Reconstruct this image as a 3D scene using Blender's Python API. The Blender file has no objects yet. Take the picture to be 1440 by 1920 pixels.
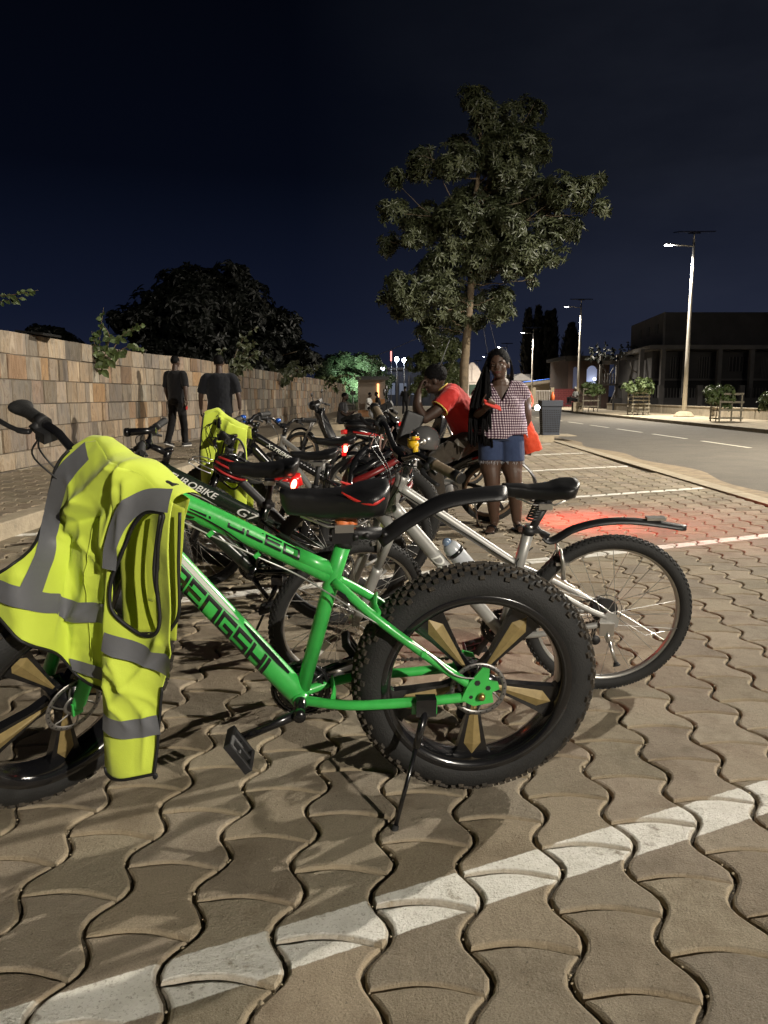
import bpy, bmesh, math, random
from mathutils import Vector, Matrix, Euler
import mathutils.noise as mnoise
random.seed(7)
S = bpy.context.scene
COL = S.collection
PI = math.pi
R = math.radians

# ---------------------------------------------------------------- camera
cd = bpy.data.cameras.new("camera")
cam = bpy.data.objects.new("camera", cd); COL.objects.link(cam)
cam.location = (0, 0, 1.15)
cam.rotation_euler = (R(90 - 8.6), 0, 0)
cd.sensor_fit = 'VERTICAL'; cd.sensor_height = 36.0
cd.lens = 36.0 * 1442 / 1920
cd.clip_start = 0.05; cd.clip_end = 3000
S.camera = cam

# ---------------------------------------------------------------- night sky
W = bpy.data.worlds.new("World"); S.world = W; W.use_nodes = True
nt = W.node_tree; nt.nodes.clear()
def N(t, **k):
    n = nt.nodes.new(t)
    for a, b in k.items(): setattr(n, a, b)
    return n
out = N('ShaderNodeOutputWorld'); bg = N('ShaderNodeBackground')
tc = N('ShaderNodeTexCoord'); sep = N('ShaderNodeSeparateXYZ')
nt.links.new(tc.outputs['Generated'], sep.inputs[0])
rmp = N('ShaderNodeValToRGB')
els = rmp.color_ramp.elements
els[0].position = 0.0; els[0].color = (0.0120, 0.0160, 0.0340, 1)
els[1].position = 0.62; els[1].color = (0.0005, 0.0007, 0.0012, 1)
e = els.new(0.10); e.color = (0.0058, 0.0085, 0.0215, 1)
e = els.new(0.26); e.color = (0.0015, 0.0025, 0.0066, 1)
nt.links.new(sep.outputs['Z'], rmp.inputs[0])
# thin night cloud, a little lighter over the street on the right
mp = N('ShaderNodeMapping'); mp.inputs['Scale'].default_value = (1.6, 1.0, 4.2)
nt.links.new(tc.outputs['Generated'], mp.inputs[0])
nz = N('ShaderNodeTexNoise'); nz.inputs['Scale'].default_value = 1.7; nz.inputs['Detail'].default_value = 5
nz.inputs['Roughness'].default_value = 0.55
nt.links.new(mp.outputs[0], nz.inputs[0])
cr = N('ShaderNodeMapRange'); cr.inputs[1].default_value = 0.36; cr.inputs[2].default_value = 0.78
nt.links.new(nz.outputs[0], cr.inputs[0])
mx = N('ShaderNodeMapRange'); mx.inputs[1].default_value = -0.10; mx.inputs[2].default_value = 0.55
nt.links.new(sep.outputs['X'], mx.inputs[0])
mul = N('ShaderNodeMath', operation='MULTIPLY')
cr.inputs[3].default_value = 0.40
nt.links.new(cr.outputs[0], mul.inputs[0]); nt.links.new(mx.outputs[0], mul.inputs[1])
addc = N('ShaderNodeMix', data_type='RGBA', blend_type='ADD')
addc.inputs[7].default_value = (0.018, 0.020, 0.027, 1)
nt.links.new(mul.outputs[0], addc.inputs[0]); nt.links.new(rmp.outputs[0], addc.inputs[6])
nt.links.new(addc.outputs[2], bg.inputs[0]); bg.inputs[1].default_value = 1.0
nt.links.new(bg.outputs[0], out.inputs[0])

S.view_settings.view_transform = 'Standard'; S.view_settings.look = 'None'
S.view_settings.exposure = 0.0; S.view_settings.gamma = 1.0
S.cycles.max_bounces = 5; S.cycles.diffuse_bounces = 2; S.cycles.glossy_bounces = 2
S.cycles.sample_clamp_indirect = 3.0

LAMPW = 22000.0          # each street lamp head, watts
def spot(name, loc, target, power, col, size=0.12, angle=150, blend=0.6):
    l = bpy.data.lights.new(name, 'SPOT'); l.energy = power; l.color = col
    l.shadow_soft_size = size; l.spot_size = R(angle); l.spot_blend = blend
    o = bpy.data.objects.new(name, l); COL.objects.link(o); o.location = loc
    d = Vector(target) - Vector(loc)
    o.rotation_euler = d.to_track_quat('-Z', 'Y').to_euler()
    return o
# the street lamps stand in one row along the far pavement: (pole x, pole y, lit)
ROW = [(14.9 + (y - 38.5) * 0.045, y, f) for y, f in
       ((-13.5, 1.28), (12.5, 0.85), (38.5, 0.55), (64.5, 0.35), (91, 0.6), (118, 0.6), (146, 0.5), (176, 0.5))]
LAMPH = 8.3

# ---------------------------------------------------------------- materials
MATS = {}
def mat(name, col, rough=0.5, metal=0.0, var=0.0, vs=8.0, bump=0.0, bs=40.0, emit=None, es=1.0, coat=0.0, spec=0.5, col2=None, trans=0.0, sub=0.0):
    if name in MATS: return MATS[name]
    m = bpy.data.materials.new(name); m.use_nodes = True; MATS[name] = m
    t = m.node_tree; b = t.nodes['Principled BSDF']
    b.inputs['Base Color'].default_value = (*col, 1); b.inputs['Roughness'].default_value = rough
    b.inputs['Metallic'].default_value = metal
    b.inputs['Specular IOR Level'].default_value = spec
    b.inputs['Coat Weight'].default_value = coat; b.inputs['Coat Roughness'].default_value = 0.08
    b.inputs['Transmission Weight'].default_value = trans
    if emit: b.inputs['Emission Color'].default_value = (*emit, 1); b.inputs['Emission Strength'].default_value = es
    tc = t.nodes.new('ShaderNodeTexCoord')
    if var > 0 or col2:
        nz = t.nodes.new('ShaderNodeTexNoise'); nz.inputs['Scale'].default_value = vs
        nz.inputs['Detail'].default_value = 6; nz.inputs['Roughness'].default_value = 0.65
        t.links.new(tc.outputs['Object'], nz.inputs[0])
        mr = t.nodes.new('ShaderNodeMapRange'); mr.inputs[1].default_value = 0.32; mr.inputs[2].default_value = 0.68
        t.links.new(nz.outputs[0], mr.inputs[0])
        mixn = t.nodes.new('ShaderNodeMix'); mixn.data_type = 'RGBA'
        c2 = col2 or tuple(c * (1 + var) for c in col)
        c1 = col if col2 else tuple(c * (1 - var) for c in col)
        mixn.inputs[6].default_value = (*c1, 1); mixn.inputs[7].default_value = (*c2, 1)
        t.links.new(mr.outputs[0], mixn.inputs[0]); t.links.new(mixn.outputs[2], b.inputs['Base Color'])
        rr = t.nodes.new('ShaderNodeMapRange'); rr.inputs[3].default_value = max(0.03, rough - 0.1); rr.inputs[4].default_value = min(1, rough + 0.12)
        t.links.new(nz.outputs[0], rr.inputs[0]); t.links.new(rr.outputs[0], b.inputs['Roughness'])
    if bump > 0:
        n2 = t.nodes.new('ShaderNodeTexNoise'); n2.inputs['Scale'].default_value = bs; n2.inputs['Detail'].default_value = 5
        t.links.new(tc.outputs['Object'], n2.inputs[0])
        bp = t.nodes.new('ShaderNodeBump'); bp.inputs['Strength'].default_value = bump; bp.inputs['Distance'].default_value = 0.01
        t.links.new(n2.outputs[0], bp.inputs['Height']); t.links.new(bp.outputs[0], b.inputs['Normal'])
    return m

# ---------------------------------------------------------------- mesh helpers
class MB:
    def __init__(s): s.v = []; s.f = []; s.m = []; s.sm = []; s.c = {}
    def add(s, vs, fs, mi=0, smooth=True):
        o = len(s.v); s.v.extend(tuple(v) for v in vs)
        for f in fs: s.f.append(tuple(i + o for i in f)); s.m.append(mi); s.sm.append(smooth)
        return s
    def box(s, c, d, mi=0, M=None, taper=1.0):
        x, y, z = d[0] / 2, d[1] / 2, d[2] / 2
        vs = [Vector((sx * x * (taper if sz > 0 else 1), sy * y * (taper if sz > 0 else 1), sz * z)) for sz in (-1, 1) for sy in (-1, 1) for sx in (-1, 1)]
        if M is not None: vs = [M @ v for v in vs]
        vs = [v + Vector(c) for v in vs]
        return s.add(vs, [(0, 2, 3, 1), (4, 5, 7, 6), (0, 1, 5, 4), (2, 6, 7, 3), (0, 4, 6, 2), (1, 3, 7, 5)], mi, False)
    def tube(s, pts, r, seg=12, mi=0, cap=True, closed=False, sx=1.0, up=None, smooth=True):
        pts = [Vector(p) for p in pts]; n = len(pts)
        rs = r if isinstance(r, (list, tuple)) else [r] * n
        vs = []; fs = []
        prev = None
        for i, p in enumerate(pts):
            if closed: t = pts[(i + 1) % n] - pts[i - 1]
            else: t = pts[min(i + 1, n - 1)] - pts[max(i - 1, 0)]
            if t.length < 1e-9: t = Vector((0, 0, 1))
            t.normalize()
            if up is not None:
                a = Vector(up) - t * t.dot(Vector(up))
                if a.length < 1e-5: a = t.orthogonal()
                a.normalize()
            elif prev is None: a = t.orthogonal().normalized() if abs(t.z) > 0.99 else (Vector((0, 0, 1)) - t * t.z).normalized()
            else:
                a = prev - t * t.dot(prev)
                a = a.normalized() if a.length > 1e-6 else t.orthogonal().normalized()
            prev = a; b = t.cross(a)
            rr = rs[i]; ra, rb = (rr if isinstance(rr, (tuple, list)) else (rr, rr * sx))
            for k in range(seg):
                w = 2 * PI * k / seg
                vs.append(p + a * (ra * math.cos(w)) + b * (rb * math.sin(w)))
        m = n if closed else n - 1
        for i in range(m):
            j = (i + 1) % n
            for k in range(seg):
                l = (k + 1) % seg
                fs.append((i * seg + k, i * seg + l, j * seg + l, j * seg + k))
        s.add(vs, fs, mi, smooth)
        if cap and not closed:
            o = len(s.v) - n * seg
            s.f.append(tuple(o + k for k in reversed(range(seg)))); s.m.append(mi); s.sm.append(False)
            s.f.append(tuple(o + (n - 1) * seg + k for k in range(seg))); s.m.append(mi); s.sm.append(False)
        return s
    def lathe(s, prof, seg=24, mi=0, c=(0, 0, 0), M=None, closed=False, ang=2 * PI, a0=0, smooth=True):
        # profile (r, h) spun about local Z
        vs = []; fs = []; full = abs(ang - 2 * PI) < 1e-6; n = len(prof)
        ns = seg if full else seg + 1
        for k in range(ns):
            w = a0 + ang * k / seg
            for r, h in prof: vs.append(Vector((r * math.cos(w), r * math.sin(w), h)))
        if M is not None: vs = [M @ v for v in vs]
        vs = [v + Vector(c) for v in vs]
        for k in range(seg):
            l = (k + 1) % ns
            for i in range(n if closed else n - 1):
                j = (i + 1) % n
                fs.append((k * n + i, l * n + i, l * n + j, k * n + j))
        return s.add(vs, fs, mi, smooth)
    def ball(s, c, r, seg=16, rings=10, mi=0, M=None):
        rx, ry, rz = r if isinstance(r, (tuple, list)) else (r, r, r)
        vs = [Vector((0, 0, -rz))]; fs = []
        for i in range(1, rings):
            a = -PI / 2 + PI * i / rings
            for k in range(seg):
                w = 2 * PI * k / seg
                vs.append(Vector((rx * math.cos(a) * math.cos(w), ry * math.cos(a) * math.sin(w), rz * math.sin(a))))
        vs.append(Vector((0, 0, rz)))
        for k in range(seg): fs.append((0, 1 + (k + 1) % seg, 1 + k))
        for i in range(rings - 2):
            for k in range(seg):
                a = 1 + i * seg; l = (k + 1) % seg
                fs.append((a + k, a + l, a + seg + l, a + seg + k))
        a = 1 + (rings - 2) * seg; t = len(vs) - 1
        for k in range(seg): fs.append((a + k, a + (k + 1) % seg, t))
        if M is not None: vs = [M @ v for v in vs]
        return s.add([v + Vector(c) for v in vs], fs, mi, True)
    def prism(s, outline, h, M=None, c=(0, 0, 0), mi=0, bev=0.0):
        # 2-D outline in local XY, thickness h in local Z (centred)
        n = len(outline)
        vs = [Vector((x, y, -h / 2)) for x, y in outline] + [Vector((x, y, h / 2)) for x, y in outline]
        fs = [tuple(reversed(range(n))), tuple(range(n, 2 * n))] + [(i, (i + 1) % n, n + (i + 1) % n, n + i) for i in range(n)]
        if M is not None: vs = [M @ v for v in vs]
        return s.add([v + Vector(c) for v in vs], fs, mi, False)
    def loft(s, rings, mi=0, cap=True, closed=True, smooth=True):
        n = len(rings[0]); vs = [v for r in rings for v in r]; fs = []
        for i in range(len(rings) - 1):
            for k in range(n if closed else n - 1):
                l = (k + 1) % n
                fs.append((i * n + k, i * n + l, (i + 1) * n + l, (i + 1) * n + k))
        if cap and closed: fs.append(tuple(reversed(range(n)))); fs.append(tuple(range((len(rings) - 1) * n, len(rings) * n)))
        return s.add(vs, fs, mi, smooth)

def mesh(name, mb, mats):
    me = bpy.data.meshes.new(name)
    me.from_pydata(mb.v, [], mb.f); me.update()
    if not isinstance(mats, (list, tuple)): mats = [mats]
    for m in mats: me.materials.append(m)
    me.polygons.foreach_set('material_index', mb.m)
    me.polygons.foreach_set('use_smooth', mb.sm)
    return me
def obj(name, mb, mats, parent=None, loc=None, rot=None):
    o = bpy.data.objects.new(name, mb if isinstance(mb, bpy.types.Mesh) else mesh(name, mb, mats))
    COL.objects.link(o)
    if parent is not None: o.parent = parent
    if loc is not None: o.location = loc
    if rot is not None: o.rotation_euler = rot
    return o
def tag(o, label=None, cat=None, group=None, kind=None):
    if label: o['label'] = label
    if cat: o['category'] = cat
    if group: o['group'] = group
    if kind: o['kind'] = kind
    return o
def thing(name, label, cat, loc=(0, 0, 0), rot=(0, 0, 0), group=None):
    o = bpy.data.objects.new(name, None); COL.objects.link(o)
    o.empty_display_size = 0.1
    o.location = loc; o.rotation_euler = rot
    return tag(o, label, cat, group)
def kids(o): return [c for c in bpy.data.objects if c.parent == o]
def copy_tree(o, loc=None, rot=None, label=None, group=None, parent=None):
    c = o.copy(); COL.objects.link(c); c.parent = parent
    if loc is not None: c.location = loc
    if rot is not None: c.rotation_euler = rot
    if label: c['label'] = label
    if group: c['group'] = group
    for k in kids(o): copy_tree(k, parent=c)
    return c
def mod(o, typ, **k):
    m = o.modifiers.new(typ.lower(), typ)
    for a, b in k.items(): setattr(m, a, b)
    return m
def bake(o):
    dg = bpy.context.evaluated_depsgraph_get(); dg.update()
    me = bpy.data.meshes.new_from_object(o.evaluated_get(dg))
    old = o.data; o.modifiers.clear(); o.data = me
    return o
def catmull(pts, n=8, closed=False):
    pts = [Vector(p) for p in pts]; out = []
    m = len(pts); rng = m if closed else m - 1
    for i in range(rng):
        p0 = pts[(i - 1) % m] if (closed or i > 0) else pts[0] * 2 - pts[1]
        p1 = pts[i]; p2 = pts[(i + 1) % m]
        p3 = pts[(i + 2) % m] if (closed or i + 2 < m) else pts[-1] * 2 - pts[-2]
        for k in range(n):
            t = k / n
            out.append(0.5 * ((2 * p1) + (p2 - p0) * t + (2 * p0 - 5 * p1 + 4 * p2 - p3) * t * t + (3 * p1 - p0 - 3 * p2 + p3) * t ** 3))
    if not closed: out.append(pts[-1])
    return out
def lerp(a, b, t): return a + (b - a) * t
# ================================================================ THE SETTING
TH = R(2.6)
def uv2w(u, v): return (u * math.cos(TH) + v * math.sin(TH), -u * math.sin(TH) + v * math.cos(TH))
def road_x(y): return 4.28 + 0.02 * (y - 8)             # near edge of the carriageway
def kerb_x(y): return -3.13 + 0.034 * (y - 6.2)          # low kerb of the walkway by the wall
def fkerb_x(y): return 11.75 + 0.034 * (y - 23.7)        # far kerb

def node_mat(name):
    m = bpy.data.materials.new(name); m.use_nodes = True
    return m, m.node_tree, m.node_tree.nodes['Principled BSDF']

# --- paver concrete: sand-brown, gritty, with white bay lines painted over it
def paver_mat(name, paint=True, base=(0.245, 0.200, 0.142)):
    m, t, b = node_mat(name)
    L = t.links.new; A = t.nodes.new
    tc = A('ShaderNodeTexCoord')
    def noise(sc, det=6, ro=0.6):
        n = A('ShaderNodeTexNoise'); n.inputs['Scale'].default_value = sc; n.inputs['Detail'].default_value = det
        n.inputs['Roughness'].default_value = ro; L(tc.outputs['Object'], n.inputs[0]); return n.outputs[0]
    def mr(x, a, c, o1=0.0, o2=1.0):
        n = A('ShaderNodeMapRange'); n.inputs[1].default_value = a; n.inputs[2].default_value = c
        n.inputs[3].default_value = o1; n.inputs[4].default_value = o2; L(x, n.inputs[0]); return n.outputs[0]
    def mix(f, a, c, mode='MIX'):
        n = A('ShaderNodeMix'); n.data_type = 'RGBA'; n.blend_type = mode
        for s_, x in ((0, f), (6, a), (7, c)):
            if hasattr(x, 'links'): L(x, n.inputs[s_])
            elif isinstance(x, tuple): n.inputs[s_].default_value = (*x, 1)
            else: n.inputs[s_].default_value = x
        return n.outputs[2]
    def math_(op, a, c=0.0):
        n = A('ShaderNodeMath'); n.operation = op
        for i, x in enumerate((a, c)):
            if hasattr(x, 'links'): L(x, n.inputs[i])
            else: n.inputs[i].default_value = x
        return n.outputs[0]
    big = mr(noise(1.3, 4), 0.35, 0.65); mid = mr(noise(14, 6), 0.3, 0.7); fine = mr(noise(260, 3, 0.7), 0.3, 0.7)
    vc = A('ShaderNodeVertexColor'); vc.layer_name = 'tone'
    c = mix(big, tuple(x * 0.86 for x in base), tuple(x * 1.12 for x in base))
    c = mix(mid, mix(0.5, c, (0.15, 0.12, 0.085)), c)
    c = mix(math_('MULTIPLY', fine, 0.6), c, (0.44, 0.385, 0.30))
    stain = mr(noise(3.1, 7, 0.7), 0.50, 0.62)
    c = mix(math_('MULTIPLY', stain, 0.45), c, (0.135, 0.098, 0.062))
    c = mix(1.0, c, vc.outputs[0], 'MULTIPLY')
    speck = mr(noise(90, 2, 0.5), 0.70, 0.74)
    c = mix(math_('MULTIPLY', speck, 0.6), c, (0.05, 0.042, 0.03))
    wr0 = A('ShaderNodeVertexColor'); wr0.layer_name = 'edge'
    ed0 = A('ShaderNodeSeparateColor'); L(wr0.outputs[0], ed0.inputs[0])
    c = mix(mr(ed0.outputs[1], 0.0, 0.9, 0.5, 0.0), c, (0.40, 0.32, 0.21))  # sandy tone on every chamfer, painted in as the light it catches
    if paint:
        sp = A('ShaderNodeSeparateXYZ'); L(tc.outputs['Object'], sp.inputs[0])
        w = math_('SUBTRACT', sp.outputs[1], math_('MULTIPLY', sp.outputs[0], 0.47))
        wob = math_('MULTIPLY', math_('SUBTRACT', noise(45, 3), 0.5), 0.012)
        w = math_('ADD', w, wob)
        mask = None
        for yc, wd in ((1.565, 0.070), (4.80, 0.066), (7.74, 0.062), (10.80, 0.06), (13.7, 0.06), (16.7, 0.06)):
            d = math_('ABSOLUTE', math_('SUBTRACT', w, yc))
            k = mr(d, wd, wd + 0.004, 1.0, 0.0)
            mask = k if mask is None else math_('MAXIMUM', mask, k)
        inx = mr(sp.outputs[0], 4.02, 4.03, 1.0, 0.0); mask = math_('MULTIPLY', mask, inx)
        wear = mr(noise(9, 8, 0.7), 0.33, 0.42)
        wear2 = mr(noise(120, 3, 0.7), 0.33, 0.45, 0.45, 1.0)
        wr = A('ShaderNodeVertexColor'); wr.layer_name = 'edge'
        ed = A('ShaderNodeSeparateColor'); L(wr.outputs[0], ed.inputs[0])
        mask = math_('MULTIPLY', math_('MULTIPLY', mask, math_('MULTIPLY', wear, wear2)), ed.outputs[0])
        c = mix(mask, c, mix(mid, (0.70, 0.68, 0.61), (0.88, 0.86, 0.80)))
    L(c, b.inputs['Base Color']); b.inputs['Roughness'].default_value = 0.82
    b.inputs['Specular IOR Level'].default_value = 0.3
    bp = A('ShaderNodeBump'); bp.inputs['Strength'].default_value = 1.0; bp.inputs['Distance'].default_value = 0.006
    h = math_('ADD', math_('MULTIPLY', noise(180, 5, 0.75), 0.8), math_('MULTIPLY', noise(22, 5, 0.6), 1.3))
    L(h, bp.inputs['Height']); L(bp.outputs[0], b.inputs['Normal'])
    return m
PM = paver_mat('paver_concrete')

def pavers(name, test, vr, ur, z0, mtl, tone=(0.78, 1.14), hi=True, sc=1.0, seed=3):
    rnd = random.Random(seed)
    pu, pv, amp, rise = 0.207 * sc, 0.25 * sc, 0.027 * sc, 0.026 * sc
    u0, v0 = 0.334, 1.76
    g = 0.0052
    verts, faces, tones, edges = [], [], [], []
    i0 = int((ur[0] - u0) / pu) - 1; i1 = int((ur[1] - u0) / pu) + 1
    for i in range(i0, i1):
        lv = v0 + 0.5 * pv * i
        k0 = int((vr[0] - lv) / pv) - 1; k1 = int((vr[1] - lv) / pv) + 1
        for k in range(k0, k1):
            vb = lv + 0.081 * sc + pv * k
            cu, cv = u0 + pu * (i + 0.5), vb + pv * 0.5
            cx, cy = uv2w(cu, cv)
            if not test(cx, cy): continue
            near = hi and cy < 7.5
            ns, na = (9, 7) if near else (5, 3)
            def side(line, v):
                l0 = v0 + 0.5 * pv * line
                return u0 + pu * line + amp * math.cos(2 * PI * (v - l0) / pv)
            def arc(t, vv):
                a = side(i, vv); c_ = side(i + 1, vv)
                return (lerp(a, c_, t), vv + rise * math.sin(PI * t))
            pts = []
            for j in range(na): pts.append(arc(j / na, vb))
            for j in range(ns): vv = lerp(vb, vb + pv, j / ns); pts.append((side(i + 1, vv), vv))
            for j in range(na): pts.append(arc(1 - j / na, vb + pv))
            for j in range(ns): vv = lerp(vb + pv, vb, j / ns); pts.append((side(i, vv), vv))
            n = len(pts)
            # inset along normals
            def inset(d, jit=0.0):
                o = []
                for j in range(n):
                    ax, ay = pts[j - 1]; bx, by = pts[(j + 1) % n]
                    tx, ty = bx - ax, by - ay; l = math.hypot(tx, ty) or 1
                    dd = d + (rnd.uniform(-jit, jit) if jit else 0)
                    o.append((pts[j][0] - ty / l * dd, pts[j][1] + tx / l * dd))
                return o
            tilt = (rnd.uniform(-.010, .010), rnd.uniform(-.010, .010)); dz = rnd.uniform(-.0016, .0016)
            tn = rnd.uniform(*tone); tc_ = (tn * rnd.uniform(.98, 1.03), tn, tn * rnd.uniform(.94, 1.02), 1)
            zt = lambda x, y, h: z0 + dz + h + (x - cu) * tilt[0] + (y - cv) * tilt[1]
            worn = rnd.uniform(0.005, 0.009)
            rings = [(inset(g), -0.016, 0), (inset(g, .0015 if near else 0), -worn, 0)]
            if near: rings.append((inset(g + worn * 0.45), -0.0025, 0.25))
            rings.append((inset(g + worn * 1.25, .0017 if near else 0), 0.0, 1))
            base = len(verts)
            for ring, h, e_ in rings:
                for (x, y) in ring:
                    wx, wy = uv2w(x, y); verts.append((wx, wy, zt(x, y, h))); edges.append(e_)
            nr = len(rings)
            for q in range(nr - 1):
                for j in range(n):
                    l = (j + 1) % n
                    faces.append((base + q * n + j, base + q * n + l, base + (q + 1) * n + l, base + (q + 1) * n + j))
            faces.append(tuple(base + (nr - 1) * n + j for j in range(n)))
            tones.extend([tc_] * (n * nr))
    me = bpy.data.meshes.new(name); me.from_pydata(verts, [], faces); me.update()
    me.materials.append(mtl)
    ca = me.color_attributes.new('tone', 'FLOAT_COLOR', 'POINT')
    ca.data.foreach_set('color', [x for c in tones for x in c])
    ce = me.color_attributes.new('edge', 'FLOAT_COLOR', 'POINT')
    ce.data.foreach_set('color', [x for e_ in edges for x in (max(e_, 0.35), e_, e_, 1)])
    o = bpy.data.objects.new(name, me); COL.objects.link(o)
    return tag(o, kind='structure')
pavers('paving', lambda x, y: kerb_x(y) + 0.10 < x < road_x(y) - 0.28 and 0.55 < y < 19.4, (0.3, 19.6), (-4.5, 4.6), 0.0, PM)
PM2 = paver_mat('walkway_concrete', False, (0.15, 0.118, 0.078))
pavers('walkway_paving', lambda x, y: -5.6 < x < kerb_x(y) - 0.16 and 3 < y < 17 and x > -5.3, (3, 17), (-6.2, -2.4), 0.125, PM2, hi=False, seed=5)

# --- soil / joints and the far ground in one sheet
GM = mat('soil', (0.040, 0.031, 0.020), 0.95, var=0.5, vs=60, bump=0.8, bs=200, col2=(0.10, 0.078, 0.05))
mb = MB(); mb.add([(-400, -60, -0.0155), (400, -60, -0.0155), (400, 900, -0.0155), (-400, 900, -0.0155)], [(0, 1, 2, 3)])
tag(obj('ground', mb, GM), kind='structure')
# small grit lying in the joints
rnd = random.Random(11); mb = MB()
for _ in range(2200):
    v = rnd.uniform(0.8, 5.5) ** 1.0; i = rnd.randint(-12, 12)
    l0 = 1.76 + 0.125 * i
    u = 0.334 + 0.207 * i + 0.027 * math.cos(2 * PI * (v - l0) / 0.25) + rnd.gauss(0, 0.004)
    x, y = uv2w(u, v); r = rnd.choice((0.0015, 0.002, 0.003, 0.0045)) * rnd.uniform(.7, 1.2)
    if rnd.random() < 0.03: r *= 1.9
    mb.ball((x, y, -0.010 + r), (r, r * rnd.uniform(.6, 1), r * .7), 5, 4)
tag(obj('grit', mb, mat('grit', (0.3, 0.25, 0.17), 0.9, var=0.5, vs=30)), kind='stuff', label='small stones and grit lying in the joints of the paving', cat='grit')

# --- road
def strip(name, xl, xr, ys, z, mtl, zr=None):
    mb = MB(); vs = []; fs = []
    for i, y in enumerate(ys):
        vs += [(xl(y), y, z), (xr(y), y, z if zr is None else zr)]
        if i: k = 2 * i; fs.append((k - 2, k - 1, k + 1, k))
    mb.add(vs, fs, 0, False); return tag(obj(name, mb, mtl), kind='structure')
YS = list(range(-40, 260, 6))
ASPH = mat('asphalt', (0.105, 0.093, 0.075), 0.88, var=0.2, vs=1.4, bump=0.8, bs=260, col2=(0.15, 0.132, 0.105))
strip('road', road_x, fkerb_x, YS, -0.004, ASPH)
strip('road_edge_sand', lambda y: road_x(y) - 0.02, lambda y: road_x(y) + 0.35 + 0.12 * math.sin(y * 1.7) + 0.1 * math.sin(y * .63), [y * 0.5 for y in range(-10, 300)], 0.0005,
      mat('sand', (0.25, 0.195, 0.125), 0.95, var=0.3, vs=5, bump=0.5, bs=120))
mb = MB()
for y in [q * 1.0 for q in range(-4, 20)]:
    x = road_x(y + .5) - 0.13
    mb.box((x, y + .5, -0.05), (0.22, 0.985, 0.14), 0, Matrix.Rotation(-0.02, 3, 'Z'))
tag(obj('edging', mb, mat('edging_concrete', (0.34, 0.285, 0.20), 0.85, var=0.2, vs=6, bump=0.4, bs=90)), kind='structure')
WHT = mat('road_paint', (0.62, 0.58, 0.47), 0.7, var=0.2, vs=20)
mb = MB()
for k in range(-3, 14):
    y = 17.2 + 3.65 * 1.0 * k * 1.0
    L_ = 2.6 if k < 3 else 2.5
    x = 8.17
    mb.box((x, y + L_ / 2, 0.0), (0.11, L_, 0.004))
tag(obj('road_markings', mb, WHT), kind='structure')
# faint tyre-polished band edge line along the far kerb
CON = mat('concrete', (0.30, 0.26, 0.195), 0.85, var=0.25, vs=3, bump=0.35, bs=60)
CON2 = mat('concrete_dusty', (0.36, 0.30, 0.21), 0.88, var=0.25, vs=2.2, bump=0.3, bs=60)
strip('far_pavement', lambda y: fkerb_x(y) + 0.2, lambda y: fkerb_x(y) + 4.2, YS, 0.12, CON2)
mb = MB()
for y in range(-40, 200, 2):
    mb.box((fkerb_x(y + 1) + 0.1, y + 1, 0.03), (0.2, 1.99, 0.186), 0, Matrix.Rotation(-0.034, 3, 'Z'))
tag(obj('far_kerb', mb, CON), kind='structure')
# raised plot at the end of the parking bay
mb = MB()
mb.box((0.9, 24.45, 0.055), (6.6, 9.6, 0.12)); mb.box((0.9, 19.5, 0.065), (6.75, 0.22, 0.15)); mb.box((0.9, 29.5, .065), (6.75, .3, .15))
mb.box((1.5, 22.4, .16), (5.4, .3, .10))
tag(obj('end_pavement', mb, CON2), kind='structure')
strip('far_yard', lambda y: -8, lambda y: road_x(y) - .3, list(range(30, 240, 10)), 0.0, CON)
# walkway base and its kerb
mb = MB()
vs = []; fs = []; ys = [2, 6, 10, 14, 17.2, 20, 26, 34, 46, 60, 90]
for i, y in enumerate(ys):
    vs += [(-5.6 if y < 17 else -5.4 + .035 * (y - 17), y, 0.112), (kerb_x(y) - 0.12, y, 0.112)]
    if i: k = 2 * i; fs.append((k - 2, k - 1, k + 1, k))
mb.add(vs, fs, 0, False)
tag(obj('walkway', mb, mat('walkway_ground', (0.115, 0.09, 0.058), 0.9, var=0.3, vs=4, bump=0.4, bs=80)), kind='structure')
mb = MB(); rk = random.Random(2)
y = 2.0
while y < 60:
    l = 1.0; x = kerb_x(y + l / 2)
    mb.box((x - 0.03, y + l / 2, 0.055 + rk.uniform(-.004, .004)), (0.2, l - 0.015, 0.17), 0, Matrix.Rotation(-0.034 + rk.uniform(-.006, .006), 3, 'Z'))
    y += l
o = tag(obj('walkway_kerb', mb, mat('kerb_concrete', (0.34, 0.285, 0.205), 0.85, var=0.3, vs=5, bump=0.6, bs=50)), kind='structure')
mod(o, 'BEVEL', width=0.012, segments=2)

# ================================================================ stone wall
WP = [(-5.15, 3.0), (-5.10, 10.1), (-5.08, 12.5), (-5.02, 15.2), (-4.86, 16.6), (-4.58, 17.8), (-4.44, 19.0), (-4.36, 22), (-4.22, 26), (-3.72, 34), (-3.3, 46), (-3.0, 60)]
WZ = 2.02
m, t, b = node_mat('wall_sandstone')
A = t.nodes.new; L = t.links.new
tcn = A('ShaderNodeTexCoord'); vc = A('ShaderNodeVertexColor'); vc.layer_name = 'tone'
mpn = A('ShaderNodeMapping'); mpn.inputs['Scale'].default_value = (1.5, 1.5, 0.5); L(tcn.outputs['Object'], mpn.inputs[0])
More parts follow.
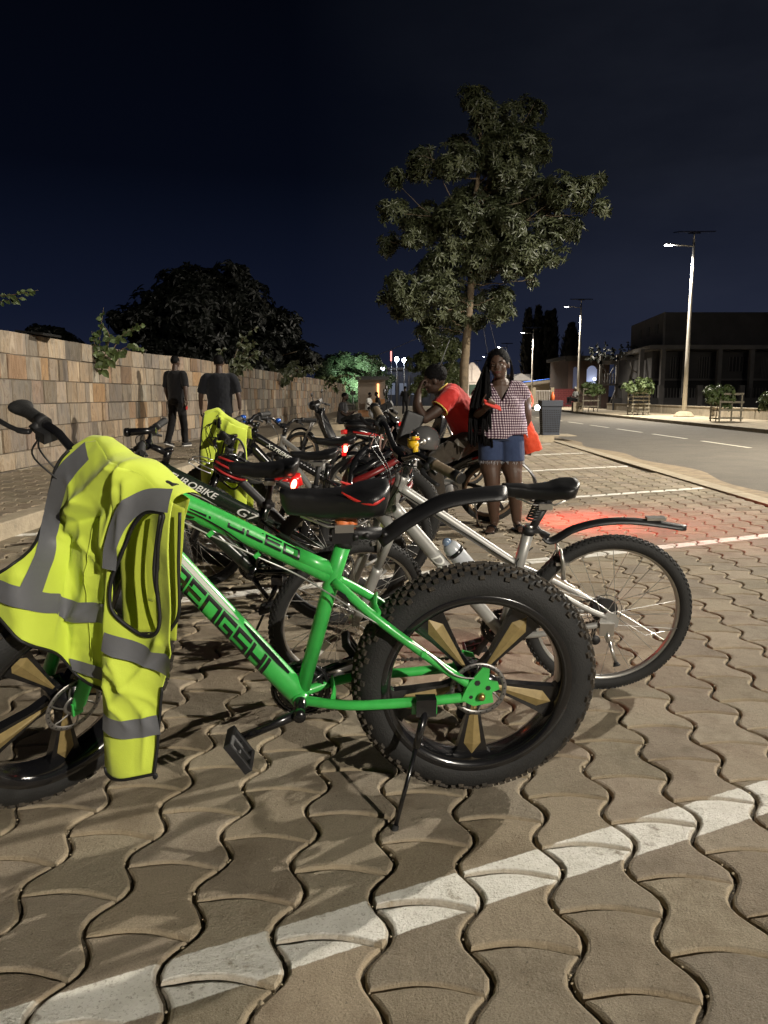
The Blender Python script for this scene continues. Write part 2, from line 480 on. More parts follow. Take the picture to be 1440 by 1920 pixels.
# shift the veins from stone to stone by the stone's own colour
vadd = A('ShaderNodeVectorMath'); vadd.operation = 'MULTIPLY_ADD'; vadd.inputs[1].default_value = (31, 17, 23)
L(vc.outputs[0], vadd.inputs[0]); L(mpn.outputs[0], vadd.inputs[2])
nz = A('ShaderNodeTexNoise'); nz.inputs['Scale'].default_value = 3.2; nz.inputs['Detail'].default_value = 7; nz.inputs['Distortion'].default_value = 1.6
L(vadd.outputs[0], nz.inputs[0])
nf = A('ShaderNodeTexNoise'); nf.inputs['Scale'].default_value = 45; nf.inputs['Detail'].default_value = 5; L(tcn.outputs['Object'], nf.inputs[0])
cr = A('ShaderNodeValToRGB'); ce = cr.color_ramp.elements
ce[0].position = 0.30; ce[0].color = (0.55, 0.50, 0.45, 1); ce[1].position = 0.72; ce[1].color = (1.35, 1.3, 1.2, 1)
q = ce.new(0.46); q.color = (0.95, 0.93, 0.90, 1); q = ce.new(0.52); q.color = (1.12, 1.05, 0.95, 1); q = ce.new(0.56); q.color = (0.8, 0.72, 0.62, 1)
L(nz.outputs[0], cr.inputs[0])
mm = A('ShaderNodeMix'); mm.data_type = 'RGBA'; mm.blend_type = 'MULTIPLY'; mm.inputs[0].default_value = 1
L(vc.outputs[0], mm.inputs[6]); L(cr.outputs[0], mm.inputs[7])
L(mm.outputs[2], b.inputs['Base Color']); b.inputs['Roughness'].default_value = 0.8
bp = A('ShaderNodeBump'); bp.inputs['Strength'].default_value = 0.6; bp.inputs['Distance'].default_value = 0.02
ad = A('ShaderNodeMath'); ad.operation = 'ADD'; L(nz.outputs[0], ad.inputs[0]); L(nf.outputs[0], ad.inputs[1])
L(ad.outputs[0], bp.inputs['Height']); L(bp.outputs[0], b.inputs['Normal'])
STONE = m
def wall_point(s):
    # position and normal at arc length s
    d = 0
    for (a, c) in zip(WP[:-1], WP[1:]):
        l = math.hypot(c[0] - a[0], c[1] - a[1])
        if s <= d + l: t_ = (s - d) / l; return (lerp(a[0], c[0], t_), lerp(a[1], c[1], t_))
        d += l
    return WP[-1]
WL = sum(math.hypot(c[0] - a[0], c[1] - a[1]) for a, c in zip(WP[:-1], WP[1:])) - 0.01
rw = random.Random(21)
PAL = [(0.34, 0.29, 0.23), (0.31, 0.28, 0.24), (0.36, 0.30, 0.235), (0.27, 0.25, 0.23), (0.24, 0.225, 0.205), (0.40, 0.35, 0.285), (0.33, 0.26, 0.19), (0.28, 0.20, 0.14), (0.34, 0.235, 0.14), (0.22, 0.20, 0.185), (0.29, 0.235, 0.20), (0.38, 0.365, 0.325), (0.30, 0.27, 0.23), (0.33, 0.29, 0.25)]
wall = thing('stone_wall', 'long boundary wall faced with multicoloured sandstone blocks behind the walkway', 'wall', (-5, 10, 0))
verts, faces, cols = [], [], []
courses = [0.14, 0.24, 0.32, 0.33, 0.34, 0.34, 0.31]
z = 0.0
for ci, ch in enumerate(courses):
    s = rw.uniform(-.3, 0)
    while s < WL:
        w = rw.choice((0.15, 0.22, 0.3, 0.36, 0.42, 0.5, 0.62)) * rw.uniform(.85, 1.15)
        if ci == 6: w *= 1.1
        a = max(0, s) + 0.004; c = min(WL, s + w) - 0.004
        if c - a > 0.03:
            p0 = wall_point(a); p1 = wall_point(c)
            tx, ty = p1[0] - p0[0], p1[1] - p0[1]; l = math.hypot(tx, ty); nx, ny = ty / l, -tx / l
            pr = rw.uniform(0.006, 0.036)
            z0_, z1_ = z + 0.006, z + ch - 0.004
            base = len(verts); jz = [rw.uniform(-.004, .004) for _ in range(4)]
            for (px, py), ja, jb in ((p0, jz[0], jz[1]), (p1, jz[2], jz[3])):
                for zz in (z0_ + ja, z1_ + jb):
                    for pp in (0.0, pr):
                        ins = 0.005 if pp else 0
                        sg = 1 if (px, py) == p0 else -1
                        verts.append((px + nx * pp + tx / l * ins * sg, py + ny * pp + ty / l * ins * sg, zz + (ins if zz < (z0_ + z1_) / 2 else -ins)))
            # order: p0z0(back,front) p0z1(b,f) p1z0 p1z1
            B0, F0, B1, F1, B2, F2, B3, F3 = [base + k for k in range(8)]
            faces += [(F0, F2, F3, F1), (B0, F0, F1, B1), (F2, B2, B3, F3), (F1, F3, B3, B1), (B0, B2, F2, F0)]
            cc = rw.choice(PAL); k_ = rw.uniform(.68, 1.28)
            cols += [(cc[0] * k_ * .84, cc[1] * k_ * .81, cc[2] * k_ * .77, 1)] * 8
        s += w
    z += ch
me = bpy.data.meshes.new('stone_facing'); me.from_pydata([(x + 5, y - 10, zz) for x, y, zz in verts], [], faces); me.update(); me.materials.append(STONE)
ca = me.color_attributes.new('tone', 'FLOAT_COLOR', 'POINT'); ca.data.foreach_set('color', [x for c in cols for x in c])
obj('stone_facing', me, None, wall)
mb = MB(); vs = []; fs = []
for i, (x, y) in enumerate(WP):
    for dx, zz in ((0.0, 0), (0.0, z - 0.004), (-0.25, z - 0.004), (-0.25, 0)): vs.append((x + dx + 5, y - 10, zz))
    if i:
        k = 4 * i
        for j in range(3): fs.append((k - 4 + j, k + j, k + j + 1, k - 4 + j + 1))
mb.add(vs, fs, 0, False); obj('core', mb, mat('mortar', (0.13, 0.11, 0.085), 0.95, var=0.3, vs=20), wall)
mb = MB(); mb.prism([(-.2, -.3), (.22, -.34), (.26, .2), (.05, .34), (-.24, .22)], 0.03, Matrix.Rotation(0.1, 3, 'Y'), (-5.1, 11.6, z + 0.03))
tag(obj('loose_slab', mb, STONE), 'thin loose stone slab lying on top of the wall at left', 'stone slab')
wall['height'] = z
WALLTOP = z
# ================================================================ street lamps
POLE = mat('galvanised_pole', (0.50, 0.47, 0.41), 0.45, 0.25, var=0.12, vs=3)
LMET = mat('lamp_metal', (0.20, 0.20, 0.20), 0.4, 0.6)
PANEL = mat('solar_panel', (0.012, 0.014, 0.03), 0.18)
LEDM = mat('led', (1, 1, 1), 0.4, emit=(0.92, 0.95, 1.0), es=180)
LEDD = mat('led_dim', (1, 1, 1), 0.4, emit=(0.92, 0.95, 1.0), es=9)
LAMPLAB = ['nearest of the tall street lamps, standing between two wooden tree guards',
           'tall street lamp beside the arched house, its head glowing only faintly',
           'street lamp whose bright head shows before the thin cypresses',
           'street lamp whose bright head shows just above the head of the woman',
           'small distant street lamp to the left of the head of the woman',
           'farthest small street lamp, its light beside the trunk of the tall tree']
def lamp_proto():
    r = thing('street_lamp', 'x', 'street lamp', group='solar street lamps along the far pavement')
    mb = MB(); mb.tube([(0, 0, .12), (0, 0, 3), (0, 0, 6), (0, 0, LAMPH + .25)], [.115, .095, .075, .055], 16)
    mb.tube([(0, 0, LAMPH + .25), (0, 0, LAMPH + .55)], .035, 8)
    obj('pole', mb, POLE, r)
    mb = MB(); mb.tube([(0, 0, LAMPH - .05), (-.5, 0, LAMPH), (-.95, 0, LAMPH + .03)], .03, 10)
    obj('arm', mb, POLE, r)
    mb = MB(); mb.tube([(0, 0, .0), (0, 0, .16), (0, 0, .34), (0, 0, .38)], [.52, .52, .36, .2], 8, smooth=False)
    obj('base', mb, CON2, r)
    mb = MB(); mb.box((0, 0, LAMPH + .62), (1.7, .95, .05), 0, Matrix.Rotation(R(9), 3, 'X')); mb.box((0, 0, LAMPH + .56), (.5, .3, .06), 0, Matrix.Rotation(R(9), 3, 'X'))
    obj('solar_panel', mb, PANEL, r)
    mb = MB(); mb.box((-1.15, 0, LAMPH + .06), (.50, .24, .07), 0, Matrix.Rotation(R(4), 3, 'Y'))
    h = obj('lamp_head', mb, LMET, r); mod(h, 'BEVEL', width=0.02, segments=2)
    mb = MB(); mb.box((-1.18, 0, LAMPH + .017), (.34, .17, .02), 0, Matrix.Rotation(R(4), 3, 'Y'))
    obj('led_plate', mb, LEDM, h)
    return r
lp = lamp_proto()
for i, (x, y, f) in enumerate(ROW):
    o = lp if i == 0 else copy_tree(lp)
    o.location = (x, y, 0); o.rotation_euler = (0, 0, R(-2.6))
    o['label'] = LAMPLAB[i - 2] if i >= 2 else ('street lamp behind the camera on the far pavement' if i == 0 else 'street lamp on the far pavement beyond the right edge of the picture')
    hx = x - 1.16
    if i == 3:
        for c in kids(o):
            for d in kids(c):
                if d.name.startswith('led_plate'): d.data = d.data.copy(); d.data.materials[0] = LEDD
    if i < 6 or True:
        spot('street_light', (hx, y, LAMPH - 0.02), (hx - (2.0 if i else 3.5), y + (0 if i else 3.5), 0), LAMPW * f, (1.0, 0.92, 0.79), 0.10, 165 if i < 3 else 150, 0.5)

# ================================================================ foliage
def leaf_mat(name, c1, c2, rough=0.5):
    return mat(name, c1, rough, var=0.01, vs=1.1, col2=c2)
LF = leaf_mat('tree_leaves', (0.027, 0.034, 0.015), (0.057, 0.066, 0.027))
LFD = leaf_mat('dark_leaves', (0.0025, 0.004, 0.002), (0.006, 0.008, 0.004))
LFB = leaf_mat('bright_leaves', (0.045, 0.075, 0.02), (0.09, 0.12, 0.038))
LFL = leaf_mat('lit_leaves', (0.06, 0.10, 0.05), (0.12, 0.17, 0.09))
BARK = mat('bark', (0.13, 0.098, 0.062), 0.9, var=0.35, vs=7, bump=1.0, bs=22)
def leaf(mb, p, d, n, L_, w, fold=0.25, droop=0.2):
    d = d.normalized(); s_ = d.cross(n)
    if s_.length < 1e-4: s_ = d.orthogonal()
    s_.normalize(); n = s_.cross(d)
    up = n * (w * fold)
    m1 = p + d * (L_ * .38) ; m2 = p + d * (L_ * .72) - n * (L_ * droop * .4); tip = p + d * L_ - n * (L_ * droop)
    vs = [p, m1 + s_ * w * .5 + up, m1, m1 - s_ * w * .5 + up, m2 + s_ * w * .42 + up - n * (L_ * droop * .1), m2 - s_ * w * .42 + up - n * (L_ * droop * .1), tip]
    mb.add(vs, [(0, 1, 2), (0, 2, 3), (1, 4, 6, 2), (2, 6, 5, 3)], 0, False)
def rvec(r): 
    while True:
        v = Vector((r.uniform(-1, 1), r.uniform(-1, 1), r.uniform(-1, 1)))
        if 0.05 < v.length < 1: return v.normalized()
def crown(blobs, n, L_, w, seed, depth=1.0, rosette=7, y0=0.0, surf=0.5, zs=0.85):
    r = random.Random(seed); mb = MB()
    vol = [b[2] ** 2.2 for b in blobs]; tot = sum(vol)
    for (bx, bz, br), v in zip(blobs, vol):
        by = y0 + r.uniform(-.7, .7) * depth * max(0.3, 1.3 - br * .3)
        # a few sub-clumps per blob break the outline
        sub = [(rvec(r) * br * r.uniform(.35, .8), br * r.uniform(.35, .6)) for _ in range(5)] + [(Vector((0, 0, 0)), br * .8)]
        for _ in range(int(n * v / tot) + 2):
            c, sr = r.choice(sub); d = rvec(r)
            p = Vector((bx, by, bz)) + Vector((c.x, c.y * depth, c.z * zs)) + Vector((d.x, d.y * depth, d.z * zs)) * (sr * (surf + (1 - surf) * r.random() ** .4))
            ax = (d + Vector((0, 0, .5)) + rvec(r) * .5).normalized()
            t1 = ax.orthogonal().normalized(); t2 = ax.cross(t1); k0 = r.uniform(0, 6.28)
            for k in range(rosette):
                a = k0 + 2 * PI * k / rosette + r.uniform(-.25, .25)
                dd = (t1 * math.cos(a) + t2 * math.sin(a)) + ax * r.uniform(-.15, .55)
                leaf(mb, p, dd, ax, L_ * r.uniform(.7, 1.15), w * r.uniform(.8, 1.15), .22, r.uniform(.1, .4))
    return mb
def limb(mb, pts, r0, r1, seg=9, wob=0.04, seed=1):
    r = random.Random(seed); pts = catmull(pts, 5)
    n = len(pts); ps = [p + rvec(r) * wob * (0.3 if i == 0 else 1) for i, p in enumerate(pts)]
    mb.tube(ps, [lerp(r0, r1, (i / (n - 1)) ** .8) * (1 + r.uniform(-.06, .06)) for i in range(n)], seg)
MAIN = [(x, z, r * 1.08) for x, z, r in [(2.25, 8.71, 0.38), (3.82, 8.46, 0.41), (2.87, 8.07, 0.68), (2.06, 7.75, 0.41), (4.05, 7.62, 0.52), (1.1, 7.36, 0.36), (1.79, 7.04, 0.62), (3.38, 7.04, 0.83), (0.25, 6.74, 0.3), (2.5, 6.12, 0.83), (4.02, 6.25, 0.69), (4.92, 6.25, 0.53), (5.4, 6.58, 0.28), (5.66, 6.78, 0.17), (5.09, 5.59, 0.39), (0.83, 7.17, 0.28), (0.21, 5.85, 0.36), (0.9, 5.79, 0.5), (0.17, 5.16, 0.35), (0.7, 5.19, 0.31), (1.81, 5.45, 0.77), (3.07, 5.45, 0.84), (4.19, 5.19, 0.5), (4.46, 4.78, 0.31), (3.37, 4.51, 0.7), (2.25, 4.51, 0.84), (1.2, 4.31, 0.56), (0.42, 3.9, 0.48), (0.03, 3.76, 0.25), (0.92, 3.53, 0.57), (1.98, 3.69, 0.64), (2.9, 3.69, 0.54), (3.05, 3.28, 0.31), (1.35, 3.0, 0.45), (4.08, 4.24, 0.13), (3.72, 4.51, 0.42), (5.5, 5.85, 0.25), (2.9, 7.3, .6), (3.2, 5.9, .7), (2.6, 4.9, .7), (1.4, 3.75, .5), (.6, 3.55, .45), (2.3, 8.3, .4), (3.2, 6.5, .6), (1.5, 4.9, .5), (4.5, 5.7, .5), (1.8, 3.1, .45), (2.3, 3.2, .4), (.3, 3.5, .35), (3.7, 4.9, .55), (4.6, 6.3, .5), (1.0, 6.9, .4), (3.5, 7.7, .5), (1.0, 5.5, .45)]]
def tree(name, label, blobs, y, trunk, tr, n, L_, w, seed, leafm, depth=1.0, group=None, rosette=7, zs=.85, limbs=True):
    bx = trunk[0][0]
    t = thing(name, label, 'tree', (bx, y, 0), group=group)
    bl = [(a - bx, c, d) for a, c, d in blobs]
    obj('crown', crown(bl, n, L_, w, seed, depth, rosette, 0, zs=zs), leafm, t)
    mb = MB(); pts = [(p[0] - bx, 0, p[1]) for p in trunk]
    limb(mb, pts, tr, tr * .35, 12, tr * .08, seed)
    if limbs:
        top = pts[-1]
        for i, (a, c, d) in enumerate(bl):
            s = pts[max(1, len(pts) - 1 - (i % 3))]
            z0 = min(c - .2, s[2] + (c - s[2]) * .35); z0 = max(z0, pts[1][2])
            k = min(1, max(0, (z0 - pts[0][2]) / (pts[-1][2] - pts[0][2])))
            sx = lerp(pts[0][0], pts[-1][0], k)
            limb(mb, [(sx, 0, z0), (lerp(sx, a, .45), (i % 5 - 2) * .1, lerp(z0, c, .35)), (a, (i % 5 - 2) * .2 * depth, c)], tr * .15, tr * .03, 6, .03, seed + i)
    obj('trunk', mb, BARK, t)
    return t
tree('broadleaf_tree', 'tall slender broadleaf tree with tiered crown of leaf whorls rising behind the woman', MAIN, 21,
     [(2.12, 0.1), (2.14, 1.2), (2.2, 2.6), (2.3, 4.2), (2.3, 5.6), (2.5, 7.2)], .155, 7200, .175, .052, 5, LF, 1.0)
tree('broadleaf_tree', 'smaller low bushy tree seen left of the tall trunk, behind the man in red', [(2.66, 3.14, 0.83), (1.85, 2.57, 0.69), (3.02, 2.23, 0.65), (1.51, 1.54, 0.56), (2.79, 1.54, 0.7), (3.28, 3.14, 0.37), (2.19, 3.48, 0.51), (2.2, 2.0, .6)], 34,
     [(2.4, 0), (2.4, 1.2), (2.5, 2.8)], .14, 1000, .24, .08, 9, leaf_mat('bush_leaves', (0.05, 0.065, 0.022), (0.10, 0.12, 0.045)))
tree('mango_tree', 'huge dark round tree crown rising behind the stone wall', [(-11.91, 5.41, 1.98), (-9.05, 6.24, 2.04), (-7.36, 5.96, 1.98), (-10.6, 6.37, 1.75), (-5.69, 4.58, 1.42), (-4.57, 3.46, 1.09), (-13.35, 4.86, 1.14), (-9.13, 3.74, 2.57), (-6.57, 3.46, 1.71), (-7.89, 7.06, 1.27), (-11.98, 3.74, 1.71), (-10, 5, 2.6), (-7, 4.6, 2.4), (-9.5, 2.2, 2.2), (-6, 2, 1.6), (-12, 2.2, 1.6)], 42,
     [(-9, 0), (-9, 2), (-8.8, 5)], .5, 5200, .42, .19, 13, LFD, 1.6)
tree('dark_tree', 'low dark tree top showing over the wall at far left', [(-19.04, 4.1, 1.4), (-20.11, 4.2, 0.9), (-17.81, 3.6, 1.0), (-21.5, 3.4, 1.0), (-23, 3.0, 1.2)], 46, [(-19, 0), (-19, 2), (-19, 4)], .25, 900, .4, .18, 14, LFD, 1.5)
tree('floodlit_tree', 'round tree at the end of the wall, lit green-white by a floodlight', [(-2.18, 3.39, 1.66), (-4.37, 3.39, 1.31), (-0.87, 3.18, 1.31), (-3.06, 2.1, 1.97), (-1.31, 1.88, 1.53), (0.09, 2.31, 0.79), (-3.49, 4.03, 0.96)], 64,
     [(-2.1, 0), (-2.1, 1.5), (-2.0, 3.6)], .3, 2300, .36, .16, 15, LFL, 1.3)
# floodlight that lights this tree
fl = thing('floodlight', 'small floodlight on a short post aimed up at the lit tree', 'floodlight', (-2.3, 57.5, 0))
mb = MB(); mb.tube([(0, 0, 0), (0, 0, 1.25)], .04, 8); obj('post', mb, LMET, fl)
mb = MB(); mb.box((0, 0, 1.35), (.4, .15, .28), 0, Matrix.Rotation(R(35), 3, 'X')); obj('housing', mb, LMET, fl)
spot('flood_light', (-2.3, 57.7, 1.6), (-1.9, 64, 3.1), 2600, (0.78, 1.0, 0.80), .15, 60, .9)

# cypresses
def cypress(x, y, h, w, seed, label):
    r = random.Random(seed); t = thing('cypress_tree', label, 'tree', (x, y, 0), group='tall thin cypresses behind the street lamps')
    mb = MB()
    for _ in range(900):
        k = r.random() ** .8; z = .6 + (h - .6) * k
        rad = w * (math.sin(PI * min(1, (k * .82 + .17))) ** .7) * r.uniform(.5, 1.0) * (1 if k < .93 else .5)
        a = r.uniform(0, 6.28); d = Vector((math.cos(a) * .4, math.sin(a) * .4, 1)) + rvec(r) * .3
        leaf(mb, Vector((math.cos(a) * rad, math.sin(a) * rad, z)), d, Vector((math.cos(a), math.sin(a), 0)), .9, .38, .1, 0)
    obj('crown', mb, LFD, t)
    mb = MB(); mb.tube([(0, 0, 0), (0, 0, h * .9)], [.22, .04], 8); obj('trunk', mb, BARK, t)
for i, (px, h, w, lab) in enumerate([(20.1, 12.6, .75, 'leftmost thin dark cypress behind the third street lamp'), (21.5, 12.9, .75, 'second thin dark cypress from the left behind the street lamps'), (22.8, 12.2, .8, 'third thin dark cypress from the left, close to its taller neighbour'), (23.6, 12.4, .7, 'fourth thin dark cypress from the left, joined to the one before it'), (26.2, 10.6, 1.5, 'broad pointed dark cypress standing apart just left of the second street lamp')]):
    cypress(px, 110, h, w, 40 + i, lab)

# leafy shoots over the wall
def shoot(name, label, loc, branches, L_, w, seed, m=LFB, cat='plant', lpn=9, grp=None):
    r = random.Random(seed); t = thing(name, label, cat, loc, group=grp); ml = MB(); ms = MB()
    for br in branches:
        pts = catmull([Vector(p) for p in br], 6)
        ms.tube(pts, [.012 * (1 - .7 * i / (len(pts) - 1)) for i in range(len(pts))], 5)
        n = max(4, int(lpn * len(br)))
        for k in range(n):
            q = (k + .6) / n; p = pts[min(len(pts) - 1, int(q * (len(pts) - 1)))]
            side = Vector((r.uniform(-1, 1), r.uniform(-1, 1), r.uniform(-1.0, .3)))
            leaf(ml, p, side, Vector((r.uniform(-.3, .3), -1, r.uniform(-.2, .6))), L_ * r.uniform(.6, 1.1) * (1.15 - .5 * q), w * r.uniform(.7, 1.1) * (1.15 - .5 * q), .15, .25)
    obj('leaves', ml, m, t); obj('stem', ms, BARK, t)
    return t
shoot('climbing_plant', 'leafy climbing shoots standing up above the wall, left of the walking men', (-4.9, 13.6, 1.9),
      [[(0, 0, -.3), (-.02, 0, .2), (.08, 0, .75)], [(0, 0, -.2), (.15, 0, .25), (.02, 0, .5)], [(.1, 0, -.2), (.3, 0, .2), (.55, -.05, .38), (.75, -.1, .45)], [(.1, 0, -.1), (.5, 0, .1), (.8, 0, .02)], [(0, 0, -.2), (-.1, 0, .1), (-.15, 0, .35)]], .17, .12, 3, lpn=7)
shoot('leafy_branch', 'small leafy branch reaching in from the left edge of the picture', (-7.6, 13.6, 2.7),
      [[(0, 0, 0), (.6, 0, .12), (1.2, 0, .16), (1.68, 0, .24)], [(.3, 0, 0), (.9, .1, .05), (1.4, 0, .12)]], .17, .10, 4, lpn=9)
shoot('overhanging_shrub', 'dark leafy shrub overhanging the wall behind the second walking man', (-4.3, 22, 1.9),
      [[(0, 0, -.3), (.1, 0, .3), (.35, 0, .8), (.8, -.2, 1.15)], [(0, 0, -.2), (.4, 0, .5), (.7, 0, .75)], [(0, 0, -.2), (-.3, 0, .3), (-.2, 0, .6)], [(0, 0, -.2), (.3, -.2, .1), (.6, -.3, .0)], [(.2, 0, 0), (.5, 0, .3), (.9, 0, .5)]], .26, .12, 6, LF, lpn=12)
shoot('overhanging_shrub', 'leafy shrub spilling over the wall between the second man and the end of the wall', (-3.9, 30, 1.9),
      [[(0, 0, -.3), (-.4, 0, .4), (-.7, 0, .75)], [(0, 0, -.2), (.3, 0, .4), (.6, 0, .6)], [(0, 0, -.2), (.7, 0, .3), (1.3, 0, .2)], [(-.6, 0, 0), (-1.2, 0, .35), (-1.6, 0, .6)], [(-.9, 0, -.1), (-.4, 0, .2), (.1, 0, .2)], [(.4, 0, 0), (1.0, 0, .2), (1.5, 0, .45)]], .30, .13, 7, LF, lpn=14)
shoot('overhanging_branches', 'twigs hanging over the far end of the wall before the lit tree', (-3.35, 44, 1.9),
      [[(0, 0, .2), (.6, -.3, .3), (1.2, -.5, -.1), (1.6, -.5, -.5)], [(-.6, 0, .3), (-.2, -.3, .1), (0, -.4, -.35)], [(.4, 0, .2), (1.2, -.3, .4), (2.1, -.5, .2)], [(0, 0, .2), (.5, -.4, -.2), (.7, -.5, -.55)]], .34, .15, 8, LFB, lpn=10)

# ================================================================ far side: low wall, guards, bin
lw = thing('low_wall', 'long low concrete wall along the back of the far pavement', 'wall', (16, 40, 0))
mb = MB()
for i in range(14):
    y = 16 + i * 3.0; x = 16.35 + .015 * (y - 30)
    mb.box((x - 16, y + 1.5 - 40, .28), (.22, 2.98, .56), 0, Matrix.Rotation(-.02, 3, 'Z'))
    mb.box((x - 16, y + 1.5 - 40, .585), (.28, 2.97, .05), 0, Matrix.Rotation(-.02, 3, 'Z'))
obj('wall_body', mb, CON, lw)
PAL_W = mat('pallet_wood', (0.19, 0.17, 0.125), 0.8, var=0.3, vs=9, bump=.3, bs=40)
def guard(loc, label, w, h, seed, rows, slat_to=0.35, plant=(.55, .9), rz=0):
    r = random.Random(seed)
    t = thing('tree_guard', label, 'tree guard', loc, (0, 0, rz), group='wooden guards round young street trees')
    for sx in (-1, 1):
        for sy in (-1, 1):
            mb = MB(); mb.box((sx * w / 2, sy * w / 2, h / 2), (.05, .05, h)); obj('post', mb, PAL_W, t)
    mb = MB()
    for k in range(rows):
        z = lerp(slat_to, h - .05, k / (rows - 1))
        mb.box((r.uniform(-.02, .02), -w / 2 - .036, z), (w + .14, .02, .075), 0, Matrix.Rotation(r.uniform(-.02, .02), 3, 'Y'))
        mb.box((-w / 2 - .036, 0, z - .02), (.02, w + .04, .06)); mb.box((w / 2 + .036, 0, z - .02), (.02, w + .04, .06))
    obj('slats', mb, PAL_W, t)
    return t
def sapling(loc, label, h, rad, seed, rd=None):
    r = random.Random(seed); t = thing('young_tree', label, 'young tree', loc, group='young trees planted along the far pavement')
    bl = [(r.uniform(-.6, .6) * rad, h - rad * .4 - abs(r.gauss(0, .3)) * rad, rad * r.uniform(.4, .65)) for _ in range(8)] + [(0, h - rad * .6, rad * .7)]
    obj('crown', crown(bl, 260, .16, .07, seed, 1.0, 6), LFB, t)
    mb = MB(); limb(mb, [(0, 0, 0), (.03, 0, h * .5), (0, 0, h * .9)], .025, .01, 7, .01, seed); obj('trunk', mb, BARK, t)
guard((13.3, 50.5, .12), 'smallest wooden tree guard, beside the person in the white cap', .95, 1.5, 1, 4)
sapling((13.3, 50.5, .12), 'young tree spreading over the smallest guard, beside the white-capped person', 2.0, .85, 2)
guard((13.75, 42, .12), 'tall narrow wooden tree guard with seven slats, left of the nearest lamp post', .85, 1.42, 3, 7, .2)
sapling((13.75, 42, .12), 'young leafy tree growing out of the tall seven-slat guard', 2.0, .85, 4)
guard((13.75, 31.2, .12), 'wooden tree guard leaning open at the top, right of the nearest lamp post', .85, 1.15, 5, 4, .15)
sapling((13.45, 31.4, .12), 'young tree drooping left over the guard to the right of the nearest lamp post', 1.45, .68, 6)
sapling((15.7, 30.9, .12), 'round young bush at the right edge of the picture', 1.3, .8, 7)

BINM = mat('bin_plastic', (0.028, 0.034, 0.048), 0.5, var=.15, vs=6)
bn = thing('litter_bin', 'dark grey tapered litter bin with perforated sides on a pale plinth', 'litter bin', (4.35, 20.3, 0.12))
mb = MB(); mb.box((0, 0, .42), (.60, .46, .84), taper=1.22); mb.v = [(x * .70, y * .8, z * .94) for x, y, z in mb.v]; body_mb = mb
mb = MB(); mb.box((0, 0, .885), (.80, .62, .17)); mb.box((0, 0, .03), (.64, .50, .06)); mb.v = [(x * .70, y * .8, z * .94) for x, y, z in mb.v]; o = obj('rim', mb, BINM, bn); mod(o, 'BEVEL', width=.015, segments=2)
mb = MB()
for i in range(10):
    for k in range(12):
        z = .12 + k * .052; wx = .30 * (1 + .22 * z / .84); yy = .23 * (1 + .22 * z / .84)
        mb.box((lerp(-wx + .05, wx - .05, i / 9), -yy - .001, z), (.030, .008, .026))
        if i < 8: mb.box((-wx - .001, lerp(-yy + .05, yy - .05, i / 7), z), (.008, .030, .026))
mb.v = [(x * .70, y * .8, z * .94) for x, y, z in mb.v]
body_mb.add(mb.v, mb.f, 1, False)
obj('body', body_mb, [BINM, mat('hole_dark', (0.006, 0.006, 0.007), .9)], bn)
mb = MB(); mb.box((4.2, 20.3, .128), (1.5, 1.0, .016)); tag(obj('bin_plinth', mb, CON2), kind='structure')
mb = MB(); mb.lathe([(0, 0), (.05, 0), (.055, .12), (.03, .18), (.02, .22), (0, .22)], 12)
tag(obj('orange_bottle', mb, mat('orange_plastic', (.75, .16, .04), .4), loc=(4.40, 20.3, 1.03)), 'small orange bottle standing on top of the litter bin', 'bottle')

# ================================================================ buildings
def wallm(n, c): return mat(n, c, .9, var=.25, vs=.8, bump=.3, bs=14)
DW = wallm('dark_plaster', (0.062, 0.059, 0.058)); DW2 = wallm('grey_plaster', (0.13, 0.122, 0.115)); DKO = mat('dark_opening', (0.010, 0.010, 0.012), .7)
B = thing('terrace_building', 'dark two-storey building with columned ground floor and balcony slab behind the nearest lamp', 'building', (20, 58, 0))
def bx(mb, x0, x1, y0, y1, z0, z1): mb.box(((x0 + x1) / 2 - 20, (y0 + y1) / 2 - 58, (z0 + z1) / 2), (x1 - x0, y1 - y0, z1 - z0))
mb = MB()
mb.prism([(0.6, 2.2), (30, 2.2), (30, 14), (1.6, 14)], 4.55, None, (0, 0, 2.275))
mb.prism([(1.4, 2.3), (30, 2.3), (30, 14), (2.6, 14)], 2.6, None, (0, 0, 6.15))
obj('wall', mb, DW, B)
mb = MB(); mb.prism([(-.4, -.1), (30, -.1), (30, 14), (1.2, 14)], .30, None, (0, 0, 4.70)); obj('balcony_slab', mb, DW2, B)
mb = MB(); mb.prism([(0.5, 2.0), (30, 2.0), (30, 2.19), (0.5, 2.19)], 2.3, None, (0, 0, 1.15)); obj('ground_floor_front', mb, mat('dark_ground_floor', (.020, .019, .019), .9, var=.4, vs=1.2), B)
mb = MB(); mb.prism([(0.3, 1.8), (30, 1.8), (30, 2.19), (0.3, 2.19)], .14, None, (0, 0, 2.375)); obj('floor_band', mb, DW2, B)
mb = MB(); mb.box((1.42, 2.24, 6.15), (.14, .14, 2.6)); obj('corner_post', mb, DW2, B)
for x in (19.0, 20.6, 22.3, 24.8, 27.2, 30.5, 34, 38): 
    mb = MB(); bx(mb, x, x + .3, 58.1, 58.45, 0, 4.549); obj('column', mb, DW2, B)
for x0, x1, z0, z1 in ((22.0, 22.8, 2.5, 4.1), (24.2, 25.0, 2.5, 4.1), (26.5, 27.6, 3.0, 4.1), (29.0, 29.5, 2.5, 4.1), (31.3, 32.9, 3.0, 4.1), (36, 37.5, 3.0, 4.1)):
    mb = MB(); bx(mb, x0, x1, 60.15, 60.25, z0, z1); f = obj('window', mb, DKO, B)
    mb = MB()
    for q in range(5): bx(mb, lerp(x0, x1 - .05, q / 4), lerp(x0, x1 - .05, q / 4) + .05, 60.09, 60.14, z0, z1)
    obj('window_bars', mb, DW2, f)
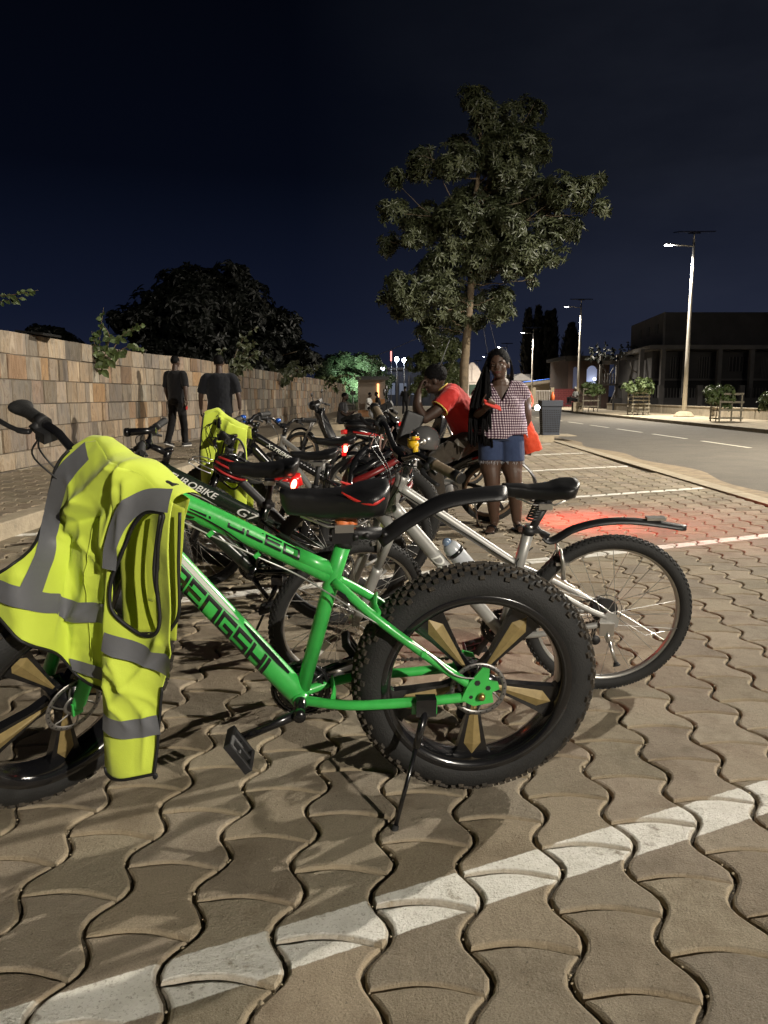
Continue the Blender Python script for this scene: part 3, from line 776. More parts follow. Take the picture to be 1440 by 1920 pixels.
for k in range(3):
    yy = 4.4 + k * 2.9; xx = 1.4 + 1.2 * (yy - 2.3) / 11.7
    mb = MB(); mb.box((xx - .01, yy, 6.35), (.08, 1.0, .75), 0, Matrix.Rotation(-.10, 3, 'Z')); obj('opening', mb, DKO, B)
mb = MB(); bx(mb, 35.5, 50, 60.2, 60.35, 7.25, 7.6); obj('parapet', mb, DW2, B)

B = thing('unfinished_frame', 'unfinished concrete frame with posts, bracing and a balustrade beside the dark building', 'building', (16.5, 62, 0))
mb = MB()
def bb(x0, x1, z0, z1, y=0, d=.2): mb.box(((x0 + x1) / 2, y, (z0 + z1) / 2), (x1 - x0, d, z1 - z0))
for x in (.6, 1.9, 3.9, 4.5): bb(x, x + .18, 0, 4.3)
obj('posts', mb, DW2, B)
mb = MB(); bb(.6, 1.9, 3.6, 3.9); bb(.6, 4.9, 1.95, 2.1); bb(1.9, 6, 3.95, 4.15); obj('beams', mb, DW2, B)
mb = MB(); mb.tube([(.8, 0, 3.6), (1.3, 0, 2.6), (1.85, 0, 3.6)], .06, 6); mb.tube([(1.4, 0, .2), (2.1, 0, 1.95)], .07, 6); mb.tube([(2.2, .1, .2), (3.2, .1, 1.95)], .07, 6); mb.tube([(3.0, 0, 3.9), (3.2, 0, 3.1), (3.9, 0, 2.9)], .06, 6); obj('bracing', mb, DW2, B)
for k in range(5):
    mb = MB(); mb.lathe([(.05, 0), (.09, .2), (.04, .45), (.08, .7), (.05, .8)], 8, c=(.85 + k * .22, 0, 2.1)); obj('baluster', mb, DW2, B)
shoot('rooftop_plants', 'row of dark potted plants on the roof between arched house and upper storey', (20.0, 66, 4.3),
      [[(x, 0, 0), (x + .1, 0, .6), (x - .1, 0, 1.2 + .3 * math.sin(x * 3))] for x in (-2.6, -2, -1.4, -.7, -.1, .5, 1.1)], .5, .22, 21, LFD, lpn=7)
shoot('dark_shrub', 'dark shrub growing in front of the unfinished frame', (19.3, 60, 0),
      [[(0, 0, 0), (x * .5, 0, 1.4), (x, 0, 2.2 + .3 * math.cos(x * 2))] for x in (-1.3, -.8, -.3, .2, .8, 1.3)], .4, .2, 22, LFD, lpn=14)

B = thing('arched_house', 'low house with tall arched openings, one glowing blue-white inside', 'house', (18.5, 75, 0))
LITW = mat('lit_room', (.8, .85, 1), .8, emit=(.42, .52, .9), es=.55)  # room light is put into the panel itself as emission
HW = wallm('reddish_wall', (0.12, 0.080, 0.066))
def arch_outline(cx, w, z0, z1, n=10):
    r_ = w / 2; return [(cx - r_, z0)] + [(cx - r_ * math.cos(PI * k / n), z1 - r_ + r_ * math.sin(PI * k / n)) for k in range(n + 1)] + [(cx + r_, z0)]
mb = MB()
def arched_wall(mb, x0, x1, z0, z1, arches, y, th):
    # strip wall around arched holes, built column by column
    xs = x0
    for cx, w, a0, a1 in arches:
        mb.box(((xs + cx - w / 2) / 2, y, (z0 + z1) / 2), (cx - w / 2 - xs, th, z1 - z0))
        mb.box((cx, y, (z0 + a0) / 2), (w, th, a0 - z0))
        n = 12; r_ = w / 2
        for k in range(n):
            a = cx - r_ + w * k / n; c = a + w / n; mid = (a + c) / 2 - cx
            zt = a1 - r_ + math.sqrt(max(0, r_ * r_ - mid * mid))
            mb.box(((a + c) / 2, y, (zt + z1) / 2), (c - a, th, z1 - zt))
        xs = cx + w / 2
    mb.box(((xs + x1) / 2, y, (z0 + z1) / 2), (x1 - xs, th, z1 - z0))
arched_wall(mb, -.85, 3.1, 0, 4.6, [(-.15, .45, 1.8, 3.9), (1.45, 1.05, 1.55, 4.0)], 0, .3)
mb.box((3.05, 4, 2.3), (.1, 7.8, 4.6)); mb.box((-.80, 4, 2.3), (.1, 7.8, 4.6)); mb.box((1.1, 7.9, 2.3), (3.9, .2, 4.6))
obj('wall', mb, HW, B)
mb = MB(); mb.box((1.1, 3.6, 4.75), (4.8, 8.6, .3)); mb.box((1.1, -.35, 4.5), (4.6, .5, .16)); obj('roof', mb, DW, B)
mb = MB(); mb.box((-.15, 1.4, 2.6), (1.1, .05, 3.2)); obj('glowing_inner_wall', mb, mat('glowing_blue_wall', (.35, .38, .5), .8, emit=(.3, .34, .55), es=.12), B)  # bluish room light is put into this wall as a faint glow
mb = MB(); mb.box((1.6, 1.6, 2.5), (2.2, .05, 3.4)); obj('lit_wall', mb, mat('lit_wall', (.6, .65, .8), .8, emit=(.25, .29, .45), es=.5), B)  # wall glows by emission to show the room lit
mb = MB(); mb.box((1.25, 1.3, 2.0), (1.7, .1, .9)); obj('lit_counter', mb, LITW, B)
mb = MB(); mb.ball((2.0, 1.0, 2.75), .13, 10, 8); obj('lit_bulb', mb, mat('bulb', (1, 1, 1), .5, emit=(.9, .93, 1), es=14), B)

B = thing('white_gabled_house', 'small pale gabled house front seen between the tall trunk and the long hair', 'house', (11.2, 100, 0))
PW = mat('pale_render_glow', (.55, .48, .42), .85, var=.12, vs=2, emit=(.5, .42, .36), es=.10)  # house front glows faintly; part of its brightness is put in as emission
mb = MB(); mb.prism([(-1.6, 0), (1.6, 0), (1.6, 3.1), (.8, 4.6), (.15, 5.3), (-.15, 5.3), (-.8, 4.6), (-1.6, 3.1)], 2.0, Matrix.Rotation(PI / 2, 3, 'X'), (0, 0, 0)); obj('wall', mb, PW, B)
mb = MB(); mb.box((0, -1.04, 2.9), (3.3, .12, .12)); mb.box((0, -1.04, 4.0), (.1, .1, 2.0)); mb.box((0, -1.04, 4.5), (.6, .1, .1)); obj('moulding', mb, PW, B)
mb = MB(); mb.box((.1, -1.05, 1.9), (.9, .1, 1.3)); obj('window', mb, mat('green_dark', (.03, .06, .04), .6), B)
B = thing('columned_house', 'small dark house with a row of columns right of the face of the woman', 'house', (17.0, 97, 0))
mb = MB(); mb.box((0, 2, 1.9), (2.6, 3, 3.8)); obj('wall', mb, DW, B)
for x in (-1.2, -.4, .4, 1.2):
    mb = MB(); mb.box((x, 0, 1.5), (.18, .18, 3.0)); obj('column', mb, DW2, B)
mb = MB(); mb.prism([(-1.6, 3.0), (1.6, 3.0), (0, 3.9)], 3.4, Matrix.Rotation(PI / 2, 3, 'X'), (0, 1.2, 0)); obj('roof', mb, DW2, B)

B = thing('old_garden_wall', 'weathered concrete wall with a blue-edged sheet roof behind the litter bin', 'wall', (19.5, 92, 0))
mb = MB(); mb.prism([(-3.4, 0), (4.2, 0), (4.2, 2.0), (2.4, 2.9), (1.4, 2.7), (.9, 3.1), (-3.4, 2.55)], .35, Matrix.Rotation(PI / 2, 3, 'X')); obj('wall_body', mb, wallm('weathered_wall', (0.20, 0.17, 0.13)), B)
mb = MB(); mb.tube([(-3.5, -.3, 2.65), (.9, -.3, 3.2)], .07, 6); obj('blue_edge', mb, mat('blue_paint', (.03, .10, .42), .5), B)
B = thing('patterned_gate', 'dark red patterned metal gate wall behind the litter bin', 'gate', (16.9, 74, 0))
RED = mat('red_metal', (0.16, 0.028, 0.030), .6, var=.3, vs=3)
mb = MB(); mb.box((0.1, 0, .95), (2.2, .06, 1.7)); obj('panel', mb, RED, B)
mb = MB()
for i in range(13):
    for k in range(9): mb.box((-.85 + i * .155, -.045, .2 + k * .18), (.05, .03, .12), 0, Matrix.Rotation(R(45 if (i + k) % 2 else -45), 3, 'Y'))
obj('pattern', mb, mat('red_metal_light', (.28, .06, .06), .5), B)
B = thing('white_gate', 'pale slatted gate between two posts, right of the hip of the woman', 'gate', (14.7, 72, 0))
for x in (-.85, .85):
    mb = MB(); mb.box((x, 0, .95), (.3, .3, 1.9)); obj('post', mb, CON2, B)
mb = MB()
for k in range(9): mb.box((-.62 + k * .155, 0, .9), (.04, .04, 1.5))
mb.box((0, 0, 1.6), (1.4, .05, .06)); mb.box((0, 0, .5), (1.4, .05, .06)); obj('slats', mb, mat('white_paint', (.6, .55, .5), .6), B)

# yard fence behind the pavement
B = thing('yard_fence', 'dim plastered fence with pillars behind the white-capped person', 'fence', (18.5, 56, 0))
for x in (-1.2, 1.4, 4.2, 7.2, 10.5):
    mb = MB(); mb.box((x, 0, .95), (.35, .35, 1.9)); obj('pillar', mb, DW2, B)
mb = MB(); mb.box((5, .05, .5), (14, .12, 1.0))
for k in range(60): mb.box((-1.6 + k * .22, .05, 1.3), (.05, .05, .8))
obj('railing', mb, DW, B)

# end of the street
B = thing('far_pavilion', 'low columned building with bluish windows at the end of the wall', 'building', (1.5, 88, 0))
mb = MB(); mb.box((0, 3, 2.0), (9, 5, 4.0)); obj('wall', mb, wallm('blue_grey', (.12, .13, .16)), B)
for k in range(7):
    mb = MB(); mb.box((-3.9 + k * 1.3, .1, 1.7), (.22, .3, 3.4)); obj('column', mb, DW2, B)
for k in range(6):
    mb = MB(); mb.box((-3.25 + k * 1.3, .47, 1.9), (.8, .04, 1.3)); obj('window', mb, mat('dim_window', (.3, .35, .45), .3, emit=(.2, .26, .4), es=.16), B)
mb = MB(); mb.box((0, 2.8, 4.15), (9.8, 6.2, .25)); obj('roof', mb, DW2, B)
B = thing('market_stall', 'small lit stall hut with a pale awning at the end of the wall', 'stall', (-.9, 58, 0))
mb = MB(); mb.box((0, .9, 1.2), (2.0, .08, 2.4)); mb.box((-1, .4, 1.2), (.08, 1.0, 2.4)); obj('back_wall', mb, mat('stall_wall_glow', (.26, .22, .18), .8, emit=(.6, .45, .3), es=.03), B)  # stall light is put into the back wall as a weak glow
mb = MB(); mb.box((0, .2, 2.45), (2.5, 1.7, .07), 0, Matrix.Rotation(R(8), 3, 'X')); obj('awning', mb, DW2, B)
mb = MB(); mb.box((.45, .8, 1.3), (.16, .05, 1.5)); obj('light_tube', mb, mat('warm_light', (1, .6, .3), .5, emit=(1, .42, .16), es=2.6), B)
mb = MB(); mb.box((.3, -.3, .45), (1.3, .5, .9)); obj('counter', mb, mat('stall_wood_glow', (.30, .15, .06), .7, var=.2, vs=5, emit=(.6, .25, .08), es=.1), B)  # warm stall light is put into the counter wood as emission
for (x, z, lab, c) in ((1.35, 5.0, 'left one of the two bright floodlights on the mast at the end of the street', 60), (2.15, 4.9, 'right one of the two bright floodlights at the end of the street', 60), (-.15, 4.05, 'small bluish floodlight left of the bright pair', 25)):
    f = thing('distant_floodlight', lab, 'floodlight', (x, 84, 0), group='floodlights at the end of the street')
    mb = MB(); mb.tube([(0, 0, 0), (0, 0, z)], .05, 6); obj('mast', mb, LMET, f)
    mb = MB(); mb.ball((0, -.1, z), (.21, .12, .24), 12, 8); obj('lamp', mb, mat('flood_%d' % c, (1, 1, 1), .5, emit=(.75, .83, 1), es=c), f)
f = thing('warning_mast', 'thin mast with a red and white lit top at the end of the street', 'mast', (.75, 83, 0))
mb = MB(); mb.tube([(0, 0, 0), (0, 0, 4.8)], .05, 6); obj('mast', mb, LMET, f)
mb = MB(); mb.box((0, 0, 5.3), (.14, .14, 1.0)); obj('red_lamp', mb, mat('red_lamp', (1, .2, .2), .5, emit=(1, .25, .22), es=3), f)
# wires
CABLEW = mat('grey_wire', (.10, .10, .11), .6)
for a, c, lab in (((2.36, 21, 4.4), (5.6, 40, 1.8), 'thin guy wire running down to the right from the tall tree, left one'), ((2.52, 21.3, 4.3), (6.2, 40, 1.9), 'thin guy wire running down to the right from the tall tree, right one')):
    mb = MB(); mb.tube([a, [lerp(a[k], c[k], .5) - (.05 if k == 2 else 0) for k in range(3)], c], .007, 5)
    tag(obj('guy_wire', mb, CABLEW), lab, 'wire')
mb = MB(); mb.tube([(1.0, 17, 1.2), (1.42, 17, 2.35)], .006, 6)
tag(obj('antenna', mb, CABLEW), 'thin slanted pale rod standing above the head of the man in red', 'rod')
mb = MB(); pts = [Vector((lerp(-8, 3, k / 12), lerp(52, 34, k / 12), lerp(1.9, 4.3, k / 12) - .5 * math.sin(PI * k / 12))) for k in range(13)]
mb.tube(pts, .012, 5); tag(obj('overhead_wire', mb, LMET), 'thin overhead wire sloping from the wall end up to the tall tree', 'wire')
# ================================================================ bicycles
RUB = mat('tyre_rubber', (0.012, 0.012, 0.012), 0.72, var=.25, vs=30, bump=.3, bs=220)
RUBD = mat('tyre_rubber_dusty', (0.016, 0.015, 0.013), 0.85, var=.3, vs=25, bump=.3, bs=160, col2=(0.055, 0.042, 0.028))
BLK = mat('black_gloss', (0.008, 0.008, 0.009), 0.22, coat=.4)
BLM = mat('black_matt', (0.014, 0.014, 0.015), 0.55, var=.2, vs=40)
BLP = mat('black_plastic', (0.009, 0.009, 0.010), 0.42, bump=.15, bs=300)
STEEL = mat('steel', (0.55, 0.54, 0.52), 0.3, 0.9)
ALU = mat('brushed_alu', (0.50, 0.49, 0.46), 0.36, 0.85, var=.12, vs=50)
GOLD = mat('gold_spoke_paint', (0.25, 0.185, 0.075), 0.5, 0.15, var=.15, vs=60)
GREEN = mat('green_frame_paint', (0.045, 0.42, 0.075), 0.33, var=.14, vs=14, coat=.35, bump=.05, bs=90)
SILV = mat('silver_frame_paint', (0.33, 0.325, 0.31), 0.42, 0.35, var=.08, vs=12, coat=.3)
DGRN = mat('dark_frame_paint', (0.010, 0.017, 0.011), 0.22, coat=.6)
WHP = mat('white_decal', (0.70, 0.70, 0.66), 0.45)
GRYP = mat('grey_decal', (0.33, 0.33, 0.32), 0.45)
REDP = mat('red_trim', (0.55, 0.03, 0.025), 0.4)
VINYL = mat('saddle_vinyl', (0.009, 0.009, 0.010), 0.38, var=.15, vs=60, bump=.12, bs=260)
PALEG = mat('worn_olive_grip', (0.17, 0.13, 0.085), 0.6, var=.2, vs=50)
CABLE = mat('cable_housing', (0.012, 0.012, 0.012), 0.35)
REDL = mat('red_lens', (0.6, 0.01, 0.01), 0.2, emit=(1.0, 0.035, 0.03), es=0.22)
REDC = mat('red_led', (1, .3, .2), 0.3, emit=(1.0, 0.10, 0.06), es=28)
ORNG = mat('orange_glow', (0.9, 0.16, 0.06), 0.4, emit=(1.0, 0.13, 0.04), es=.35)  # faint glow put into the colour of the duck beak and sticker band
YAX = Matrix.Rotation(-PI / 2, 3, 'X')          # local Z (lathe axis) -> +Y (left side of a bike)

def torus_prof(Rw, tr, flat=1.0, n=14, inner=0.75):
    # tyre section, opening towards the rim
    out = []
    for k in range(n + 1):
        a = -PI * inner + 2 * PI * inner * k / n
        out.append((Rw - tr + tr * math.cos(a), tr * flat * math.sin(a)))
    return out
def tyre_mesh(Rw, tr, knob, rows, per, kh, fat=False, seed=1, flat=1.0):
    mb = MB(); mb.lathe(torus_prof(Rw - kh, tr, flat, 16, .80), 72, M=YAX)
    r = random.Random(seed)
    for j in range(rows):
        ph = lerp(-1, 1, j / (rows - 1)) * (0.98 if fat else 0.80)
        for i in range(per):
            if fat and j in (0, rows - 1) and i % 2: continue
            a = 2 * PI * (i + (0.5 if j % 2 else 0)) / per
            rr = Rw - kh - tr + tr * math.cos(ph); yy = tr * flat * math.sin(ph)
            c = Vector((rr * math.cos(a), yy, rr * math.sin(a)))
            nrm = Vector((math.cos(ph) * math.cos(a), math.sin(ph), math.cos(ph) * math.sin(a)))
            tg = Vector((-math.sin(a), 0, math.cos(a))); sd = nrm.cross(tg)
            M_ = Matrix((tg, sd, nrm)).transposed()
            mb.box(c + nrm * kh * .3, (knob[0] * r.uniform(.85, 1.1), knob[1], kh * 1.5), 1, M_, taper=.8)
    return mb
def ring(mb, prof, seg=64, mi=0): return mb.lathe(prof, seg, mi, M=YAX, closed=True)
def rotor(mb, y, rad, mi=0):
    ring(mb, [(rad, y - .001), (rad, y + .001), (rad - .013, y + .001), (rad - .013, y - .001)], 48, mi)
    for k in range(26):
        a = 2 * PI * k / 26
        mb.lathe([(.0, 0), (.0028, 0)], 6, mi + 1, c=((rad - .0065) * math.cos(a), y + .0016, (rad - .0065) * math.sin(a)), M=YAX)
    for k in range(6):
        a = 2 * PI * k / 6
        p = [(.026 * math.cos(a), y, .026 * math.sin(a)), (.05 * math.cos(a + .35), y, .05 * math.sin(a + .35)), ((rad - .01) * math.cos(a + .5), y, (rad - .01) * math.sin(a + .5))]
        mb.tube(catmull(p, 4), .003, 5, mi, sx=.4)
    ring(mb, [(.030, y - .001), (.030, y + .0012), (.018, y + .0012), (.018, y - .001)], 24, mi)

def wheel(parent, c, P, front, rot=0.0, M=None):
    Rw, tr = P['R'], P['tr']
    if P['wheel'] == 'mag':
        w = MB(); n = 5
        for k in range(n):
            a = -PI / 2 + 2 * PI * k / n + rot
            M_ = Matrix((Vector((math.cos(a), 0, math.sin(a))), Vector((-math.sin(a), 0, math.cos(a))), Vector((0, -1, 0)))).transposed()
            r1 = Rw - 2 * tr + .012
            ol = [(.02, -.020), (.09, -.017), (.17, -.033), (r1 - .03, -.046), (r1, -.085), (r1 + .02, -.085), (r1 + .02, .085), (r1, .085), (r1 - .03, .046), (.17, .033), (.09, .017), (.02, .020)]
            w.prism(ol, .026, M_, mi=0)
            for sg in (1, -1):
                kite = [(.050, -.004), (.200, -.025), (.236, 0), (.200, .025), (.050, .004)]
                base = [M_ @ Vector((x, y, sg * .0135)) for x, y in kite]; ridge = [M_ @ Vector((.055, 0, sg * .0165)), M_ @ Vector((.20, 0, sg * .0225))]
                v = base + ridge
                f = [(0, 1, 6, 5), (1, 2, 6), (2, 3, 6), (3, 4, 5, 6)]
                if sg < 0: f = [tuple(reversed(q)) for q in f]
                w.add(v, f, 1, False)
        w.lathe([(.0, -.07), (.016, -.07), (.022, -.045), (.045, -.03), (.045, .03), (.03, .045), (.018, .07), (0, .07)], 24, 0, M=YAX)
        rotor(w, .062, .080, 2)
        root = obj('wheel', w, [BLK, GOLD, mat('rotor_steel', (.26, .25, .24), .4, .8), BLM], parent)
        rim = MB(); ri = Rw - 2 * tr - .004; ro = Rw - 1.55 * tr
        ring(rim, [(ri, -.028), (ri, .028), (ri + .006, .046), (ro, .050), (ro + .006, .044), (ro, .03), (ro, -.03), (ro + .006, -.044), (ro, -.050), (ri + .006, -.046)], 80)
        obj('rim', rim, BLK, root)
        ty = tyre_mesh(Rw, tr, (.017, .013), 8, 58, .0065, True)
    else:
        w = MB(); hubw = .045; ns = 28; ri = Rw - 2 * tr - .008
        w.lathe([(0, -.062), (.008, -.06), (.01, -.045), (.024, -.043), (.024, -.038), (.013, -.03), (.013, .03), (.024, .038), (.024, .043), (.01, .045), (.008, .06), (0, .062)], 16, 0, M=YAX)
        for k in range(ns):
            a = 2 * PI * k / ns; sg = 1 if k % 2 else -1; off = .55 * (1 if (k // 2) % 2 else -1)
            w.tube([(.024 * math.cos(a + off * 2.4), sg * .04, .024 * math.sin(a + off * 2.4)), (ri * math.cos(a), sg * .004, ri * math.sin(a))], .00125, 5, 1, cap=False)
        if not front:
            for q in range(7): w.lathe([(.0, 0), (.052 - q * .0045, 0), (.052 - q * .0045, .0028), (0, .0028)], 26, 2, c=(0, -.032 - q * .0045, 0), M=YAX, smooth=False)
        if P.get('disc'): rotor(w, .058, .078, 0)
        root = obj('wheel', w, [P.get('hubm', STEEL), STEEL, BLM], parent)
        rim = MB(); ring(rim, [(ri, -.006), (ri, .006), (ri + .008, .012), (ri + .022, .0125), (ri + .022, .009), (ri + .012, .008), (ri + .012, -.008), (ri + .022, -.009), (ri + .022, -.0125), (ri + .008, -.012)], 72)
        obj('rim', rim, P.get('rimm', ALU), root)
        ty = tyre_mesh(Rw, tr, (.011, .0075), 5 if tr > .024 else 3, 84, .0032, False)
        if P.get('reflector'):
            mb = MB(); mb.box((.5 * ri, .02, -.5 * ri), (.10, .008, .028), 0, Matrix.Rotation(R(42), 3, 'Y')); obj('spoke_reflector', mb, mat('clear_reflector', (.55, .55, .5), .15, coat=.5), root)
    obj('tyre', ty, [RUB, P.get('knobm', RUB)], root)
    if M is not None: root.matrix_basis = M @ Matrix.Translation(c)
    else: root.location = c
    return root

def text_mesh(txt, size, italic=0.2, extr=0.0, spacing=1.0):
    cu = bpy.data.curves.new('t', 'FONT'); cu.body = txt; cu.size = size; cu.shear = italic; cu.space_character = spacing
    cu.align_x = 'CENTER'; cu.align_y = 'CENTER'; cu.offset = size * .012
    o = bpy.data.objects.new('t', cu); COL.objects.link(o)
    dg = bpy.context.evaluated_depsgraph_get(); me = bpy.data.meshes.new_from_object(o.evaluated_get(dg))
    bpy.data.objects.remove(o)
    bm = bmesh.new(); bm.from_mesh(me); bpy.data.meshes.remove(me)
    for k in range(-4, 5):
        bmesh.ops.bisect_plane(bm, geom=bm.verts[:] + bm.edges[:] + bm.faces[:], plane_co=(0, k * size * .12, 0), plane_no=(0, 1, 0))
    vs = [v.co.copy() for v in bm.verts]; fs = [tuple(v.index for v in f.verts) for f in bm.faces]
    bm.verts.ensure_lookup_table(); bm.free()
    return vs, fs
def decal(parent, name, m, txt, size, a, b, t, r, side=1, sx=1.0, yc=0.0, italic=.25, spacing=1.0, rot0=0.0, flip=False):
    # wraps lettering round the side of the tube a->b (xz plane), t = place along it; r=(vertical radius, lateral radius)
    a = Vector(a); b = Vector(b); d = (b - a).normalized(); p = a.lerp(b, t)
    ra, rb = r if isinstance(r, tuple) else (r, r)
    vs, fs = text_mesh(txt, size, italic, spacing=spacing); mb = MB(); out = []
    upv = Vector((-d.z, 0, d.x));
    if upv.z < 0: upv = -upv
    dirv = d if not flip else -d
    for v in vs:
        w = (v.y + yc) / ra + rot0
        q = p + dirv * (v.x * sx) + upv * (math.sin(w) * (ra + .0012)) + Vector((0, side * math.cos(w) * (rb + .0012), 0))
        out.append(q)
    mb.add(out, fs, 0, False)
    return obj(name, mb, m, parent)
GLY = dict(B=[(.12,1,1,1),(1,1,1,.5),(.3,.5,1,.5),(1,.5,1,0),(0,0,1,0),(0,0,0,.72)], E=[(0,1,1,1),(.12,.5,.9,.5),(0,0,1,0),(0,.5,0,0),(0,1,0,.78)], N=[(0,0,0,1),(0,1,1,1),(1,1,1,0)], G=[(1,1,0,1),(0,1,0,0),(0,0,1,0),(1,0,1,.5),(.45,.5,1,.5)],
 S=[(1,1,0,1),(0,1,0,.5),(0,.5,1,.5),(1,.5,1,0),(1,0,0,0)], H=[(0,1,0,0),(1,1,1,0),(0,.5,1,.5)], I=[(0,1,0,0)], F=[(0,0,0,1),(0,1,1,1),(0,.52,.8,.52)], P=[(0,0,0,1),(0,1,1,1),(1,1,1,.45),(.3,.45,1,.45)], U=[(0,1,0,0),(0,0,1,0),(1,0,1,1)],
 C=[(1,1,0,1),(0,1,0,0),(0,0,1,0)], O=[(0,0,0,1),(0,1,1,1),(1,1,1,0),(1,0,0,0)], L=[(0,1,0,0),(0,0,1,0)], T=[(0,1,1,1),(.5,1,.5,0)], R=[(0,0,0,1),(0,1,1,1),(1,1,1,.5),(.3,.5,1,.5),(.55,.5,1,0)])
def square_text(parent, m, txt, a, b, t0, t1, hc, hgt, th, r, shear=.35, gap=.30):
    # angular sports lettering drawn as flat strokes wrapped round the tube a->b, from t0 to t1 (metres along), centred at height hc (metres round)
    a = Vector(a); b = Vector(b); d = (b - a).normalized(); upv = Vector((-d.z, 0, d.x))
    if upv.z < 0: upv = -upv
    ra, rb = r; mb = MB(); wl = [(.12 if c == 'I' else 1.0) for c in txt]; unit = (t1 - t0) / (sum(wl) + gap * (len(txt) - 1)); x0 = t0
    def P3(s_, h_):
        w = h_ / ra; return a + d * s_ + upv * (math.sin(w) * (ra + .0013)) + Vector((0, math.cos(w) * (rb + .0013), 0))
    for c, wv in zip(txt, wl):
        for (x1, y1, x2, y2) in GLY[c]:
            k = unit * (1 if c != 'I' else 0)
            p1 = Vector((x0 + x1 * k, hc + (y1 - .5) * hgt)); p2 = Vector((x0 + x2 * k, hc + (y2 - .5) * hgt)); e_ = (p2 - p1).normalized(); n_ = Vector((-e_.y, e_.x)) * th * .5
            q1, q2 = p1 - e_ * th * .5, p2 + e_ * th * .5; vs = []; fs = []; N_ = 5
            for i in range(N_ + 1):
                q = q1.lerp(q2, i / N_)
                for j in (-1, -.33, .33, 1):
                    z_ = q + n_ * j; vs.append(P3(z_.x + (z_.y - hc) * -shear, z_.y))
                if i:
                    for j in range(3): kk = 4 * i + j; fs.append((kk - 4, kk, kk + 1, kk - 3))
            mb.add(vs, fs, 0, False)
        x0 += unit * (wv + gap)
    return obj('lettering', mb, m, parent)
def shape_decal(parent, name, m, poly, a, b, r, side=1, n=1):
    # polygon strips (list of quads in (along, around) metres) wrapped on the tube a->b
    a = Vector(a); b = Vector(b); d = (b - a).normalized(); upv = Vector((-d.z, 0, d.x))
    if upv.z < 0: upv = -upv
    ra, rb = r if isinstance(r, tuple) else (r, r); mb = MB()
    for q in poly:
        # each q: polyline with width: [(s, h, w), ...]
        vs = []; fs = []; cs = catmull([Vector(p) for p in q], 5)
        for i, p in enumerate(cs):
            for j in range(4):
                h = p.y + p.z * (j / 3 - .5); w = h / ra
                vs.append(a + d * p.x + upv * (math.sin(w) * (ra + .0011)) + Vector((0, side * math.cos(w) * (rb + .0011), 0)))
            if i:
                for j in range(3): k = 4 * i + j; fs.append((k - 4, k, k + 1, k - 3))
        mb.add(vs, fs, 0, False)
    return obj(name, mb, m, parent)

def saddle(parent, c, length, width, h, tilt=0.0, trim=None, m=VINYL, rough=False):
    # c = centre of top, nose towards +x
    n = 18; seg = 20; rings = []
    for i in range(n + 1):
        t = i / n; x = lerp(-length * .42, length * .58, t)
        wprof = width / 2 * (0.30 + .70 * max(0.0, 1 - max(0, (t - .18) / .82)) ** 1.9) if t > .18 else width / 2 * (math.sqrt(max(0, 1 - ((.18 - t) / .20) ** 2)) * .92 + .08)
        if t > .93: wprof *= math.sqrt(max(.06, 1 - ((t - .93) / .085) ** 2))
        hh = h * (1.0 - .25 * t) * (1 if 0 < t < 1 else .55)
        top = .018 * (1 - t * 1.4) ** 2 + (-.004 if .3 < t < .7 else 0)
        rg = []
        for k in range(seg):
            a = 2 * PI * k / seg; ca, sa = math.cos(a), math.sin(a)
            y = wprof * (abs(ca) ** .75) * (1 if ca > 0 else -1)
            z = top + (hh * .32 * abs(sa) ** .8 if sa > 0 else -hh * .75 * abs(sa) ** .7)
            if sa < 0: y *= .78 + .22 * (1 + sa)
            rg.append(Vector((x, y, z - hh * .3)))
        rings.append(rg)
    mb = MB(); mb.loft(rings)
    s_ = obj('saddle', mb, m, parent, loc=c, rot=(0, -tilt, 0))
    mb = MB()
    for sy in (-1, 1): mb.tube([(length * .40, sy * .012, -h * .8), (length * .15, sy * .022, -h - .012), (-length * .12, sy * .024, -h - .012), (-length * .30, sy * .035, -h * .75)], .0035, 6)
    mb.box((.0, 0, -h - .018), (.05, .056, .022))
    if trim:
      for sy in (-1, 1): obj('saddle_trim', (lambda q: [q.tube(catmull([(length * .02, sy * width * .30, h * .055), (-length * .12, sy * width * .40, -h * .17), (-length * .26, sy * width * .485, -h * .22), (-length * .36, sy * width * .43, -h * .08)], 6), [(.0028, .001)] * 3 + [(.0042, .0012)] * 13 + [(.003, .001)] * 3, 8, up=(0, 0, 1))] and q)(MB()), trim, s_)
    obj('saddle_rails', mb, STEEL if not rough else BLM, s_)
    return s_

def fender(parent, name, pts, width, th=.005, m=None, curl=.018):
    # pts: (x,z) centre line; arched cross-section
    cs = catmull([Vector((p[0], 0, p[1])) for p in pts], 6); seg = 8; rings = []
    n = len(cs)
    for i, p in enumerate(cs):
        t = (cs[min(i + 1, n - 1)] - cs[max(i - 1, 0)]).normalized(); up = Vector((-t.z, 0, t.x))
        if up.z < 0: up = -up
        k = i / (n - 1); wv = (width[0] * (1 - k) + width[1] * k) / 2 if isinstance(width, tuple) else width / 2
        if k > .93: wv *= math.sqrt(max(.1, 1 - ((k - .93) / .08) ** 2))
        o = []
        for j in range(seg + 1):
            a = lerp(-1, 1, j / seg); o.append(p + Vector((0, a * wv, 0)) - up * (curl * a * a))
        for j in range(seg, -1, -1):
            a = lerp(-1, 1, j / seg); o.append(p + Vector((0, a * (wv - .001), 0)) - up * (curl * a * a + th))
        rings.append(o)
    mb = MB(); mb.loft(rings); mb.f = [tuple(reversed(f)) for f in mb.f]
    return obj(name, mb, m or BLP, parent)

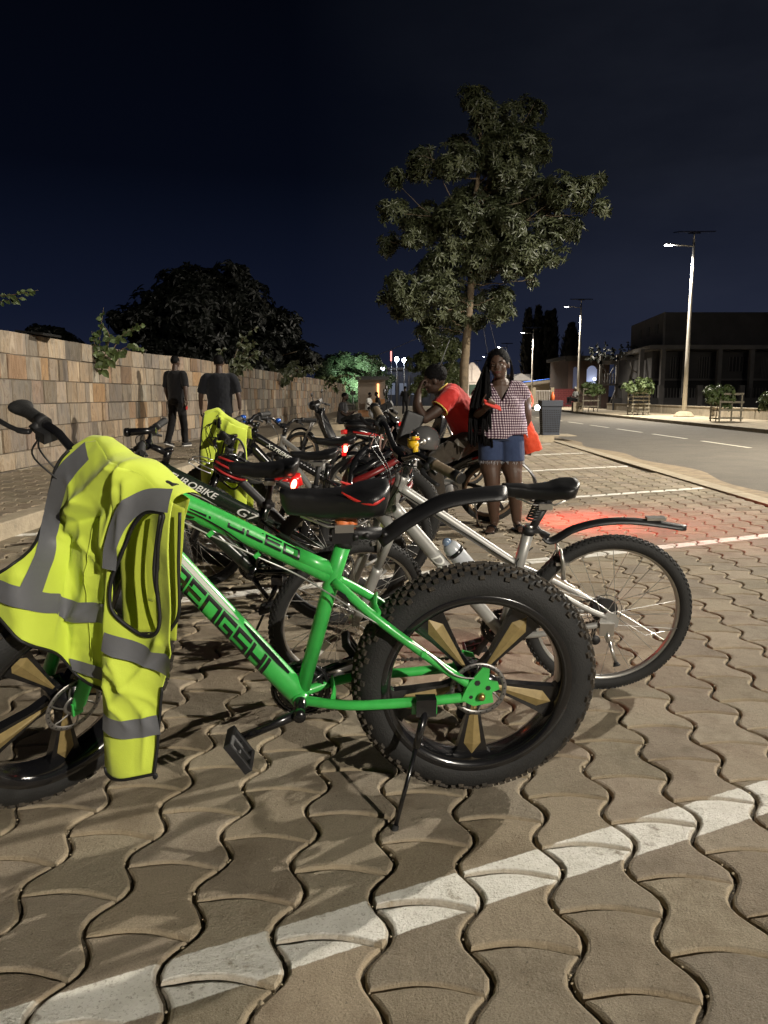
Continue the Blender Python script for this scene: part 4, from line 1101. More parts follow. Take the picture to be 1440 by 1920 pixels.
def crankset(parent, bb, ang, ring_r=.085, arm=.17, q=.075, m=BLK, pedalm=BLM, ped_rot=0.3):
    mb = MB(); mb.lathe([(0, -q), (.012, -q), (.019, -.035), (.019, .035), (.012, q), (0, q)], 16, 0, M=YAX)
    for r_, y in ((ring_r, -.048), (ring_r * .78, -.042)):
        ring(mb, [(r_, y - .0015), (r_, y + .0015), (r_ - .014, y + .0015), (r_ - .014, y - .0015)], 40)
        for k in range(36):
            a = 2 * PI * k / 36; mb.box((r_ * math.cos(a), y, r_ * math.sin(a)), (.006, .002, .005), 0, Matrix.Rotation(-a, 3, 'Y'))
    for k in range(5):
        a = 2 * PI * k / 5; mb.tube([(0, -.045, 0), ((ring_r - .008) * math.cos(a), -.045, (ring_r - .008) * math.sin(a))], .008, 6)
    for sy, a in ((1, ang), (-1, ang + PI)):
        ex, ez = arm * math.cos(a), arm * math.sin(a)
        mb.tube([(0, sy * (q - .008), 0), (ex * .5, sy * (q + .008), ez * .5), (ex, sy * (q + .014), ez)], [(.015, .011), (.012, .009), (.014, .010)], 12)
        mb.lathe([(0, 0), (.017, 0), (.017, .022), (0, .022)], 14, 0, c=(0, sy * (q - .006), 0), M=YAX if sy > 0 else YAX.inverted())
    cr_ = obj('crankset', mb, m, parent, loc=bb)
    for sy, a in ((1, ang), (-1, ang + PI)):
        ex, ez = arm * math.cos(a), arm * math.sin(a); pr = Matrix.Rotation(ped_rot, 3, 'Y')
        pm = MB(); y0 = sy * (q + .022)
        pm.tube([(0, y0, 0), (0, y0 + sy * .095, 0)], .006, 8)
        for x in (-.042, .042): pm.box(pr @ Vector((x, y0 + sy * .05, 0)), (.014, .09, .024), 0, pr)
        for k in range(3): pm.box(pr @ Vector((0, y0 + sy * (.010 + .04 * k), 0)), (.09, .012, .022), 0, pr)
        o = obj('pedal', pm, pedalm, cr_, loc=(ex, 0, ez)); mod(o, 'BEVEL', width=.002, segments=1)
    return cr_
def chain(parent, bb, ax, r1=.083, r2=.045, y=-.045):
    a = Vector((bb[0], 0, bb[2])); b = Vector((ax[0], 0, ax[2])); pts = []
    d = (b - a).normalized(); u = Vector((-d.z, 0, d.x))
    if u.z < 0: u = -u
    ua = math.atan2(u.z, u.x); loop = []
    for k in range(13): w = ua - (1 if d.x < 0 else -1) * PI * 0 + (PI * k / 12) * (1 if d.x < 0 else 1); loop.append(a + Vector((math.cos(ua + PI - PI * k / 12 + 0) * r1, 0, math.sin(ua + PI - PI * k / 12) * r1)) if False else a + (u * math.cos(PI - PI * k / 12) - d * math.sin(PI * k / 12)) * r1)
    for k in range(9): loop.append(b + (u * math.cos(PI * k / 8) + d * math.sin(PI * k / 8)) * r2)
    mb = MB(); mb.tube([(p.x, y, p.z) for p in loop], .0022, 6, closed=True)
    for p, q in [(loop[i - 1], loop[i]) for i in range(len(loop))]:
        n = max(1, int((q - p).length / .0127))
        for k in range(n):
            c = p.lerp(q, (k + .5) / n); e = (q - p).normalized()
            M_ = Matrix((e, Vector((0, 1, 0)), e.cross(Vector((0, 1, 0))))).transposed()
            mb.box((c.x, y, c.z), (.0105 if k % 2 else .008, .0075 if k % 2 else .005, .0085 if k % 2 else .006), 0, M_)
    return obj('chain', mb, mat('chain_steel', (.09, .08, .07), .45, .7), parent)

def bicycle(name, label, loc, head, lean, P, group='bicycles parked side by side'):
    t = thing(name, label, 'bicycle', (loc[0], loc[1], 0), (0, 0, 0), group)
    t.matrix_basis = Matrix.Translation((loc[0], loc[1], 0)) @ Matrix.Rotation(R(head), 4, 'Z') @ Matrix.Rotation(-R(lean), 4, 'X')
    Rw = P['R']; FM = P['frame']; fr = P.get('tube', 1.0)
    V3 = lambda p, y=0: Vector((p[0], y, p[1]))
    ht, hb, st, bb, jn = P['ht'], P['hb'], P['st'], P['bb'], P['jn']
    ax = (0, P['az']); fx = P['fx']
    mb = MB(); k = fr
    # main triangle
    mb.tube([V3(bb), V3(jn), V3(st)], [.019 * k, .021 * k, .0205 * k], 18)
    tta = V3(ht) * .72 + V3(hb) * .28; dta = V3(hb) * .8 + V3(ht) * .2
    tr_, tl_ = P.get('ttr', (.024, .020)), P.get('dtr', (.026, .024))
    tj = V3(P.get('ttj', jn))
    mid = tta.lerp(tj, .5) + Vector((0, 0, P.get('ttarch', 0)))
    mb.tube(catmull([tta, mid, tj], 8), [tuple(lerp(tr_[0], tr_[1], i / 16) * q for q in (1, P.get('ttw', .9))) for i in range(17)], 20, up=(0, 0, 1))
    mb.tube(catmull([dta, dta.lerp(V3(bb), .5) + Vector((P.get('dtarch', 0), 0, 0)), V3(bb)], 8), [(lerp(tl_[0], tl_[1], i / 16), lerp(tl_[0], tl_[1], i / 16) * .85) for i in range(17)], 20, up=(0, 0, 1))
    hd = (V3(ht) - V3(hb)).normalized()
    mb.tube([V3(hb) - hd * .006, V3(hb) + hd * .012, V3(ht) - hd * .012, V3(ht) + hd * .006], [.026 * k, .022 * k, .022 * k, .025 * k], 18)
    # bottom bracket shell
    mb.lathe([(.021, -.036), (.023, -.034), (.023, .034), (.021, .036), (.0, .036)], 20, c=(bb[0], 0, bb[1]), M=YAX)
    w = P.get('sw', .067); ssj = V3(P.get('ssj', jn))
    for sy in (-1, 1):
        q = Vector((0, sy, 0))
        mb.tube(catmull([V3(bb) + q * .022, V3((bb[0] * .72, bb[1] * .72 + ax[1] * .28)) + q * (w * .9), V3((bb[0] * .35, ax[1] * .8 + bb[1] * .2 - .012)) + q * w, V3((.02, ax[1] - .008)) + q * w], 5), .0115 * k * P.get('stay', 1.0), 12)
        mb.tube(catmull([ssj + q * .018, V3((ssj.x * .72, lerp(ssj.z, ax[1], .28))) + q * (w * .82), V3((ssj.x * .3, lerp(ssj.z, ax[1], .70))) + q * w, V3((.02, ax[1] + .02)) + q * w], 5), .0105 * k * P.get('stay', 1.0), 12)
        # drop-out plate
        mb.prism([(-.022, -.018), (.012, -.024), (.05, -.012), (.045, .02), (.02, .045), (-.012, .035), (-.026, .01)], .006, Matrix.Rotation(PI / 2, 3, 'X'), (0, sy * (w + .004), ax[1]))
    bz = lerp(ax[1], ssj.z, .78); bxx = ssj.x * .80
    if P.get('bridge', True): mb.tube([(bxx, -w * .8, bz), (bxx + .004, 0, bz + .006), (bxx, w * .8, bz)], .009, 8)
    frm = obj('frame', mb, FM, t)
    # steering assembly
    axis = (V3(ht) - V3(hb)).normalized(); sm = Matrix.Translation(V3(ht)) @ Matrix.Rotation(R(P.get('steer', 0)), 4, axis) @ Matrix.Translation(-V3(ht))
    FA = Vector((fx, 0, P['az'])); FK = P.get('forkm', FM)
    cw = P.get('fw', .060)
    crown_ = V3(hb) - axis * .035; fk = MB()
    off = FA - (crown_ - axis * ((crown_ - FA).dot(axis)))   # rake
    perp = (FA - V3(hb)) - axis * ((FA - V3(hb)).dot(axis))
    fk.tube([V3(hb), crown_], .017, 14)
    fk.tube([crown_ + Vector((0, -cw - .01, -.006)), crown_ + Vector((0, 0, .006)), crown_ + Vector((0, cw + .01, -.006))], [.018, .022, .018], 14)
    for sy in (-1, 1):
        top = crown_ + Vector((0, sy * cw, 0)) + perp * .6; bot = FA + Vector((0, sy * cw, 0)) ; md = top.lerp(bot, .42)
        fk.tube([top + axis * .01, md], .0145, 14, 1)
        fk.tube([md, md + (bot - md) * .1, bot - axis * -.02, bot], [.021, .0205, .019, .014], 14, 0)
        fk.box(bot, (.03, .008, .04))
    if P.get('susp', True):
        for sy in (-1, 1): fk.tube([FA + Vector((0, sy * cw, 0)) + axis * .16, FA + Vector((-.05, sy * cw * .7, 0)) + axis * (Rw - .12)], .006, 6)
    f_ = obj('fork', fk, [FK, P.get('stanch', STEEL)], t); f_.matrix_basis = sm
    wheel(t, (0, 0, P['az']), P, False, P.get('wr', 0)); wheel(t, FA, P, True, P.get('wrf', .1), sm)
    # stem and handlebar
    fsm_ = sm
    if 'bsteer' in P: sm = Matrix.Translation(V3(ht)) @ Matrix.Rotation(R(P['bsteer']), 4, axis) @ Matrix.Translation(-V3(ht))
    S0 = V3(ht) + axis * P.get('spacer', .03); fwdp = Vector((axis.z, 0, -axis.x)); SC = S0 + fwdp * P.get('stem', .09) + axis * P.get('stemrise', .01)
    sb = MB(); sb.tube([V3(ht), S0 + axis * .022], .0185, 16); sb.tube([S0, SC], [(.016, .015), (.014, .015)], 12); sb.lathe([(.021, -.024), (.021, .024)], 14, 0, c=SC, M=YAX)
    sb.lathe([(0, .004), (.02, .004), (.02, 0), (.02, -.01)], 16, 0, c=S0 + axis * .022)
    o = obj('stem', sb, P.get('stemm', BLK), t); o.matrix_basis = sm
    hw = P.get('bar', .33); rise = P.get('rise', .03); back = P.get('sweep', .04)
    def bp(u):   # u in -1..1
        s = abs(u); x = SC.x - back * max(0, (s - .25) / .75) ** 1.3; z = SC.z + rise * min(1, max(0, (s - .12) / .25))
        return Vector((x, u * hw + P.get('boff', 0), z))
    hb_ = MB(); hb_.tube([bp(lerp(-1, 1, i / 28)) for i in range(29)], [.0135 if 11 < i < 17 else .0112 for i in range(29)], 12)
    H = obj('handlebar', hb_, P.get('barm', BLK), t); H.matrix_basis = sm
    for sy in (-1, 1):
        g = MB(); a, b_ = bp(sy * .64), bp(sy * 1.0)
        g_ = [a.lerp(b_, i / 14) for i in range(15)]
        if P.get('flare') and sy < 0:
            g.tube(g_, [(.017, .017)] * 8 + [(.018, .019), (.018, .022), (.018, .026), (.018, .030), (.017, .032), (.016, .032), (.014, .028)], 16)
        else: g.tube(g_, [.0165 + (.0012 if i % 2 else 0) + (.003 if i in (0, 14) else 0) for i in range(15)], 16)
        gr = obj('grip', g, P.get('gripm', RUB), H)
        if P.get('gripend'):
            e_ = MB(); d_ = (b_ - a).normalized(); e_.tube([b_ - d_ * .03, b_ + d_ * .004], .019, 16); obj('grip_end', e_, BLP, gr)
        if sy not in P.get('levers', (-1, 1)): continue
        l = MB(); c = bp(sy * .60); d_ = (bp(sy * 1.0) - bp(sy * .5)).normalized()
        l.tube([c - d_ * .014, c + d_ * .014], .019, 12); l.tube([c, c + Vector((.028, 0, -.014))], [.012, .014], 10)
        p0 = c + Vector((.035, 0, -.016)); l.tube(catmull([p0, p0 + d_ * .02 + Vector((.012, 0, -.004)), p0 + d_ * .06 + Vector((.022, 0, -.006)), p0 + d_ * .115 + Vector((.026, 0, -.008))], 4), [(.006, .010)] * 6 + [(.0045, .008)] * 7, 8)
        l.box(c + Vector((.012, -sy * .03, -.020)), (.04, .034, .028)); l.tube([c + Vector((.0, -sy * .03, -.03)), c + Vector((-.02, 0, -.045))], .007, 8)
        o = obj('brake_lever', l, P.get('leverm', BLM), H)
    # cables loop from the levers down to the head tube
    cb = MB()
    for sy in P.get('levers', (-1, 1)):
        c = bp(sy * .56) + Vector((.035, -sy * .02, -.02))
        for dz, ex in ((0, .05), (.02, .025)):
            cb.tube(catmull([c, c + Vector((ex, -sy * .05, -.02)), Vector((SC.x + ex * .6, sy * .03, SC.z - .09 - dz)), Vector((hb[0] + .035, sy * .02, hb[1] + .03 - dz))], 6), .0024, 6)
    o = obj('cables', cb, CABLE, t); o.matrix_basis = sm
    # seat post and saddle
    sp = P['sad']; stv = (V3(st) - V3(bb)).normalized()
    mbp = MB(); top = Vector((sp[0] - .01, 0, sp[1] - P.get('sh', .05) - .01))
    mbp.tube([V3(st) - stv * .03, top], .0142, 14); mbp.tube([V3(st) - stv * .018, V3(st) + stv * .006], .0245, 16); mbp.box(V3(st) + Vector((-.026, 0, -.004)), (.02, .026, .018))
    pst = obj('seat_post', mbp, P.get('postm', BLM), t)
    saddle(t, Vector((sp[0], 0, sp[1])), P.get('sl', .27), P.get('swd', .16), P.get('sh', .05), P.get('stilt', 0), P.get('strim'))
    crankset(t, (bb[0], 0, bb[1]), P.get('crank', .6), P.get('cring', .08), .165, w + .012, P.get('crankm', BLK), ped_rot=P.get('prot', .3))
    chain(t, (bb[0], 0, bb[1]), (0, 0, P['az']), P.get('cring', .08), .042, -.045)
    dl = MB(); dl.tube([(0, -w - .01, P['az'] - .02), (.015, -w - .012, P['az'] - .07), (.03, -.05, P['az'] - .13)], [.010, .009, .008], 8)
    for zz in (.075, .135): dl.lathe([(0, -.004), (.020, -.004), (.020, .004), (0, .004)], 14, 0, c=(.02, -.045, P['az'] - zz), M=YAX)
    obj('derailleur', dl, BLM, t)
    if P.get('kick'):
        k0, k1 = P['kick']; kb = MB(); a, b_ = Vector(k0), Vector(k1)
        kb.tube([a, a.lerp(b_, .30)], [(.014, .011), (.011, .010)], 12); kb.tube([a.lerp(b_, .28), a.lerp(b_, .93)], .0062, 10); kb.box(a + Vector((0, -.005, .012)), (.055, .035, .05))
        ks = obj('kickstand', kb, P.get('kickm', BLK), t)
        fb = MB(); fb.tube([a.lerp(b_, .90), a.lerp(b_, .96), b_], [.009, .011, .015], 10); obj('rubber_foot', fb, RUB, ks)
    t['_'] = 0; del t['_']
    return t, frm, fsm_, dict(bp=bp, SC=SC, H=H, post=pst, V3=V3, tta=tta, tj=tj, dta=dta, axis=axis, f=f_, bsm=sm)

# ------------------------------------------------ green fat bike
PG = dict(R=.352, tr=.053, az=.352, wheel='mag', knobm=RUBD, frame=GREEN, tube=1.04, ht=(.905, .975), hb=(.955, .838), st=(.368, .775), bb=(.495, .311), jn=(.405, .655), ttj=(.405, .672),
          ttr=(.035, .024), dtr=(.040, .034), ttw=.80, ttarch=.008, fx=1.150, steer=48, fw=.078, sw=.088, stay=1.15, susp=False, bridge=False, bar=.278, boff=-.058, rise=.03, sweep=.02, stem=.11, spacer=.0, stemrise=0, bsteer=58, gripm=RUB, flare=True, levers=(-1,),
          sad=(.372, .915), sh=.085, sl=.285, swd=.20, stilt=-.02, strim=REDP, crank=PI + .02 - .0, prot=-1.0, cring=.085, kick=((.152, .105, .315), (.250, .225, .004)), stanch=BLK, ssj=(.398, .662), wr=0, wrf=.06)
PG['crank'] = math.atan2(-.055, .155)
g, gf, gsm, gi = bicycle('green_fat_bicycle', 'bright green fat-tyred bicycle with gold-spoked mag wheels leaning on its kickstand in front', (.255, 2.15), 184.3, 7, PG)
V3 = gi['V3']
# lettering on the down tube and top tube
a, b_ = gi['dta'], V3((.495, .311)); dl_ = (b_ - a).length
square_text(gf, BLK, 'BENGSHI', a, b_, .205, .575, -.005, .044, .0105, (.0378, .0318), .3, .36)
shape_decal(gf, 'stripe', mat('pale_grey_decal', (.42, .42, .39), .45), [[(.02, .034, .014), (.2, .034, .014), (.36, .033, .012), (.42, .034, .004)]], a, b_, (.0395, .0335))
shape_decal(gf, 'stripe_dark', BLK, [[(.44, .038, .005), (.49, .036, .013), (.57, .034, .015), (.63, .034, .008)]], a, b_, (.0385, .0325))
a, b_ = gi['tta'], gi['tj'] ; am = a.lerp(b_, .5) + Vector((0, 0, .008))
square_text(gf, BLK, 'IFISPUCEO', a, b_, .075, .470, .024, .024, .0062, (.0322, .0252), .3)
cat_ = [[(.10, -0.016, .004), (.12, -0.002, .008), (.15, 0.002, .006), (.20, 0.004, .004), (.27, -0.002, .005), (.33, -0.014, .004), (.40, -0.022, .003), (.455, -0.034, .001)],
        [(.10, -0.016, .004), (.108, -0.026, .006), (.125, -0.022, .008), (.13, -0.032, .006), (.15, -0.028, .004)],
        [(.15, -0.006, .003), (.17, -0.010, .010), (.185, -0.004, .003)], [(.16, -0.024, .003), (.19, -0.016, .007), (.215, -0.026, .002)],
        [(.27, -0.006, .002), (.30, -0.020, .008), (.33, -0.034, .002)], [(.36, -0.018, .002), (.385, -0.030, .007), (.40, -0.040, .001)], [(.235, -0.028, .002), (.25, -0.022, .008), (.275, -0.024, .002)]]
shape_decal(gf, 'big_cat_drawing', BLK, cat_, a, b_, (.034, .0265))
# pale moulded braces of the frame
mb = MB(); sj = V3((.395, .662))
mb.tube([(.285, -.072, .578), (.292, 0, .572), (.285, .072, .578)], [(.006, .020)] * 3, 10, up=(1, 0, .6)); obj('stay_brace', mb, GREEN, gf); mb = MB(); mb.tube([(.405, -.055, .325), (.40, 0, .322), (.405, .055, .325)], [(.022, .006)] * 3, 10)
obj('stay_brace', mb, GREEN, gf)
mb = MB(); p0 = gi['tta'].lerp(gi['tj'], .80); p1 = gi['tj'] + Vector((-.01, 0, .0))
mb.tube([p0 + Vector((0, 0, .012)), p1 + Vector((0, 0, .012))], [.0225, .021], 14); obj('top_tube_sleeve', mb, GREEN, gf)
a = V3((.405, .655), .02); b_ = V3((.02, .372), .088)
shape_decal(gf, 'stay_stripe', BLK, [[(.02, -.002, .014), (.10, .000, .016), (.17, .002, .018), (.21, .002, .008)]], a + Vector((0, .008, 0)), b_ + Vector((0, .012, 0)), (.0150, .0150))
decal(gf, 'lettering', BLK, 'ulter', .030, a + Vector((0, .008, 0)), b_ + Vector((0, .012, 0)), .50, (.0150, .0150), 1, 1.2, 0.0, .3)
mb = MB()
for (q, u) in ((.155, 0), (.39, 0), (.62, 0)):
    p = gi['tta'].lerp(gi['tj'], q); mb = MB(); mb.box((p.x, .024, p.z - .030), (.016, .012, .012), 0, Matrix.Rotation(.66, 3, 'Y')); obj('cable_stop', mb, GREEN, gf)
mb = MB(); mb.box((.16, .094, .480), (.014, .014, .016)); obj('cable_stop', mb, GREEN, gf)
mb = MB(); mb.box((.155, .094, .318), (.07, .012, .035)); obj('kickstand_plate', mb, GREEN, gf)
# brake cables along the frame
mb = MB(); a, b_ = gi['tta'], gi['tj']
pts = [a + Vector((.02, .03, -.06))] + [a.lerp(b_, k) + Vector((0, .026, -.034)) for k in (.15, .4, .62, .85)] + [Vector((.32, .075, .585)), Vector((.16, .096, .490)), Vector((.08, .11, .425)), Vector((.02, .10, .405)), Vector((-.03, .085, .40)), Vector((-.05, .085, .375))]
mb.tube(catmull(pts, 6), .0024, 6); obj('brake_cable', mb, mat('silver_cable', (.4, .4, .38), .3, .6), g)
mb = MB(); mb.ball((-.018, .082, .385), (.032, .016, .024), 12, 8); mb.tube([(-.045, .085, .375), (.03, .085, .40)], .008, 8); mb.box((.0, .082, .40), (.03, .02, .03)); obj('disc_caliper', mb, BLK, g)
mb = MB(); mb.prism([(-.035, -.02), (.02, -.03), (.055, -.01), (.035, .04), (.0, .085), (-.02, .08), (-.02, .045), (-.045, .04), (-.05, .02), (-.03, .01)], .007, Matrix.Rotation(PI / 2, 3, 'X'), (.0, .099, .352)); o = obj('dropout_plate', mb, GREEN, gf)
mb = MB()
for x, z, s in ((.012, .392, .009), (-.018, .376, .008), (.028, .35, .006)): mb.lathe([(0, 0), (s, 0)], 6, 0, c=(x, .1032, z), M=YAX, smooth=False)
obj('dropout_holes', mb, BLM, gf)
mb = MB(); mb.lathe([(0, .012), (.008, .012), (.011, .004), (.011, 0)], 12, 0, c=(0, .104, .352), M=YAX); obj('axle_nut', mb, mat('brass', (.5, .33, .12), .3, .9), g)
# rear mudguard on the seat post
fender(g, 'mudguard', [(.285, .785), (.215, .838), (.12, .892), (.03, .912), (-.062, .920)], (.075, .105), .005, BLP, .024)
mb = MB(); mb.tube([(.375, 0, .79), (.33, 0, .792), (.27, 0, .790)], [.021, .016, .019], 12); mb.box((.375, 0, .79), (.055, .05, .04))
for x, z in ((.34, .787), (.31, .79), (.262, .792)): mb.lathe([(0, .026), (.008, .026), (.008, -.026), (0, -.026)], 10, 0, c=(x, 0, z), M=YAX)
obj('mudguard_bracket', mb, BLP, g)
mb = MB(); mb.tube([(.372, 0, .800), (.372, 0, .842)], [.022, .023], 14); mb.ball((.350, .0, .822), (.016, .022, .021), 14, 8)
tl = obj('seat_post_light', mb, mat('orange_silicone', (0.62, 0.17, 0.05), .5), g)
# number plate of the chain side: shiny pedal reflector
spot_w = None

# ------------------------------------------------ silver bike on the right
PS = dict(R=.325, tr=.026, az=.325, wheel='spoke', frame=SILV, ht=(.787, .872), hb=(.840, .742), st=(.318, .672), bb=(.398, .245), jn=(.35, .52), ttj=(.352, .525), ttr=(.020, .018), dtr=(.026, .024), fx=.985,
          steer=27, forkm=SILV, stanch=SILV, rimm=ALU, rise=.05, bar=.335, sweep=.05, stem=.05, spacer=.05, stemrise=.03, gripm=PALEG, gripend=True, sad=(.268, .845), sh=.06, sl=.27, swd=.17, crank=2.1, cring=.075, reflector=True,
          kick=((.02, .075, .29), (-.02, .12, .17)), kickm=STEEL, crankm=BLM, postm=BLM)
s, sf, ssm, si = bicycle('silver_bicycle', 'silver bicycle with thin spoked wheels and long black rear mudguard, right of the green one', (.855, 2.92), 180, 10, PS)
fender(s, 'mudguard', [(.262, .655), (.235, .640), (.16, .685), (.06, .712), (-.05, .717), (-.16, .705), (-.262, .688)], (.055, .048), .005, BLP, .014)
mb = MB(); mb.box((-.145, 0, .715), (.07, .03, .010)); obj('mudguard_clip', mb, ALU, s)
mb = MB(); mb.tube([(.305, 0, .69), (.28, 0, .665), (.245, 0, .645)], [.014, .010, .012], 10); obj('mudguard_bracket', mb, BLP, s)
mb = MB(); mb.tube([(.318, 0, .676), (.316, 0, .69)], .0165, 14); obj('post_ring', mb, STEEL, s)
mb = MB()
for k in range(9): mb.lathe([(.0215, -.004), (.024, 0), (.0215, .004)], 12, 0, c=(.3085 - k * .0042, 0, .715 + k * .0105))
obj('post_bellows', mb, BLM, s)
decal(sf, 'lettering', GRYP, 'DALE', .060, si['dta'], V3((.398, .245)), .47, (.026, .0225), 1, 1.15, 0, .3)
decal(sf, 'lettering', WHP, 'DALE', .053, si['dta'], V3((.398, .245)), .473, (.0266, .0231), 1, 1.15, 0, .3)
mb = MB(); a = si['dta'].lerp(V3((.398, .245)), .50) + Vector((.045, 0, .045)) * -1 + Vector((-.0, 0, .09))
dn = (V3((.398, .245)) - si['dta']).normalized(); up_ = Vector((dn.z, 0, -dn.x)) * -1
up_ = up_ if up_.z > 0 else -up_
p = si['dta'].lerp(V3((.398, .245)), .52) + up_ * .066
mb.tube([p - dn * .10, p - dn * .085, p - dn * .06, p + dn * .04, p + dn * .07], [.020, .030, .034, .034, .028], 18)
bt = obj('water_bottle', mb, mat('translucent_bottle', (.42, .44, .47), .3, coat=.4), s)
mb = MB(); mb.tube([p - dn * .065, p - dn * .055, p - dn * .049], [.0355, .036, .0355], 18); obj('bottle_band', mb, BLK, bt)
mb = MB(); mb.ball(p - dn * .105, (.018, .018, .018), 12, 8); obj('bottle_cap', mb, mat('clear_blue', (.16, .22, .32), .15, coat=.6), bt)
# linear-pull brakes at the rear and the front
for parent_, c, M_ in ((s, Vector((.205, 0, .575)), None), (s, Vector((.905, 0, .665)), ssm)):
    mb = MB()
    for sy in (-1, 1): mb.tube([c + Vector((-.02, sy * .035, -.09)), c + Vector((-.012, sy * .042, -.02)), c + Vector((0, sy * .03, .03))], [.009, .008, .006], 8)
    mb.tube([c + Vector((0, -.03, .03)), c + Vector((0, .045, .03))], .0025, 6); mb.box(c + Vector((-.014, .028, -.03)), (.05, .012, .012)); mb.box(c + Vector((-.014, -.028, -.03)), (.05, .012, .012))
    o = obj('brake', mb, ALU, parent_)
    if M_ is not None: o.matrix_basis = M_
mb = MB(); mb.tube(catmull([(.30, .0, .60), (.36, .02, .55), (.34, .04, .50), (.26, .03, .53), (.22, .03, .60)], 5), .0028, 6); mb.tube([si['tta'] + Vector((0, .022, -.01)), V3((.37, .54), .022)], .0022, 6); obj('cables', mb, CABLE, s)
mb = MB(); mb.tube([(-.02, .075, .345), (-.14, .05, .26), (-.27, .02, .275)], .0016, 5); obj('bright_wire', mb, STEEL, s)
mb = MB(); ring(mb, [(.068, -.030), (.068, -.028), (.066, -.028), (.066, -.030)], 36); o = obj('spoke_guard', mb, BLM, s, loc=(0, 0, .325))

# ------------------------------------------------ dark bicycle behind the green one
PE = dict(R=.342, tr=.029, az=.342, wheel='spoke', disc=True, frame=DGRN, forkm=BLK, rimm=BLM, hubm=BLM, tube=1.1, ht=(.825, .835), hb=(.870, .72), st=(.345, .64), bb=(.43, .30), jn=(.375, .56), ttr=(.046, .034), ttw=.6, dtr=(.036, .034), fx=1.07, steer=6,
          bar=.31, rise=.04, sweep=.03, stem=.10, spacer=.06, sad=(.325, .845), sh=.075, sl=.33, swd=.20, crank=-2.2, stanch=BLK, kick=((.30, .09, .26), (.42, .2, .01)), knobm=RUBD)
e, ef, esm, ei = bicycle('dark_mountain_bicycle', 'dark green-black mountain bicycle right behind the green one, red light under its saddle', (-.22, 3.78), 180, 9, PE)
decal(ef, 'lettering', WHP, 'EUROBIKE', .046, ei['tta'], ei['tj'], .30, (.045, .027), 1, 1.15, .012, .3)
decal(ef, 'lettering', WHP, 'G7', .060, ei['tta'], ei['tj'], .84, (.038, .022), 1, 1.3, -.004, .3)
mb = MB(); p = ei['tta'].lerp(ei['tj'], .06); mb.box((p.x, .0285, p.z + .02), (.028, .003, .022), 0, Matrix.Rotation(.5, 3, 'Y')); obj('red_badge', mb, REDP, ef)
shape_decal(ef, 'stripe', WHP, [[(.16, -.030, .002), (.22, -.022, .008), (.30, -.030, .002)]], ei['tta'], ei['tj'], (.042, .025))
# curved lettering on the rear tyre
vs, fs = text_mesh('EUROBIKE', .040, .15, spacing=1.15); mb = MB(); out = []
for v in vs:
    a = PI / 2 + .16 + v.x / .30; rr = .288 + v.y; out.append((-rr * math.cos(a) * 1, .0268, rr * math.sin(a)))
mb.add([(-x, y, z) for x, y, z in [(o_[0], o_[1], o_[2]) for o_ in out]], fs, 0, False)
# mirrored so that it reads from the left side
mb.v = [(-(x), y, z) for x, y, z in mb.v]
rw_ = [c for c in kids(e) if c.name.startswith('wheel')][0]
obj('tyre_lettering', mb, WHP, rw_)
mb = MB()
for a0, a1 in ((2.62, 2.86), (2.88, 2.95), (2.97, 3.02)):
    n = 8; vs = []; fs = []
    for i in range(n + 1):
        a = lerp(a0 - .35, a1 - .35, i / n)
        for rr in (.279, .299): vs.append((-rr * math.cos(a) * -1, .0266, rr * math.sin(a)))
        if i: k = 2 * i; fs.append((k - 2, k - 1, k + 1, k))
    mb.add(vs, fs, 0, False)
obj('tyre_marks', mb, mat('olive_mark', (.16, .18, .05), .6), rw_)
fender(e, 'front_mudguard', [(1.18, .70), (1.06, .725), (.93, .715), (.82, .66), (.74, .57)], (.09, .12), .006, BLP, .026)
mb = MB(); mb.tube([(.845, .01, 1.005), (.97, .01, 1.0)], [.014, .019], 14); mb.tube([(.968, .01, 1.0), (.985, .01, .999)], .021, 14); o = obj('torch', mb, BLK, e); o.matrix_basis = esm
mb = MB(); mb.tube([(.985, .01, .999), (.990, .01, .999)], .017, 14); o2 = obj('torch_lens', mb, mat('glass_dark', (.1, .1, .1), .1), o)
mb = MB(); mb.tube([(.20, .0, .79), (.19, 0, .735)], [.02, .024], 12); tl = obj('tail_light', mb, REDL, e)
mb = MB(); mb.ball((.205, .045, .755), (.022, .018, .036), 14, 10); mb.tube([(.30, 0, .77), (.22, .01, .76)], .01, 8); o = obj('light_housing', mb, REDL, tl)
mb = MB(); mb.ball((.205, .058, .755), (.013, .010, .026), 14, 10, M=Matrix.Rotation(R(-18), 3, 'Y')); obj('led', mb, REDC, tl)
mb = MB()
for sy in (-1, 1): mb.tube(catmull([(.60, sy * .03, .80), (.66, sy * .035, .83), (.70, sy * .035, .86), (.66, sy * .035, .868), (.60, sy * .035, .85)], 5), .003, 6)
mb.tube([(.70, -.035, .86), (.70, .035, .86)], .003, 6)
obj('bottle_cage', mb, STEEL, e)

